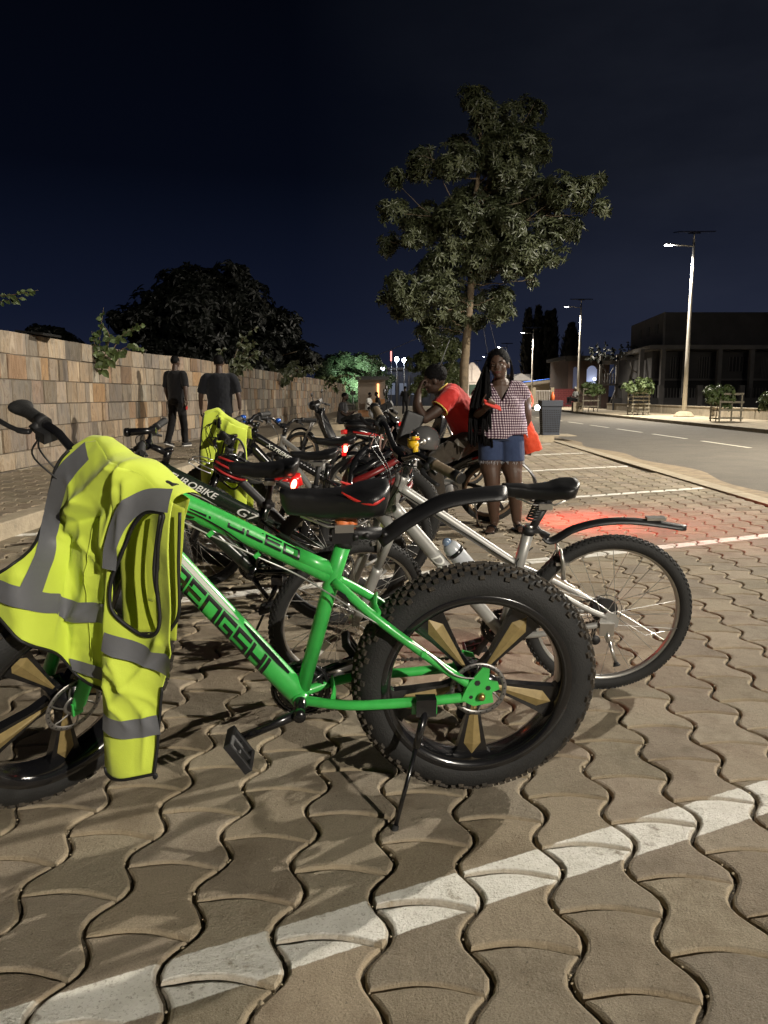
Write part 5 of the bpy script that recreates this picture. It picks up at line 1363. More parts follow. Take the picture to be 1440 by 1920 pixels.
# ------------------------------------------------ black full-suspension fat bike
PF = dict(R=.362, tr=.044, az=.362, wheel='spoke', disc=True, frame=BLK, forkm=BLK, rimm=BLM, hubm=BLM, tube=1.0, ht=(.88, .93), hb=(.92, .81), st=(.40, .70), bb=(.47, .34), jn=(.42, .60), ttr=(.030, .024), dtr=(.034, .03), fx=1.12, steer=-12, fw=.07, sw=.075,
          bar=.36, rise=.03, sweep=.03, stem=.06, sad=(.335, .875), sh=.05, sl=.27, swd=.15, crank=1.2, stanch=STEEL, knobm=RUBD)
f, ff, fsm, fi = bicycle('black_suspension_bicycle', 'black full-suspension bicycle with coil spring and wide tyres, red light on its seat post', (.03, 5.2), 183, 6, PF)
mb = MB(); a = Vector((.60, 0, .74)); b_ = Vector((.44, 0, .63)); n = 90
d = (b_ - a).normalized(); u = d.orthogonal().normalized(); v_ = d.cross(u)
mb.tube([a + d * ((b_ - a).length * i / n) + (u * math.cos(i * .55) + v_ * math.sin(i * .55)) * .025 for i in range(n + 1)], .0045, 6)
mb.tube([a, b_], .010, 8); obj('coil_shock', mb, BLM, f)
decal(ff, 'lettering', WHP, 'X-TREME', .036, fi['tta'], fi['tj'], .34, (.028, .026), 1, 1.2, 0, .3)
decal(ff, 'lettering', WHP, 'CARRERA', .028, V3((.40, .585)), V3((.12, .46)), .45, (.02, .03), 1, 1.2, 0, .3)
mb = MB(); mb.box((.30, .0, .80), (.03, .05, .075)); tl = obj('tail_light', mb, REDL, f)
mb = MB(); mb.box((.292, .026, .81), (.018, .012, .042)); mb.ball((.288, .02, .81), (.012, .02, .022), 10, 8); obj('led', mb, REDC, tl)
mb = MB(); mb.ball((.93, .09, 1.02), (.022, .022, .018), 12, 8); mb.box((.93, .09, 1.0), (.03, .03, .02)); o = obj('bell', mb, mat('blue_anodised', (.03, .12, .5), .25, .5), f); o.matrix_basis = fsm
fender(f, 'mudguard', [(.34, .66), (.20, .78), (.02, .80), (-.14, .76)], (.07, .08), .005, BLP, .02)

# ------------------------------------------------ small silver bicycle further back
PQ = dict(PS); PQ.update(steer=-20, gripm=RUB, gripend=False, kick=None, forkm=BLM, stanch=BLM, reflector=False, rise=.06, bar=.30, tube=1.1, ttr=(.024, .022), dtr=(.03, .028), ht=(.787, .80), hb=(.835, .68), sad=(.28, .80), st=(.325, .64), crank=.4)
q_, qf, qsm, qi = bicycle('small_silver_bicycle', 'silver and black bicycle turned away in the back row, blue bell on its bar', (-.22, 6.35), 143, 4, PQ)
decal(qf, 'lettering', mat('yellow_decal', (.6, .6, .08), .5), 'BIKER', .04, qi['dta'], V3((.398, .245)), .45, (.029, .024), 1, 1.2, 0, .3)
mb = MB(); mb.ball((.80, .05, .935), (.024, .024, .022), 12, 8); o = obj('bell', mb, mat('blue_anodised', (0, 0, 0)), q_); o.matrix_basis = qsm

# ------------------------------------------------ black bicycle carrying the second vest
PV = dict(PE); PV.update(frame=BLM, R=.335, az=.335, tr=.026, disc=False, steer=14, bar=.34, ht=(.83, .86), hb=(.875, .74), sad=(.33, .84), sh=.05, sl=.27, swd=.16, ttr=(.024, .02), ttw=.9, dtr=(.026, .024), stem=.08, crank=.3, kick=None, knobm=RUB)
v, vf, vsm, vi = bicycle('black_bicycle', 'plain black bicycle whose handlebar carries the smaller yellow vest', (-.05, 4.50), 181, 7, PV)
mb = MB()
p = vi['dta'].lerp(V3((.43, .30)), .12); mb.box((p.x, .028, p.z), (.075, .004, .03), 0, Matrix.Rotation(1.0, 3, 'Y')); obj('red_sticker', mb, REDP, vf)
# ================================================================ hi-vis vests
def cloth_mat(name, c1, c2, rough=.75):
    m = mat(name, c1, rough, var=.01, vs=3, col2=c2, spec=.25)
    t = m.node_tree; b = t.nodes['Principled BSDF']
    w = t.nodes.new('ShaderNodeTexNoise'); w.inputs['Scale'].default_value = 500; tc = t.nodes.new('ShaderNodeTexCoord')
    n2 = t.nodes.new('ShaderNodeTexNoise'); n2.inputs['Scale'].default_value = 22; n2.inputs['Detail'].default_value = 3
    ad = t.nodes.new('ShaderNodeMath'); ad.operation = 'MULTIPLY_ADD'; ad.inputs[1].default_value = .25
    t.links.new(tc.outputs['Object'], w.inputs[0]); t.links.new(tc.outputs['Object'], n2.inputs[0])
    t.links.new(w.outputs[0], ad.inputs[0]); t.links.new(n2.outputs[0], ad.inputs[2])
    bp = t.nodes.new('ShaderNodeBump'); bp.inputs['Strength'].default_value = .35; bp.inputs['Distance'].default_value = .006
    t.links.new(ad.outputs[0], bp.inputs['Height']); t.links.new(bp.outputs[0], b.inputs['Normal'])
    b.inputs['Sheen Weight'].default_value = .15
    return m
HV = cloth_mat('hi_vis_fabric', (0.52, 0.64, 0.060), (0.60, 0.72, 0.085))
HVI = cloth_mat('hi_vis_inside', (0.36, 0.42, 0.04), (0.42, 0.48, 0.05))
TAPE = cloth_mat('reflective_tape', (0.11, 0.113, 0.122), (0.14, 0.144, 0.155), .45)
PIPE = mat('black_piping', (.008, .008, .009), .6)
def vest_frame(o, d):
    l = math.hypot(*d); D = Vector((d[0] / l, d[1] / l, 0)); Nn = Vector((D.y, -D.x, 0))
    if Nn.y > 0: Nn = -Nn
    return Vector((o[0], o[1], 0)), D, Nn
def arc_sample(pts, n):
    pts = [Vector((p[0], p[1], 0)) for p in pts]; L_ = [0]
    for a, b in zip(pts[:-1], pts[1:]): L_.append(L_[-1] + (b - a).length)
    out = []
    for i in range(n + 1):
        t = L_[-1] * i / n; k = 0
        while k < len(L_) - 2 and L_[k + 1] < t: k += 1
        f = (t - L_[k]) / max(1e-9, L_[k + 1] - L_[k]); out.append(pts[k].lerp(pts[k + 1], f))
    return out
def coons(T, B_, L_, R_, nu, nv):
    t = arc_sample(T, nu); b = arc_sample(B_, nu); l = arc_sample(L_, nv); r = arc_sample(R_, nv); g = []
    for j in range(nv + 1):
        v = j / nv; row = []
        for i in range(nu + 1):
            u = i / nu
            row.append(t[i] * (1 - v) + b[i] * v + l[j] * (1 - u) + r[j] * u - (t[0] * (1 - u) * (1 - v) + t[-1] * u * (1 - v) + b[0] * (1 - u) * v + b[-1] * u * v))
        g.append(row)
    return g
def inpoly(x, y, P_):
    c = False; n = len(P_)
    for i in range(n):
        x1, y1 = P_[i]; x2, y2 = P_[i - 1]
        if (y1 > y) != (y2 > y) and x < (x2 - x1) * (y - y1) / (y2 - y1) + x1: c = not c
    return c
PUSH = Vector((.40, -.89, .20))
def sst(x): x = max(0, min(1, x)); return x * x * (3 - 2 * x)
def push(x, z): return .27 * sst((-.06 - x) / .26) * sst((.90 - z) / .22)
NOP = lambda x, z: 0
PF_ = [NOP]
def cloth_patch(name, g, disp, FR, m, parent, hole=None, pull=.012, off=0.0):
    O, D, Nn = FR; nv, nu = len(g) - 1, len(g[0]) - 1; mb = MB(); vs = []
    hp = None
    if hole: hp = [Vector((p[0], p[1], 0)) for p in hole]
    for row in g:
        for p in row:
            q = p.copy()
            if hp:
                best = None
                for i in range(len(hp)):
                    a, b = hp[i - 1], hp[i]; ab = b - a; t_ = max(0, min(1, (q - a).dot(ab) / max(1e-9, ab.length_squared))); c = a + ab * t_
                    if best is None or (c - q).length < best[0]: best = ((c - q).length, c)
                if best[0] < pull: q = best[1]
            vs.append(O + D * q.x + Vector((0, 0, q.y)) + Nn * (disp(q.x, q.y) + off) + PUSH * PF_[0](q.x, q.y))
    fs = []
    for j in range(nv):
        for i in range(nu):
            idx = (j * (nu + 1) + i, j * (nu + 1) + i + 1, (j + 1) * (nu + 1) + i + 1, (j + 1) * (nu + 1) + i)
            if hole:
                cx = sum(g[j + a][i + b].x for a in (0, 1) for b in (0, 1)) / 4; cy = sum(g[j + a][i + b].y for a in (0, 1) for b in (0, 1)) / 4
                if inpoly(cx, cy, hole): continue
            fs.append(idx)
    mb.add(vs, fs); o = obj(name, mb, m, parent)
    mod(o, 'SOLIDIFY', thickness=.0022, offset=0); return o
def tape(name, pts, width, disp, FR, parent, n=24, off=.0055, m=None, taper=None):
    O, D, Nn = FR; cs = catmull([Vector((p[0], p[1], 0)) for p in pts], 14); mb = MB(); vs = []; fs = []; K = 9; N_ = len(cs)
    for i, p in enumerate(cs):
        t_ = (cs[min(i + 1, N_ - 1)] - cs[max(0, i - 1)]).normalized(); s_ = Vector((-t_.y, t_.x, 0))
        w = width if not isinstance(width, tuple) else lerp(width[0], width[1], i / (N_ - 1))
        for k in range(K + 1):
            q = p + s_ * w * (k / K - .5); vs.append(O + D * q.x + Vector((0, 0, q.y)) + Nn * (disp(q.x, q.y) + off) + PUSH * (PF_[0](q.x, q.y) + off * 1.2))
        if i:
            for k in range(K): a = (i - 1) * (K + 1) + k; fs.append((a, a + 1, a + K + 2, a + K + 1))
    mb.add(vs, fs); o = obj(name, mb, m or TAPE, parent); return o
def piping(name, pts, disp, FR, parent, r=.0042, off=.002, m=None, closed=False):
    O, D, Nn = FR; cs = catmull([Vector((p[0], p[1], 0)) for p in pts], 6, closed)
    mb = MB(); mb.tube([O + D * q.x + Vector((0, 0, q.y)) + Nn * (disp(q.x, q.y) + off) + PUSH * (PF_[0](q.x, q.y) + .004) for q in cs], r, 6, closed=closed)
    return obj(name, mb, m or PIPE, parent)
def gauss(x, s): return math.exp(-x * x / (2 * s * s))
def fold(px, pz, ax_, az_, bx_, bz_, w, h, sharp=1.0):
    # ridge of height h along the segment a->b
    dx, dz = bx_ - ax_, bz_ - az_; L2 = dx * dx + dz * dz; t_ = ((px - ax_) * dx + (pz - az_) * dz) / L2
    tc_ = max(0, min(1, t_)); cx, cz = ax_ + dx * tc_, az_ + dz * tc_
    d = math.hypot(px - cx, pz - cz); e_ = max(0, 1 - abs(t_ - .5) * 1.2) if False else 1 - .5 * tc_
    return h * e_ * math.exp(-abs(d / w) ** (1.3 * sharp))
F1 = vest_frame((-.68, 1.85), (.888, -.46))
def dispA(x, z):
    bend = max(0, z - .955); d = .028 - 6.0 * bend * bend - .02 * (z > 2)
    hang = max(0, 1.0 - z)
    d += .016 * hang * math.sin(x * 19 + 1.2 + z * 2.2) * min(1, hang * 3)
    d += fold(x, z, .075, .985, -.09, .86, .020, .038) + fold(x, z, .11, .985, .045, .80, .016, .030) + fold(x, z, .125, .95, .10, .80, .012, .024)
    d += fold(x, z, -.03, .90, -.125, .80, .018, .026) + fold(x, z, .0, .86, -.11, .84, .016, -.018) + fold(x, z, -.02, .72, -.10, .50, .03, .020) + fold(x, z, .04, .86, .028, .45, .020, .022)
    d += fold(x, z, -.11, .80, -.20, .55, .022, -.028) + fold(x, z, -.05, .62, -.14, .58, .02, .012)
    d += fold(x, z, .10, .93, .03, .60, .012, .008) + fold(x, z, -.08, .95, -.02, .70, .012, .006) + fold(x, z, -.05, .80, .03, .74, .010, .012) + fold(x, z, .03, .66, -.10, .60, .009, .010)
    d += .0045 * mnoise.noise(Vector((x * 12, z * 12, 1.7))) + .0015 * mnoise.noise(Vector((x * 40, z * 40, 4)))
    return d 
def dispB(x, z):
    k = max(sst((x - .105) / .06), sst((.93 - z) / .07))
    return lerp(dispA(x, z) + .001, dispB0(x, z), k)
def dispB0(x, z):
    bend = max(0, z - .90 + (x - .1) * .4); d = .034 - 3.0 * bend * bend
    hang = max(0, .95 - z)
    d += .018 * math.sin(x * 26 - .6 + z * 1.5) * min(1, hang * 2.2)
    d += fold(x, z, .12, .96, .09, .80, .014, .022) + fold(x, z, .19, .58, .06, .40, .018, .020) + fold(x, z, .07, .52, .15, .36, .016, .016) + fold(x, z, .21, .56, .12, .50, .014, -.014)
    d += fold(x, z, .05, .50, .16, .42, .008, .012) + fold(x, z, .04, .46, .10, .36, .008, .012) + fold(x, z, .14, .40, .13, .26, .008, .008)
    d += .005 * mnoise.noise(Vector((x * 14, z * 14, 7.7)))
    d += .010 * min(1, max(0, (.11 - x) / .06))
    return d
AT = [(-0.104, 1.017), (-0.069, 1.036), (-0.032, 1.042), (-0.001, 1.025), (0.041, 1.001), (0.074, 0.998), (0.11, 0.990)]
AL = [(-0.104, 1.017), (-0.125, 0.984), (-0.151, 0.911), (-0.186, 0.827), (-0.243, 0.754), (-0.321, 0.702), (-0.459, 0.63), (-0.513, 0.575)]
AR = [(0.11, 0.990), (0.078, 0.88), (0.057, 0.749), (0.044, 0.589), (0.028, 0.426)]
AB = [(-0.513, 0.575), (-0.394, 0.606), (-0.287, 0.534), (-0.158, 0.497), (-0.085, 0.448), (0.028, 0.426)]
BL = [(0.11, 0.990), (0.078, 0.88), (0.057, 0.749), (0.044, 0.589), (0.028, 0.426), (0.011, 0.237)]
BT = [(0.11, 0.990), (0.151, 0.968), (0.195, 0.939), (0.244, 0.912)]
BR = [(0.244, 0.912), (0.242, 0.781), (0.239, 0.655), (0.227, 0.558), (0.184, 0.465), (0.173, 0.397), (0.154, 0.243)]
BB = [(0.011, 0.237), (0.025, 0.223), (0.074, 0.224), (0.154, 0.243)]
ARM = [(0.132, 0.852), (0.103, 0.793), (0.071, 0.725), (0.066, 0.659), (0.092, 0.622), (0.137, 0.59), (0.178, 0.598), (0.193, 0.63), (0.192, 0.7), (0.202, 0.777), (0.219, 0.853), (0.222, 0.886), (0.17, .885)]
vt = thing('safety_vest', 'large yellow hi-vis vest with grey tape draped over the handlebar of the green bicycle', 'safety vest', (0, 0, 0), group='yellow hi-vis vests hung on handlebars')
PF_[0] = push
cloth_patch('front_panel', coons(AT, AB, AL, AR, 110, 130), dispA, F1, HV, vt)
cloth_patch('side_panel', coons(BT, BB, BL, BR, 44, 110), dispB, F1, HV, vt, hole=ARM, pull=.006, off=.006)
# the far half of the vest seen through the armhole, and the part falling behind the bar
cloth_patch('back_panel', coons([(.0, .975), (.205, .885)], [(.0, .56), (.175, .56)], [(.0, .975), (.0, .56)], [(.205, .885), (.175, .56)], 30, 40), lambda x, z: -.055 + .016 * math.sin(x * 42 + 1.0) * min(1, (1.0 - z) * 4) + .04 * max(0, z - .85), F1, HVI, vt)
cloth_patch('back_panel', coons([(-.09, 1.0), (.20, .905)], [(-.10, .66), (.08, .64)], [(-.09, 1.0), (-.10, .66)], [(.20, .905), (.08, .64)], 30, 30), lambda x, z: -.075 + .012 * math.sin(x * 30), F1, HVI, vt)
# cloth closing over the bar
mb = MB(); top = arc_sample([(-0.104, 1.017), (-0.069, 1.036), (-0.032, 1.042), (-0.001, 1.025), (0.041, 1.001), (0.11, 0.990), (0.151, 0.968), (0.195, 0.939), (0.244, 0.912)], 48); vs = []; fs = []
O_, D_, N_ = F1
for i, p in enumerate(top):
    d0 = dispA(p.x, p.y) if p.x < .11 else dispB(p.x, p.y) + .006
    for k in range(9):
        a = k / 8 * PI; vs.append(O_ + D_ * p.x + N_ * lerp(d0, -.072, (1 - math.cos(a)) / 2) + Vector((0, 0, p.y + .014 * math.sin(a) + .004 * math.sin(p.x * 60) * math.sin(a))))
    if i:
        for k in range(8): a = (i - 1) * 9 + k; fs.append((a, a + 1, a + 10, a + 9))
mb.add(vs, fs); obj('shoulder', mb, HV, vt)
tape('reflective_tape', [(-0.040, 1.018), (-0.100, 0.950), (-0.150, 0.843), (-0.180, 0.766), (-0.224, 0.686), (-0.270, 0.625)], .058, dispA, F1, vt)
tape('reflective_tape', [(-0.44, .625), (-0.36, 0.650), (-0.29, 0.640), (-0.184, 0.628), (-0.068, 0.625), (0.042, 0.632)], .052, dispA, F1, vt, off=.005)
tape('reflective_tape', [(0.236, 0.915), (0.165, 0.912), (0.105, 0.868), (0.075, 0.805), (0.064, 0.745)], (.052, .034), dispB, F1, vt, off=.0105)
tape('reflective_tape', [(0.046, 0.572), (0.125, 0.548), (0.180, 0.530), (0.224, 0.522)], .050, dispB, F1, vt, off=.0105)
tape('reflective_tape', [(-0.102, 0.484), (-0.063, 0.478), (0.028, 0.472)], .034, dispA, F1, vt)
tape('reflective_tape', [(0.022, 0.365), (0.091, 0.356), (0.170, 0.372)], .048, dispB, F1, vt, off=.0105)
piping('piping', AL[:-1], dispA, F1, vt, .004)
piping('piping', AB, dispA, F1, vt, .004)
piping('piping', BB + BR[::-1][:3], dispB, F1, vt, .004, off=.008)
piping('armhole_piping', ARM, dispB, F1, vt, .005, off=.008, closed=True)
piping('zip', [(.155, .88), (.125, .74), (.135, .66), (.165, .60)], lambda x, z: -.03, F1, vt, .0045)
piping('seam', [(.215, .88), (.205, .76), (.20, .64), (.17, .59)], lambda x, z: -.028, F1, vt, .0045)
piping('seam', [(-.01, .86), (-.02, .75), (-.028, .60), (-.03, .5)], dispA, F1, vt, .0012, m=HV)

PF_[0] = NOP
F2 = vest_frame((-1.0, 4.55), (.95, -.2))
def disp2(x, z): return .04 + .035 * math.sin(x * 34 + z * 3 + .4) * min(1, (1.08 - z) * 3) - 5 * max(0, z - .98 + x * .5) ** 2 + fold(x, z, .05, 1.04, -.02, .55, .02, .03) + fold(x, z, .11, .98, .03, .70, .02, .025) + .008 * mnoise.noise(Vector((x * 16, z * 16, 2)))
L2_ = [(-0.042, 1.048), (-0.062, 0.877), (-0.084, 0.656), (-0.108, 0.382)]
T2_ = [(-0.042, 1.048), (0.012, 1.064), (0.07, 1.018), (0.142, 0.981), (0.207, 0.954)]
R2_ = [(0.207, 0.954), (0.212, 0.787), (0.213, 0.568), (0.199, 0.338)]
B2_ = [(-0.108, 0.382), (-0.012, 0.369), (0.089, 0.347), (0.199, 0.338)]
A2_ = [(.115, .90), (0.075, 0.863), (0.045, 0.753), (0.045, 0.659), (0.097, 0.612), (0.165, 0.624), (0.198, 0.725), (0.200, 0.838), (.17, .90)]
v2 = thing('safety_vest', 'smaller yellow hi-vis vest hung on the black bicycle in the row behind', 'safety vest', (0, 0, 0), group='yellow hi-vis vests hung on handlebars')
cloth_patch('front_panel', coons(T2_, B2_, L2_, R2_, 44, 70), disp2, F2, HV, v2, hole=A2_, pull=.006)
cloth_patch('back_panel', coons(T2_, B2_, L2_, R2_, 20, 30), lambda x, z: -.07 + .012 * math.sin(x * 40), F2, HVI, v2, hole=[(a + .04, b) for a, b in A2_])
mb = MB(); O_, D_, N_ = F2; vs = []; fs = []; top = arc_sample(T2_, 24)
for i, p in enumerate(top):
    for k in range(7):
        a = k / 6 * PI; vs.append(O_ + D_ * p.x + N_ * lerp(disp2(p.x, p.y), -.07, (1 - math.cos(a)) / 2) + Vector((0, 0, p.y + .018 * math.sin(a))))
    if i:
        for k in range(6): a = (i - 1) * 7 + k; fs.append((a, a + 1, a + 8, a + 7))
mb.add(vs, fs); obj('shoulder', mb, HV, v2)
piping('armhole_piping', A2_, disp2, F2, v2, .006, closed=True); piping('piping', L2_, disp2, F2, v2, .005)

# ================================================================ helmets, duck
def vented_helmet(name, label, loc, rot, s, shell, accent, cat='helmet', strap=True):
    t = thing(name, label, cat, loc, rot); mb = MB()
    # ribs over a low dome: nose to tail, with dark gaps
    for k in range(-3, 4):
        y0 = k * .026; pts = []
        for i in range(13):
            a = lerp(.02, .98, i / 12) * PI; r_ = math.sqrt(max(.05, 1 - (abs(y0) / .10) ** 2))
            pts.append((math.cos(a) * .135 * (.55 + .45 * r_), y0 * (1 - .25 * abs(math.cos(a)) ** 3), math.sin(a) * .125 * (.35 + .65 * r_)))
        mb.tube([Vector(p) * s for p in pts], [(.013 * s, .0095 * s)] * 13, 8, 0 if k % 2 else 1)
    mb.tube([Vector((.138 * math.cos(a), .100 * math.sin(a), .012)) * s for a in [2 * PI * q / 28 for q in range(28)]], .013 * s, 8, 0, closed=True)
    for xx in (-.07, 0.0, .07):
        w = math.sqrt(1 - (xx / .15) ** 2)
        mb.tube([Vector((xx, .100 * w * math.cos(a), .112 * w * math.sin(a))) * s for a in [PI * q / 14 for q in range(15)]], .008 * s, 6, 0)
    obj('shell', mb, [shell, accent], t)
    mb = MB(); mb.ball((0, 0, 0), (.112 * s, .080 * s, .095 * s), 16, 10); mb.f = [f for f in mb.f]; obj('padding', mb, BLM, t)
    return t
hb1 = vented_helmet('cycling_helmet', 'black vented cycling helmet with red trim hanging by straps above the big saddle', (-.055, 3.32, .79), (R(80), R(-15), R(60)), 1.32, BLK, mat('dark_red', (.16, .012, .012), .35))
mb = MB(); M_ = None
for a, c in (((-.02, 3.30, .86), (.04, 3.25, 1.02)), ((.0, 3.32, .83), (-.01, 3.28, 1.0)), ((-.06, 3.3, .86), (-.04, 3.28, .98))):
    mb.tube(catmull([a, ((a[0] + c[0]) / 2 - .012, (a[1] + c[1]) / 2, (a[2] + c[2]) / 2), c], 4), [(.0065, .0012)] * 9, 6)
MI = hb1.matrix_basis.inverted() if False else (Matrix.Translation((-.055, 3.32, .79)) @ Euler((R(80), R(-15), R(60))).to_matrix().to_4x4()).inverted()
mb.v = [tuple(MI @ Vector(p)) for p in mb.v]
obj('straps', mb, mat('pink_strap', (.30, .19, .16), .6), hb1)
hb2 = vented_helmet('cycling_helmet', 'black cycling helmet with red flame marks hanging inside the smaller vest', (-.865, 4.36, .745), (R(95), R(25), R(20)), .74, BLK, mat('bright_red', (.45, .03, .03), .4))
gh = thing('open_face_helmet', 'grey open-face motorcycle helmet with clear visor beside the knee of the man in red', 'helmet', (.34, 6.42, .78), (0, R(-8), R(170)))
mb = MB()
prof = []
M_ = Matrix.Identity(3)
mb.lathe([(.128 * math.cos(a), .125 * math.sin(a)) for a in [R(q) for q in range(-32, 91, 8)]], 28, 0, ang=2 * PI)
# open the face: drop faces in front below the brow
keep = []; 
for f in mb.f:
    c = sum((Vector(mb.v[i]) for i in f), Vector()) / len(f)
    keep.append(not (c.x > .045 and c.z < .035 and abs(c.y) < .095))
mb.f = [f for f, k in zip(mb.f, keep) if k]; mb.m = [m_ for m_, k in zip(mb.m, keep) if k]; mb.sm = [m_ for m_, k in zip(mb.sm, keep) if k]
o = obj('shell', mb, mat('grey_shell', (.10, .10, .10), .25, coat=.6), gh); mod(o, 'SOLIDIFY', thickness=.02, offset=-1)
mb = MB(); mb.lathe([(.134 * math.cos(a), .130 * math.sin(a)) for a in [R(q) for q in range(-26, 30, 7)]], 16, 0, ang=R(150), a0=R(-75)); obj('visor', mb, mat('clear_visor', (.35, .35, .33), .12, coat=.8, trans=.6), gh)
mb = MB(); mb.lathe([(0, .135), (.022, .135), (.028, .128)], 16, 0, M=YAX); mb.tube([(0, .128, 0), (.06, .115, -.04), (.02, .10, -.09)], .012, 8); obj('pivot_cover', mb, ALU, gh)
# little yellow duck on the silver bicycle's bar
dk = thing('rubber_duck', 'tiny yellow rubber duck with a dark propeller cap on the handlebar of the silver bicycle', 'toy', (.118, 3.12, .955), (0, 0, R(-60)))
YD = mat('duck_yellow', (.75, .48, .02), .4)
mb = MB(); mb.ball((0, 0, 0), (.028, .022, .020), 16, 10); mb.ball((.018, 0, -.022), (.012, .012, .022), 10, 8); mb.tube([(-.02, 0, .005), (-.042, 0, .02)], [.012, .003], 8); obj('body', mb, YD, dk)
mb = MB(); mb.ball((.014, 0, .028), (.017, .016, .016), 14, 10); obj('head', mb, YD, dk)
mb = MB(); mb.ball((.034, 0, .024), (.010, .009, .004), 10, 6); obj('beak', mb, ORNG, dk)
mb = MB(); mb.lathe([(.0175, .034), (.0165, .043), (.009, .052), (0, .054)], 14, 0, c=(.013, 0, 0)); mb.box((.013, 0, .058), (.03, .006, .003)); obj('cap', mb, BLK, dk)
mb = MB(); mb.tube([(.0, 0, -.02), (0, 0, -.06)], .006, 8); obj('mount', mb, BLM, dk)
# ================================================================ people
SKIN = mat('dark_skin', (0.050, 0.027, 0.018), 0.55, var=.15, vs=14, bump=.12, bs=160, spec=.5)
SKIN2 = mat('brown_skin', (0.070, 0.037, 0.023), 0.55, var=.15, vs=14, bump=.12, bs=160, spec=.5)
HAIR = mat('black_hair', (0.0028, 0.0025, 0.003), 0.75, bump=.6, bs=120, spec=.15)
SOLE = mat('shoe_white', (.60, .58, .55), .6)
def body(name, parts, m, parent, vox=.0065, smooth=3, disp=0.0, ds=.08):
    """One continuous surface: tapered limbs, balls and lofts fused together."""
    mb = MB()
    for p in parts:
        k = p[0]
        if k == 'l':       # limb: points, radii (round ends)
            pts, rs = p[1], p[2]
            cs = catmull(pts, 4); n = len(cs) - 1; out = []
            for i in range(len(cs)):
                q = i / n * (len(rs) - 1); a = int(q); b = min(a + 1, len(rs) - 1); f = q - a
                ra, rb = rs[a], rs[b]
                if isinstance(ra, tuple): out.append((lerp(ra[0], rb[0], f), lerp(ra[1], rb[1], f)))
                else: out.append(lerp(ra, rb, f))
            mb.tube(cs, out, 16, up=p[3] if len(p) > 3 else None)
            for e_, r_ in ((cs[0], out[0]), (cs[-1], out[-1])):
                rr = min(r_) if isinstance(r_, tuple) else r_; mb.ball(e_, rr * .98, 12, 8)
        elif k == 't':     # tube with flat ends
            cs = catmull(p[1], 4); n = len(cs) - 1; rs = p[2]; out = []
            for i in range(len(cs)):
                q = i / n * (len(rs) - 1); a = int(q); b = min(a + 1, len(rs) - 1); f = q - a
                ra, rb = rs[a], rs[b]
                out.append((lerp(ra[0], rb[0], f), lerp(ra[1], rb[1], f)) if isinstance(ra, tuple) else lerp(ra, rb, f))
            mb.tube(cs, out, 22, up=p[3] if len(p) > 3 else None)
        elif k == 'b': mb.ball(p[1], p[2], 20, 14, M=p[3] if len(p) > 3 else None)
    o = obj(name, mb, m, parent)
    mod(o, 'REMESH', mode='VOXEL', voxel_size=vox, use_smooth_shade=True)
    mod(o, 'SMOOTH', factor=.5, iterations=smooth)
    if disp:
        tx = bpy.data.textures.new(name, 'CLOUDS'); tx.noise_scale = ds; tx.noise_depth = 2
        dm = mod(o, 'DISPLACE', strength=disp, mid_level=.5); dm.texture = tx
    bake(o)
    for p_ in o.data.polygons: p_.use_smooth = True
    o.data.materials.clear(); o.data.materials.append(m)
    return o
def head_parts(c, s=1.0, yaw=0, pitch=0, roll=0):
    # face looks to +x before the turn; c = centre of the skull
    M_ = Euler((R(roll), R(pitch), R(yaw))).to_matrix(); c = Vector(c)
    T = lambda x, y, z: c + M_ @ (Vector((x, y, z)) * s)
    B = lambda x, y, z, r: ('b', T(x, y, z), tuple(q * s for q in r), M_)
    return [B(0, 0, .02, (.095, .076, .098)), B(.022, 0, -.035, (.072, .060, .078)), B(.045, 0, -.072, (.040, .038, .034)),
            B(.085, 0, -.012, (.020, .013, .026)), B(.098, 0, -.024, (.013, .017, .011)),
            B(.082, 0, -.052, (.014, .026, .0085)), B(.080, 0, -.063, (.013, .022, .008)), B(.074, 0, -.086, (.020, .022, .015)),
            B(.070, .036, .018, (.024, .024, .009)), B(.070, -.036, .018, (.024, .024, .009)),
            B(.058, .042, -.030, (.026, .020, .022)), B(.058, -.042, -.030, (.026, .020, .022)),
            B(-.005, .078, -.012, (.020, .009, .030)), B(-.005, -.078, -.012, (.020, .009, .030))], T, M_
def face_bits(parent, T, M_, s=1.0):
    EW = mat('eye_white', (.50, .46, .42), .25); EI = mat('eye_iris', (.01, .007, .005), .1); LIP = mat('lip', (.13, .050, .042), .4)
    for sy in (-1, 1):
        mb = MB(); mb.ball(T(.076, sy * .031, .0), (.012 * s, .0135 * s, .0065 * s), 12, 8, M=M_); e_ = obj('eye', mb, EW, parent)
        mb = MB(); mb.ball(T(.0845, sy * .031, .0), (.004 * s, .0055 * s, .0055 * s), 10, 8, M=M_); obj('pupil', mb, EI, e_)
        mb = MB(); mb.tube([T(.093, sy * .016, .021), T(.091, sy * .034, .027), T(.078, sy * .052, .020)], [.0025 * s, .0035 * s, .0015 * s], 6); obj('eyebrow', mb, HAIR, parent)
    mb = MB(); mb.tube(catmull([T(.086, -.026, -.057), T(.096, -.010, -.0535), T(.0965, 0, -.0555), T(.096, .010, -.0535), T(.086, .026, -.057)], 4), [(.0035 * s, .004 * s)] * 17, 8)
    mb.tube(catmull([T(.085, -.024, -.060), T(.095, 0, -.065), T(.085, .024, -.060)], 4), [(.004 * s, .004 * s)] * 9, 8); obj('lips', mb, LIP, parent)
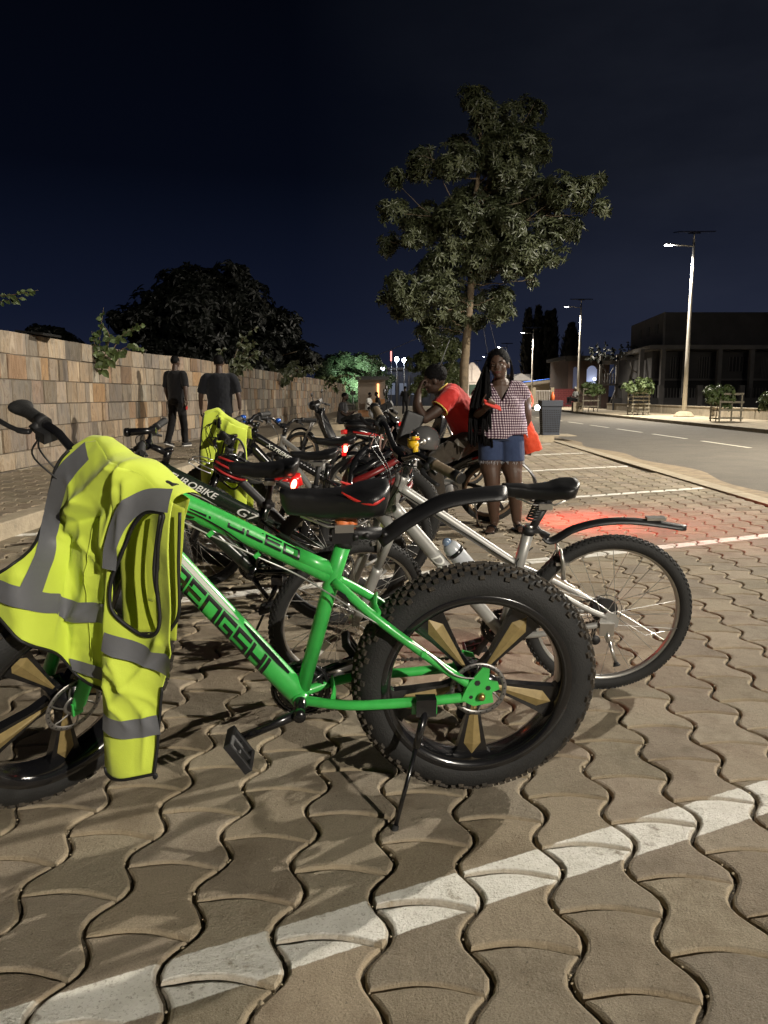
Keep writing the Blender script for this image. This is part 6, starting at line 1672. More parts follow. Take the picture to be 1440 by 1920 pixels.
def hand(base, d, n, curl=.5, s=1.0, side=1, spread=.12, L_=1.0):
    """palm + four fingers and thumb as limb parts; d = pointing direction, n = back of the hand"""
    d = Vector(d).normalized(); n = Vector(n); n = (n - d * n.dot(d)).normalized(); w = d.cross(n) * side; b = Vector(base); out = []
    out.append(('l', [b, b + d * .045 * s, b + d * .082 * s], [(.014 * s, .024 * s), (.015 * s, .036 * s), (.013 * s, .038 * s)], tuple(n)))
    for k, (off, ln) in enumerate(((-.030, .070), (-.010, .080), (.010, .075), (.029, .058))):
        p = b + d * .082 * s + w * off * s; q = [p]; a = 0; dd = (d + w * (off * spread * 10)).normalized()
        for j, fr in enumerate((.42, .33, .25)):
            a += curl * (1.0 if j else .6) * (1 + .1 * k); v_ = dd * math.cos(a) - n * math.sin(a); p = p + v_ * ln * fr * s * L_; q.append(p)
        out.append(('l', q, [.0088 * s, .0082 * s, .0075 * s, .0062 * s]))
    p = b + d * .020 * s - w * .026 * s; q = [p, p + (d * .6 - w * .8 - n * .2) * .034 * s, p + (d * 1.15 - w * .9 - n * (.2 + curl * .5)) * .050 * s, p + (d * 1.6 - w * .7 - n * (.2 + curl)) * .058 * s]
    out.append(('l', q, [.012 * s, .0105 * s, .009 * s, .007 * s]))
    return out

# ------------------------------------------------ the woman leaning on the motorcycle
m, t, b = node_mat('gingham')
A = t.nodes.new; L = t.links.new
tcn = A('ShaderNodeTexCoord'); sp = A('ShaderNodeSeparateXYZ'); L(tcn.outputs['Object'], sp.inputs[0])
nzz = A('ShaderNodeTexNoise'); nzz.inputs['Scale'].default_value = 6; L(tcn.outputs['Object'], nzz.inputs[0])
def mth(op, a, c=0.0):
    n = A('ShaderNodeMath'); n.operation = op
    for i, x in enumerate((a, c)):
        if hasattr(x, 'links'): L(x, n.inputs[i])
        else: n.inputs[i].default_value = x
    return n.outputs[0]
wob = mth('MULTIPLY', mth('SUBTRACT', nzz.outputs[0], .5), 3.0)
def band(x): return mth('GREATER_THAN', mth('SINE', mth('ADD', mth('MULTIPLY', x, 2 * PI / .021), wob)), 0.25)
bxm = band(mth('ADD', sp.outputs[0], mth('MULTIPLY', sp.outputs[1], .6))); bzm = band(sp.outputs[2])
s1 = mth('ADD', bxm, bzm)
mrn = A('ShaderNodeValToRGB'); mrn.color_ramp.interpolation = 'CONSTANT'; q = mrn.color_ramp.elements
q[0].position = 0; q[0].color = (.035, .012, .030, 1); q[1].position = .4; q[1].color = (.22, .14, .18, 1); z_ = q.new(.8); z_.color = (.72, .66, .69, 1)
L(mth('MULTIPLY', s1, .5), mrn.inputs[0]); L(mrn.outputs[0], b.inputs['Base Color']); b.inputs['Roughness'].default_value = .85
GING = m
DENIM = cloth_mat('denim', (0.022, 0.036, 0.085), (0.038, 0.058, 0.125), .85)
FRAY = mat('frayed_threads', (.45, .47, .52), .9)
wo = thing('person', 'woman in checked shirt and denim shorts with long black braids, holding a red phone', 'person', (0.98, 6.55, 0))
OX, OY = .98, 6.55
def lo(x, y, z): return (x - OX, y - OY, z)
hp, T, HM = head_parts(lo(.955, 6.50, 1.405), 1.02, yaw=-108, pitch=3, roll=5)
sk = list(hp)
sk += [('l', [lo(.965, 6.535, 1.33), lo(.975, 6.56, 1.25)], [.046, .052])]
# chest under the neckline
sk += [('l', [lo(.98, 6.57, 1.235), lo(.985, 6.57, 1.10), lo(.99, 6.56, .90)], [(.085, .150), (.10, .155), (.11, .15)], (0, 1, 0))]
# legs: calves taper, standing with weight on her left leg
sk += [('l', [lo(.90, 6.55, .84), lo(.905, 6.53, .56), lo(.915, 6.50, .47), lo(.93, 6.52, .30), lo(.955, 6.56, .08)], [.10, .090, .071, .063, .040]),
       ('l', [lo(1.08, 6.56, .84), lo(1.09, 6.54, .56), lo(1.10, 6.51, .47), lo(1.125, 6.54, .30), lo(1.15, 6.58, .08)], [.102, .092, .072, .064, .041])]
for fx_, fy_, a in ((.955, 6.56, -.35), (1.15, 6.58, .1)):
    dx, dy = math.sin(a), -math.cos(a)
    sk += [('l', [lo(fx_, fy_ + .02, .045), lo(fx_ + dx * .09, fy_ + dy * .09, .036), lo(fx_ + dx * .165, fy_ + dy * .165, .024)], [(.034, .030), (.026, .036), (.016, .038)], (0, 0, 1))]
    for k in range(5):
        w_ = (k - 2) * .0155 * (1 if a < 0 else -1); px_, py_ = fx_ + dx * .17 - dy * w_, fy_ + dy * .17 + dx * w_
        sk += [('l', [lo(px_, py_, .020), lo(px_ + dx * (.036 - .004 * k), py_ + dy * (.036 - .004 * k), .014)], [.011 - .001 * k, .008 - .0006 * k])]
# her right arm (left in the picture): elbow bent, phone in hand
sk += [('l', [lo(.815, 6.56, 1.19), lo(.765, 6.57, 1.07), lo(.765, 6.54, .98)], [.050, .043, .036]), ('l', [lo(.765, 6.54, .98), lo(.80, 6.40, 1.02), lo(.825, 6.33, 1.045)], [.038, .032, .024])]
sk += hand(lo(.828, 6.32, 1.05), (.35, -.80, .30), (-.3, .1, -1), 1.0, .95, 1)
# her left arm hangs down and back behind the bag
sk += [('l', [lo(1.155, 6.57, 1.20), lo(1.20, 6.58, 1.07), lo(1.225, 6.62, .95)], [.054, .048, .038]), ('l', [lo(1.225, 6.62, .95), lo(1.19, 6.66, .86), lo(1.15, 6.66, .80)], [.038, .031, .025])]
sk += hand(lo(1.15, 6.66, .80), (-.5, .3, -.6), (1, 0, 0), .5, .9, -1)
bd = body('body', sk, SKIN2, wo, .0062, 3)
face_bits(bd, T, HM, 1.02)
# shirt: torso, cap sleeves, collar
shp = [('t', [lo(.975, 6.565, 1.232), lo(.98, 6.565, 1.19), lo(.985, 6.56, 1.10), lo(.99, 6.55, 1.0), lo(.995, 6.55, .90), lo(.995, 6.55, .80)], [(.075, .140), (.100, .182), (.132, .196), (.132, .198), (.150, .216), (.156, .224)], (0, 1, 0)),
       ('t', [lo(.90, 6.565, 1.205), lo(.835, 6.565, 1.195), lo(.785, 6.57, 1.13)], [.062, .066, .060]), ('t', [lo(1.06, 6.565, 1.21), lo(1.135, 6.565, 1.20), lo(1.19, 6.57, 1.13)], [.062, .068, .062]),
       ('b', lo(.915, 6.47, 1.095), (.072, .055, .062)), ('b', lo(1.05, 6.47, 1.095), (.072, .055, .062))]
sh = body('shirt', shp, GING, wo, .0075, 3, .016, .09)
# cut the neckline: drop the faces of the shirt inside the V
bm = bmesh.new(); bm.from_mesh(sh.data)
dele = []
for f in bm.faces:
    c = f.calc_center_median()
    vx = c.x - (-.003)
    if c.y < .02 and c.z > 1.10 + abs(vx) * 1.9: dele.append(f)
    elif c.z > 1.215 and abs(vx) < .058: dele.append(f)
    elif c.z < .80 + .0 and False: dele.append(f)
    elif c.z < (.745 if False else .83) - .10 * math.exp(-((vx + .03) / .07) ** 2) * (1 if c.y < 0 else 0): 
        if c.z < .826 - .05 * (math.cos(vx * 22) if c.y < 0 else 0): dele.append(f)
bmesh.ops.delete(bm, geom=dele, context='FACES'); bm.to_mesh(sh.data); bm.free(); mod(sh, 'SOLIDIFY', thickness=.003, offset=1)
mb = MB()
for sx in (-1, 1):
    base = [lo(.975 + sx * .050, 6.575, 1.268), lo(.975 + sx * .062, 6.53, 1.245), lo(.975 + sx * .050, 6.485, 1.20), lo(.976 + sx * .018, 6.452, 1.135)]
    outer = [lo(.975 + sx * .075, 6.60, 1.240), lo(.975 + sx * .108, 6.52, 1.205), lo(.975 + sx * .100, 6.462, 1.165), lo(.976 + sx * .040, 6.437, 1.125)]
    a = catmull(base, 5); c = catmull(outer, 5); vs = []; fs = []
    for i in range(len(a)):
        vs += [a[i], a[i].lerp(c[i], .5) + Vector((0, -.006, .010)), c[i]]
        if i: k = 3 * i; fs += [(k - 3, k - 2, k + 1, k), (k - 2, k - 1, k + 2, k + 1)]
    mb.add(vs, fs)
o = obj('collar', mb, GING, sh); mod(o, 'SOLIDIFY', thickness=.003)
mb = MB()
for k in range(6): mb.ball(lo(.982 + .004 * k, 6.428 + (.012 if k in (0,) else 0) - .003 * k, 1.09 - k * .055), (.006, .004, .006), 8, 6)
obj('buttons', mb, SOLE, sh)
# shorts
stp = [('t', [lo(.995, 6.56, .92), lo(.99, 6.56, .84), lo(.99, 6.56, .78)], [(.125, .178), (.142, .196), (.13, .19)], (0, 1, 0)),
       ('t', [lo(.915, 6.555, .84), lo(.905, 6.54, .72), lo(.905, 6.53, .605)], [.108, .106, .103]), ('t', [lo(1.07, 6.56, .84), lo(1.085, 6.545, .72), lo(1.09, 6.54, .60)], [.110, .108, .105])]
st_ = body('shorts', stp, DENIM, wo, .0075, 2, .010, .07)
mb = MB(); r = random.Random(5)
for cx_, cy_, cz_, rr in ((.905 - OX, 6.53 - OY, .602, .100), (1.09 - OX, 6.54 - OY, .598, .102)):
    for k in range(60):
        a = r.uniform(0, 2 * PI); p = Vector((cx_ + rr * math.cos(a), cy_ + rr * math.sin(a), cz_ + r.uniform(0, .01)))
        mb.tube([p, p + Vector((r.uniform(-.008, .008), r.uniform(-.008, .008), -r.uniform(.008, .03)))], .0012, 4)
obj('frayed_hem', mb, FRAY, st_)
# long braids
mb = MB(); r = random.Random(9)
mb.ball(T(-.016, 0, .038), (.104, .090, .098), 20, 14, M=HM)
obj('hair_cap', mb, HAIR, wo)
mb = MB()
for k in range(110):
    a = lerp(-.2, 1, k / 109); u_ = r.random()
    s0 = T(-.02 + .05 * r.uniform(-1, 1), -.03 - .045 * u_, .125 - .03 * u_)       # crown, her right side
    s1 = T(.03 - .10 * u_, -.088 - .012 * r.random(), .03)
    x = lerp(.70, .90, r.random() ** .8); y = 6.55 + r.uniform(-.03, .07) - .05 * (x > .82)
    mid = Vector(lo(lerp(x, .86, .45), y - .02, 1.24)); low = Vector(lo(x, y - .05, r.uniform(.98, 1.08))); end = Vector(lo(x + r.uniform(-.02, .03), y - .05, r.uniform(.70, .98)))
    mb.tube([p + Vector((0, 0, 0)) for p in catmull([s0, s1, mid, low, end], 7)], [.0075 + (.0012 if i % 2 else 0) for i in range(29)], 6)
for k in range(22):
    u_ = r.random(); s0 = T(-.03, .03 + .04 * u_, .11 - .03 * u_); s1 = T(-.07, .088, .0)
    e_ = Vector(lo(1.055 + r.uniform(-.02, .03), 6.63 + r.uniform(-.01, .03), r.uniform(1.12, 1.2)))
    mb.tube(catmull([s0, s1, s1.lerp(e_, .5) + Vector((.02, .02, 0)), e_], 6), .0075, 6)
obj('braids', mb, HAIR, wo)
# sandals
mb = MB()
for fx_, fy_, a in ((.955, 6.56, -.35), (1.15, 6.58, .1)):
    dx, dy = math.sin(a), -math.cos(a); M_ = Matrix.Rotation(-a if False else math.atan2(dx, -dy) * -1 if False else a, 3, 'Z')
    mb.prism([(-.036, .05), (.036, .05), (.045, -.10), (.040, -.19), (0, -.225), (-.040, -.19), (-.045, -.10)], .012, Matrix.Rotation(math.atan2(dx, -dy), 3, 'Z'), lo(fx_, fy_, .006))
    for q_ in (.10, .135):
        c = Vector(lo(fx_ + dx * q_, fy_ + dy * q_, .02)); s_ = Vector((-dy, dx, 0))
        mb.tube([c - s_ * .042, c - s_ * .03 + Vector((0, 0, .032)), c + Vector((0, 0, .042)), c + s_ * .03 + Vector((0, 0, .032)), c + s_ * .042], [(.005, .009)] * 5, 8)
obj('sandals', mb, BLK, wo)
ph = tag(obj('phone', (lambda q: (q.box((0, 0, 0), (.155, .012, .078)), q)[1])(MB()), mat('red_phone', (.55, .05, .035), .3), loc=(.872, 6.245, 1.075), rot=(R(-62), R(22), R(12))), 'red mobile phone held in the right hand of the woman', 'phone')
mod(ph, 'BEVEL', width=.005, segments=2)
# bag
BAGM = cloth_mat('orange_red_bag', (.62, .055, .02), (.75, .085, .03), .7)
bg_ = thing('shoulder_bag', 'orange-red cloth bag hanging from the left shoulder of the woman, small white light on it', 'bag', (1.26, 6.66, .84))
body('bag_body', [('t', [(-.055, 0, .20), (-.035, 0, .08), (.0, 0, -.06), (.035, .0, -.17)], [(.012, .018), (.035, .048), (.055, .075), (.045, .080)], (0, 1, 0))], BAGM, bg_, .006, 2, .02, .06)
mb = MB(); mb.tube(catmull([(-.06, -.05, .40), (-.02, -.09, .32), (.0, -.08, .25), (-.02, -.02, .18)], 5), [(.004, .014)] * 16, 8); mb.tube(catmull([(-.10, -.02, .40), (-.12, .06, .39), (-.09, .04, .25), (-.05, .01, .18)], 5), [(.004, .014)] * 16, 8); obj('strap', mb, BAGM, bg_)
mb = MB(); mb.tube([(.03, -.13, .21), (.035, -.10, .21)], .022, 12); mb.ball((.028, -.14, .21), (.019, .012, .019), 12, 8); obj('clip_light', mb, mat('clip_led', (1, 1, 1), .5, emit=(.82, .88, 1), es=26), bg_)

# ------------------------------------------------ the man in red
REDJ = cloth_mat('red_jersey', (0.48, 0.022, 0.020), (0.60, 0.035, 0.028), .7)
CARGO = cloth_mat('cargo_trousers', (0.042, 0.034, 0.026), (0.060, 0.050, 0.038), .9)
YTR = mat('yellow_trim', (.65, .50, .10), .6)
mn = thing('person', 'man in red jersey leaning forward on the motorcycle bars, hand at his chin', 'person', (.62, 6.95, 0))
OX, OY = .62, 6.95
hp, T, HM = head_parts(lo(.452, 6.92, 1.285), 1.0, yaw=172, pitch=14, roll=0)
sk = list(hp) + [('l', [lo(.485, 6.94, 1.23), lo(.545, 6.95, 1.17)], [.050, .056])]
sk += [('l', [lo(.60, 6.80, 1.16), lo(.47, 6.74, 1.03), lo(.355, 6.72, .95)], [.058, .052, .042]), ('l', [lo(.355, 6.72, .95), lo(.295, 6.76, 1.07), lo(.305, 6.80, 1.19)], [.042, .036, .025])]
sk += hand(lo(.305, 6.80, 1.20), (.35, .25, .95), (-1, -.3, .3), .9, .95, 1)
sk += [('l', [lo(.60, 7.10, 1.14), lo(.45, 7.16, 1.0), lo(.34, 7.14, .93)], [.056, .050, .042]), ('l', [lo(.34, 7.14, .93), lo(.29, 7.02, 1.04), lo(.30, 6.93, 1.17)], [.042, .034, .025])]
sk += hand(lo(.30, 6.92, 1.18), (.3, -.3, .95), (-1, .2, .2), 1.0, .95, -1)
sk += [('l', [lo(.555, 6.95, 1.16), lo(.66, 6.95, 1.04), lo(.78, 6.95, .86)], [(.085, .14), (.10, .15), (.10, .145)], (0, 0, 1))]
bd = body('body', sk, SKIN, mn, .0065, 3); face_bits(bd, T, HM)
mb = MB(); mb.ball(T(-.018, 0, .048), (.104, .090, .094), 22, 14, M=HM); o = obj('hair', mb, HAIR, mn)
tx = bpy.data.textures.new('hair', 'CLOUDS'); tx.noise_scale = .012; dm = mod(o, 'SUBSURF', levels=2, render_levels=2); dm = mod(o, 'DISPLACE', strength=.014); dm.texture = tx
jp = [('t', [lo(.525, 6.95, 1.215), lo(.56, 6.95, 1.18), lo(.63, 6.95, 1.085), lo(.71, 6.95, .96), lo(.79, 6.95, .82), lo(.845, 6.95, .745)], [(.055, .075), (.108, .168), (.140, .182), (.148, .178), (.150, .175), (.148, .178)], (0, 0, 1)),
      ('t', [lo(.60, 6.88, 1.15), lo(.585, 6.79, 1.145), lo(.49, 6.745, 1.045)], [.078, .082, .080]), ('t', [lo(.60, 7.02, 1.15), lo(.585, 7.12, 1.14), lo(.49, 7.16, 1.04)], [.078, .080, .078])]
js = body('jersey', jp, REDJ, mn, .0075, 3, .028, .10)
mb = MB(); c = Vector(lo(.487, 6.744, 1.041)); ax_ = (c - Vector(lo(.585, 6.79, 1.145))).normalized(); u = ax_.orthogonal().normalized(); v_ = ax_.cross(u)
mb.tube([c + (u * math.cos(k * PI / 12) + v_ * math.sin(k * PI / 12)) * .080 for k in range(24)], .0055, 6, closed=True)
c = Vector(lo(.515, 6.947, 1.222)); ax_ = Vector((-.6, 0, .8)); u = Vector((0, 1, 0)); v_ = ax_.cross(u)
mb.tube([c + (u * math.cos(k * PI / 12) * .073 + v_ * math.sin(k * PI / 12) * .060) for k in range(24)], .0055, 6, closed=True); obj('yellow_trim', mb, YTR, js)
cp = [('t', [lo(.80, 6.95, .86), lo(.82, 6.95, .79), lo(.80, 6.95, .70)], [(.12, .155), (.135, .17), (.11, .16)], (0, 0, 1)),
      ('l', [lo(.79, 6.86, .77), lo(.62, 6.77, .69), lo(.44, 6.70, .60)], [.108, .100, .074]), ('t', [lo(.44, 6.70, .60), lo(.46, 6.72, .40), lo(.50, 6.74, .10)], [.076, .074, .068]),
      ('l', [lo(.79, 7.04, .77), lo(.62, 7.14, .67), lo(.44, 7.22, .56)], [.108, .098, .074]), ('t', [lo(.44, 7.22, .56), lo(.47, 7.22, .36), lo(.52, 7.22, .10)], [.076, .072, .066])]
cg = body('trousers', cp, CARGO, mn, .0085, 2, .030, .10)
mb = MB(); mb.box(lo(.655, 6.672, .735), (.035, .012, .105), 0, Matrix.Rotation(R(-42), 3, 'Y')); obj('white_label', mb, WHP, cg)
mb = MB(); mb.box(lo(.60, 6.672, .68), (.16, .02, .12), 0, Matrix.Rotation(R(25), 3, 'Y')); o = obj('cargo_pocket', mb, CARGO, cg); mod(o, 'BEVEL', width=.008, segments=2)
mb = MB()
for y in (6.74, 7.22):
    M_ = Matrix.Identity(3); mb.prism([(.06, -.04), (.06, .04), (-.10, .045), (-.20, .035), (-.22, 0), (-.20, -.035), (-.10, -.045)], .07, None, lo(.50, y, .045))
o = obj('shoes', mb, BLM, mn); mod(o, 'BEVEL', width=.02, segments=3)

# ------------------------------------------------ other people, simple everyday clothes
TB = cloth_mat('black_shirt', (.005, .005, .006), (.008, .008, .010), .85); TR = cloth_mat('dark_trousers', (.006, .0055, .006), (.010, .0095, .010), .85)
GT = cloth_mat('grey_shirt', (.035, .035, .040), (.050, .050, .056), .85); WT = cloth_mat('white_shirt', (.50, .50, .48), (.60, .60, .58), .8)
def walker(label, loc, rz, H_, shirt, trs, step=.16, arm=.10, shorts=False, vox=.010, extra=None, build=1.0):
    t = thing('person', label, 'person', loc, (0, 0, rz)); s = H_ / 1.80; f = lambda *p: tuple(q * s for q in p)
    hp, T, HM = head_parts(f(.02, 0, 1.69), s, yaw=0)
    sk = list(hp) + [('l', [f(.0, 0, 1.60), f(-.01, 0, 1.50)], [.055 * s, .062 * s])]
    for sy, q in ((1, 1), (-1, -1)):
        sk += [('l', [f(0, sy * .20 * build, 1.43), f(-.01 + q * arm * .5, sy * .27 * build, 1.17), f(.03 + q * arm, sy * .285 * build, .95)], [.05 * s, .043 * s, .028 * s])]
        sk += hand(f(.035 + q * arm, sy * .285 * build, .94), (.1, 0, -1), (0, sy, 0), .45, s, sy)
        a = q * step * -1
        sk += [('l', [f(0, sy * .09, .90), f(a * .55 + .02, sy * .09, .50), f(a - (.10 if a < 0 else 0), sy * .08, .10)], [.08 * s, .056 * s, .036 * s])]
    o = body('body', sk, SKIN, t, vox, 3)
    mb = MB(); mb.ball(T(-.014, 0, .036), (.099 * s, .083 * s, .092 * s), 18, 12, M=HM); obj('hair', mb, HAIR, t)
    sp_ = [('t', [f(0, 0, 1.52), f(0, 0, 1.45), f(0, 0, 1.25), f(0, 0, 1.05), f(0, 0, .87)], [(.07 * s, .09 * s), (.105 * s, .195 * s * build), (.125 * s, .19 * s * build), (.12 * s, .18 * s * build), (.13 * s, .19 * s * build)], (1, 0, 0))]
    for sy, q in ((1, 1), (-1, -1)): sp_ += [('t', [f(0, sy * .12, 1.45), f(0, sy * .20 * build, 1.43), f(q * arm * .4, sy * .262 * build, 1.20)], [.07 * s, .075 * s, .072 * s])]
    body('shirt', sp_, shirt, t, vox, 3, .02 * s, .12)
    tp = [('t', [f(0, 0, 1.0), f(0, 0, .85)], [(.12 * s, .17 * s), (.12 * s, .175 * s)], (1, 0, 0))]
    for sy, q in ((1, 1), (-1, -1)):
        a = q * step * -1; e_ = .5 if shorts else .10
        if shorts: tp += [('t', [f(0, sy * .09, .90), f(a * .5, sy * .095, .52)], [.10 * s, .095 * s])]
        else: tp += [('t', [f(0, sy * .09, .90), f(a * .55 + .02, sy * .09, .50), f(a - (.10 if a < 0 else 0), sy * .08, .09)], [.098 * s, .076 * s, .064 * s])]
    body('trousers', tp, trs, t, vox, 2, .02 * s, .12)
    for sy, q in ((1, 1), (-1, -1)):
        a = q * step * -1; x = a - (.10 if a < 0 else 0); up_ = .03 if a < 0 else 0
        mb = MB(); mb.prism([(-.09, -.035), (.10, -.042), (.17, -.03), (.185, 0), (.17, .03), (.10, .042), (-.09, .035), (-.11, 0)], .05, Matrix.Rotation(R(14 if a < 0 else 0), 3, 'Y'), f(x + .01, sy * .08, .055 + up_)); mb.v = [tuple(Vector(v) * 1) for v in mb.v]
        o = obj('shoe', mb, shirt if not extra else BLM, t); mod(o, 'BEVEL', width=.018, segments=2)
        mb = MB(); mb.prism([(-.095, -.038), (.10, -.045), (.175, -.03), (.19, 0), (.175, .03), (.10, .045), (-.095, .038), (-.115, 0)], .022, Matrix.Rotation(R(14 if a < 0 else 0), 3, 'Y'), f(x + .01, sy * .08, .022 + up_)); obj('sole', mb, SOLE, o)
    return t
w1 = walker('man in black walking by the wall, red cloth at his hip', (-4.17, 15.6, .125), R(68), 1.80, TB, TR, .13, .09, extra=1)
rc = MB(); rc.box((0, 0, 0), (.02, .10, .26), taper=.7); o = tag(obj('red_cloth', rc, mat('red_cloth', (.35, .02, .02), .8), loc=(-3.955, 15.55, 1.0)), 'red cloth tucked in at the hip of the man walking by the wall', 'cloth'); mod(o, 'BEVEL', width=.006)
walker('broad man in dark shirt and shorts walking away behind the smaller yellow vest', (-2.66, 12.6, 0), R(96), 1.79, cloth_mat('dark_blue_shirt', (.005, .006, .009), (.008, .009, .013), .85), TR, .12, .05, shorts=True, build=1.12)

def sitter(label, loc, rz, shirt, trs, s=1.0, hat=None, beard=False, vox=.011, group=None):
    t = thing('person', label, 'person', loc, (0, 0, rz), group); f = lambda *p: tuple(q * s for q in p)
    hp, T, HM = head_parts(f(.12, 0, .78), s, yaw=0, pitch=8); sk = list(hp) + [('l', [f(.09, 0, .70), f(.06, 0, .60)], [.055 * s, .06 * s])]
    for sy in (1, -1):
        sk += [('l', [f(.05, sy * .19, .53), f(.10, sy * .24, .33), f(.22, sy * .22, .25)], [.05 * s, .043 * s, .036 * s]), ('l', [f(.22, sy * .22, .25), f(.36, sy * .12, .34)], [.038 * s, .026 * s])]
        sk += hand(f(.36, sy * .12, .34), (.8, -sy * .4, .3), (0, 0, 1), .7, s, sy)
        sk += [('l', [f(.52, sy * .12, .22), f(.50, sy * .12, -.12)], [.055 * s, .038 * s])]
    body('body', sk, SKIN, t, vox, 3)
    mb = MB(); mb.ball(T(-.014, 0, .034), (.097 * s, .081 * s, .088 * s), 16, 10, M=HM)
    if beard: mb.ball(T(.05, 0, -.07), (.05 * s, .05 * s, .036 * s), 12, 8, M=HM)
    obj('hair', mb, hat or HAIR, t)
    sp_ = [('t', [f(.07, 0, .62), f(.06, 0, .55), f(.02, 0, .35), f(0, 0, .15), f(0, 0, .02)], [(.07 * s, .09 * s), (.11 * s, .19 * s), (.13 * s, .19 * s), (.14 * s, .19 * s), (.145 * s, .20 * s)], (1, 0, 0))]
    for sy in (1, -1): sp_ += [('t', [f(.05, sy * .12, .55), f(.05, sy * .19, .53), f(.09, sy * .235, .37)], [.07 * s, .074 * s, .07 * s])]
    body('shirt', sp_, shirt, t, vox, 3, .02 * s, .12)
    tp = []
    for sy in (1, -1): tp += [('l', [f(0, sy * .09, .08), f(.28, sy * .12, .16), f(.52, sy * .12, .24)], [.10 * s, .09 * s, .07 * s]), ('t', [f(.52, sy * .12, .24), f(.50, sy * .12, -.06)], [.07 * s, .062 * s])]
    body('trousers', tp, trs, t, vox, 2, .015 * s, .1)
    for sy in (1, -1):
        mb = MB(); mb.prism([(-.08, -.04), (.12, -.045), (.18, 0), (.12, .045), (-.08, .04)], .07 * s, None, f(.52, sy * .12, -.125)); obj('shoe', mb, BLM, t)
    return t
sitter('bearded man in grey T-shirt sitting on the kerb, facing right', (-1.32, 24.0, .30), R(-12), GT, TR, 1.05, beard=True)
tag(obj('kerb_seat', (lambda q: (q.box((-1.35, 24, .20), (.5, 1.0, .17)), q)[1])(MB()), CON2), kind='structure')
sitter('small far person in a white shirt sitting in front of the lit stall', (-.85, 41, .38), R(-20), WT, TR, 1.05, vox=.02)
sitter('small far person in dark clothes sitting beside the one in white by the stall', (-.30, 43, .42), R(190), TB, TR, 1.05, vox=.02)
mb = MB(); mb.box((-.6, 42, .2), (1.6, .5, .36)); tag(obj('bench', mb, mat('wood_orange', (.30, .15, .07), .7, var=.2, vs=5)), 'low wooden bench under the far seated people at the stall', 'bench')
walker('small far person standing in the dark to the right of the lit stall', (1.25, 46, 0), R(80), 1.7, TB, TR, vox=.02)
sitter('person with a white cap sitting beside the smallest tree guard across the road', (12.75, 51.5, .75), R(200), WT, TR, 1.1, hat=SOLE, vox=.02)
mb = MB(); mb.box((12.8, 51.5, .42), (.6, .5, .6)); tag(obj('stone_block', mb, CON2), 'pale block on which the white-capped person sits', 'block')

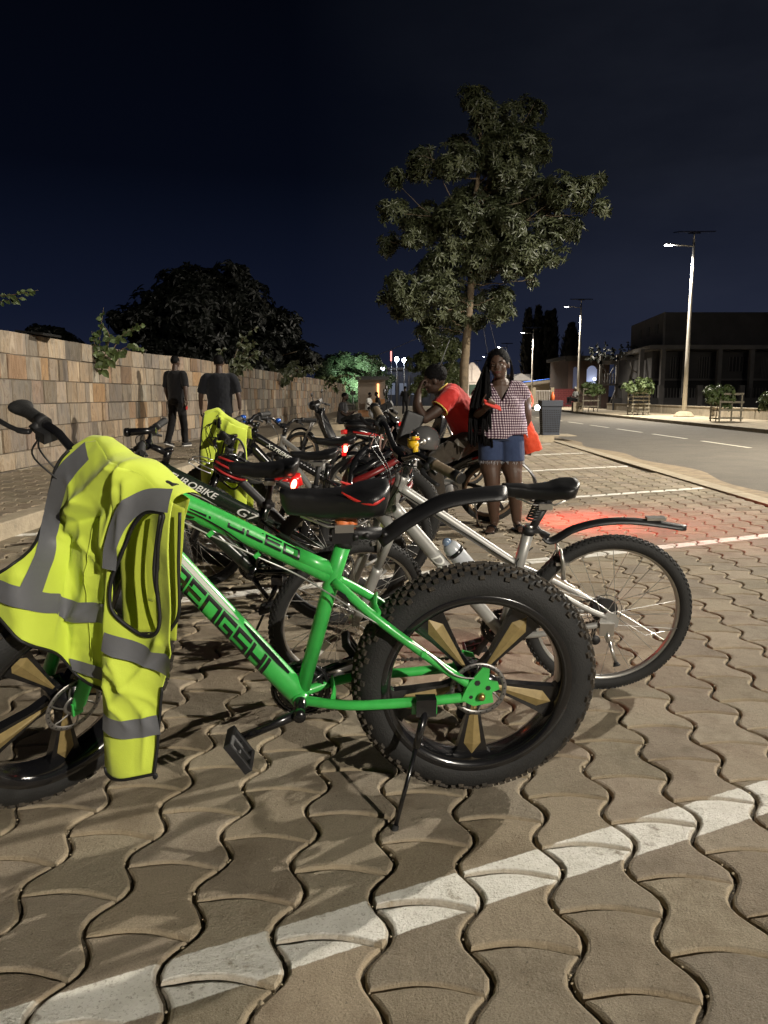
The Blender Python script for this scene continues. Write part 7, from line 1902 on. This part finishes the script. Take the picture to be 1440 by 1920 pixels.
# ================================================================ motorcycles
CHR = mat('engine_alloy', (.42, .41, .40), .35, .85); MRED = mat('moto_red', (.45, .02, .02), .25, coat=.6)
def motorcycle(name, label, loc, head, detail=True, lean=4):
    t = thing(name, label, 'motorcycle', loc, group='motorcycles parked behind the bicycles')
    t.matrix_basis = Matrix.Translation(loc) @ Matrix.Rotation(R(head), 4, 'Z') @ Matrix.Rotation(-R(lean), 4, 'X')
    for x, fr in ((0, 0), (1.25, 1)):
        w = MB(); w.lathe([(0, -.06), (.05, -.055), (.06, 0), (.05, .055), (0, .06)], 20, 0, M=YAX)
        for k in range(5):
            a = 2 * PI * k / 5 + .3; c_, s_ = math.cos(a), math.sin(a)
            w.tube([(.04 * c_, 0, .04 * s_), (.225 * c_, 0, .225 * s_)], [(.022, .012), (.016, .010)], 8)
        rt = obj('wheel', w, BLM, t, loc=(x, 0, .29))
        mb = MB(); ring(mb, [(.215, -.025), (.215, .025), (.240, .032), (.240, -.032)], 48); obj('rim', mb, mat('bronze_rim', (.30, .22, .15), .35, .7), rt)
        obj('tyre', tyre_mesh(.29, .034, (.02, .012), 5, 44, .004, seed=3), [RUB, RUB], rt)
    # body: tail, side panels, leg shield, seat
    mb = MB(); prof = [(-.36, .70, .06), (-.20, .72, .10), (.0, .66, .12), (.25, .58, .12), (.45, .46, .10), (.62, .42, .09)]
    rings = []
    for x, z, w_ in prof:
        rings.append([Vector((x, w_ * math.cos(a), z + .085 * math.sin(a))) for a in [2 * PI * k / 18 for k in range(18)]])
    mb.loft(rings); bd_ = obj('bodywork', mb, BLK, t)
    mb = MB()
    for sy in (1, -1):
        mb.tube([(-.30, sy * .088, .715), (-.05, sy * .122, .675), (.18, sy * .125, .60)], [(.010, .004), (.02, .004), (.008, .004)], 8, 0, up=(0, 0, 1))
        mb.tube([(-.26, sy * .096, .685), (.0, sy * .128, .64), (.22, sy * .127, .565)], [(.004, .004), (.007, .004), (.003, .004)], 8, 1, up=(0, 0, 1))
    obj('stripes', mb, [MRED, WHP], bd_)
    mb = MB(); rings = []
    for x, z, w_, h in ((-.36, .80, .07, .03), (-.2, .79, .115, .045), (.1, .755, .125, .05), (.35, .735, .10, .045), (.52, .74, .05, .03)):
        rings.append([Vector((x, w_ * math.cos(a), z + h * math.sin(a))) for a in [2 * PI * k / 18 for k in range(18)]])
    mb.loft(rings); obj('seat', mb, VINYL, t)
    mb = MB(); rings = []
    for z, x, w_, d_ in ((.28, .74, .13, .03), (.45, .80, .19, .035), (.68, .90, .17, .04), (.86, .96, .10, .05), (.96, .95, .07, .05)):
        rings.append([Vector((x + d_ * math.cos(a) * (1 if math.cos(a) > 0 else .6) - .10 * abs(math.sin(a)) ** 2, w_ * math.sin(a), z)) for a in [2 * PI * k / 18 for k in range(18)]])
    mb.loft(rings); obj('leg_shield', mb, BLK, t)
    mb = MB(); mb.tube([(1.0, 0, .92), (1.25, 0, .29)], .001, 4)
    for sy in (-1, 1): mb.tube([(1.02, sy * .075, .78), (1.16, sy * .075, .50)], .018, 10, 0); mb.tube([(1.15, sy * .075, .51), (1.25, sy * .075, .29)], .026, 10, 1)
    obj('fork', mb, [CHR, BLM], t)
    fender(t, 'front_fender', [(1.52, .42), (1.40, .60), (1.22, .65), (1.05, .55), (1.0, .42)], .12, .005, BLK, .02)
    fender(t, 'rear_fender', [(-.05, .62), (-.25, .58), (-.40, .44), (-.44, .30)], .14, .005, BLP, .02)
    mb = MB(); mb.box((.40, 0, .30), (.28, .17, .16)); mb.tube([(.50, 0, .34), (.72, 0, .38)], [.07, .055], 14)
    for k in range(5): mb.lathe([(.0, -.004), (.078, -.004), (.078, .004), (0, .004)], 16, 0, c=(.54 + k * .03, 0, .35 + .008 * k), M=Matrix.Rotation(PI / 2, 3, 'Y'))
    mb.lathe([(0, .0), (.075, .0), (.07, .03), (0, .035)], 20, 0, c=(.36, .085, .30), M=YAX); o = obj('engine', mb, CHR, t); mod(o, 'BEVEL', width=.01, segments=2)
    mb = MB(); mb.tube(catmull([(.66, -.05, .30), (.55, -.09, .18), (.25, -.10, .16), (-.1, -.13, .24), (-.32, -.14, .32)], 5), [.016] * 10 + [.02, .03, .042, .045, .045, .045, .045, .045, .045, .045, .04], 14); obj('exhaust', mb, CHR, t)
    mb = MB()
    for sy in (-1, 1):
        mb.tube([(-.10, sy * .11, .60), (-.02, sy * .10, .32)], .012, 8); a, b_ = Vector((-.10, sy * .11, .58)), Vector((-.03, sy * .10, .36)); d = (b_ - a).normalized(); u = d.orthogonal().normalized(); v_ = d.cross(u)
        mb.tube([a.lerp(b_, i / 50) + (u * math.cos(i * .8) + v_ * math.sin(i * .8)) * .026 for i in range(51)], .005, 5)
    obj('rear_shock', mb, BLM, t)
    mb = MB(); mb.tube([(.35, .08, .26), (.0, .085, .29)], [(.03, .012), (.028, .012)], 10); mb.tube([(.30, .10, .24), (.45, .24, .24)], .010, 8); mb.tube([(.15, .1, .25), (.12, .22, .02)], .009, 8); obj('swing_arm', mb, CHR, t)
    mb = MB(); mb.tube(catmull([(.86, .34, .97), (.93, .22, 1.02), (.97, .08, 1.0), (.97, -.08, 1.0), (.93, -.22, 1.02), (.86, -.34, .97)], 5), .012, 8); H = obj('handlebar', mb, BLM, t)
    for sy in (-1, 1):
        g_ = MB(); g_.tube([(.905, sy * .26, .998), (.86, sy * .36, .965)], .018, 12); obj('grip', g_, RUB, H)
        g_ = MB(); g_.tube([(.93, sy * .22, 1.02), (.95, sy * .26, 1.16)], .005, 6); g_.ball((.955, sy * .27, 1.20), (.012, .050, .035), 14, 8); obj('mirror', g_, BLP, H)
    mb = MB(); mb.ball((1.01, 0, 1.0), (.09, .11, .075), 18, 12); mb.box((.95, 0, 1.06), (.12, .15, .05), 0, Matrix.Rotation(R(25), 3, 'Y')); o = obj('headlight_housing', mb, BLP, t)
    mb = MB(); mb.ball((1.065, 0, 1.0), (.045, .085, .06), 16, 10); obj('headlight', mb, mat('headlight_glass', (.4, .42, .45), .08, coat=.8), o)
    mb = MB(); mb.box((-.385, 0, .72), (.05, .13, .055)); o = obj('tail_lamp', mb, REDL, t); mod(o, 'BEVEL', width=.012, segments=2)
    return t
mt = motorcycle('motorcycle', 'black underbone motorcycle with red and white side stripes that the man in red sits on', (.97, 7.02, 0), 178)
m2 = copy_tree(mt, label='dark motorcycle parked behind, left of the man in red', group='motorcycles parked behind the bicycles')
m2.matrix_basis = Matrix.Translation((-.10, 9.4, 0)) @ Matrix.Rotation(R(20), 4, 'Z') @ Matrix.Rotation(-R(5), 4, 'X')
m3 = copy_tree(mt, label='dark motorcycle near the kerb in front of the sitting bearded man', group='motorcycles parked behind the bicycles')
m3.matrix_basis = Matrix.Translation((-.10, 12.2, 0)) @ Matrix.Rotation(R(168), 4, 'Z') @ Matrix.Rotation(-R(6), 4, 'X')
# battery box with sticker between the bars of the front motorcycle
bx_ = thing('storage_box', 'black plastic box with a white sticker on the front of the motorcycle', 'box', (.22, 6.72, .86), (R(-4), R(20), R(6)))
mb = MB(); mb.box((0, 0, 0), (.15, .12, .30), taper=1.15); o = obj('box', mb, BLP, bx_); mod(o, 'BEVEL', width=.02, segments=3)
mb = MB(); mb.box((.045, -.066, -.05), (.055, .003, .07), 0); st_k = obj('sticker', mb, WHP, bx_)
mb = MB(); mb.box((.045, -.0685, -.022), (.055, .002, .014), 0); obj('orange_band', mb, ORNG, st_k)
# red light thrown on the paving by a lamp at the tail of the motorcycle
tl_ = thing('red_lamp', 'small red lamp at the tail of the motorcycle throwing a red pool on the paving', 'lamp', (1.36, 7.05, .70))
mb = MB(); mb.tube([(-.03, 0, 0), (.012, 0, 0)], [.02, .026], 14); obj('housing', mb, BLM, tl_)
mb = MB(); mb.tube([(.012, 0, 0), (.018, 0, 0)], .022, 14); obj('lens', mb, REDC, tl_)
spot('red_light', (1.39, 7.05, .69), (2.05, 6.95, .0), 190, (1.0, .05, .035), .10, 118, 1.0)
spot('seat_red_light', (-.22 - .42 + .50, 3.66, .72), (.6, 3.5, .3), 12, (1.0, .06, .04), .03, 120, 1.0)
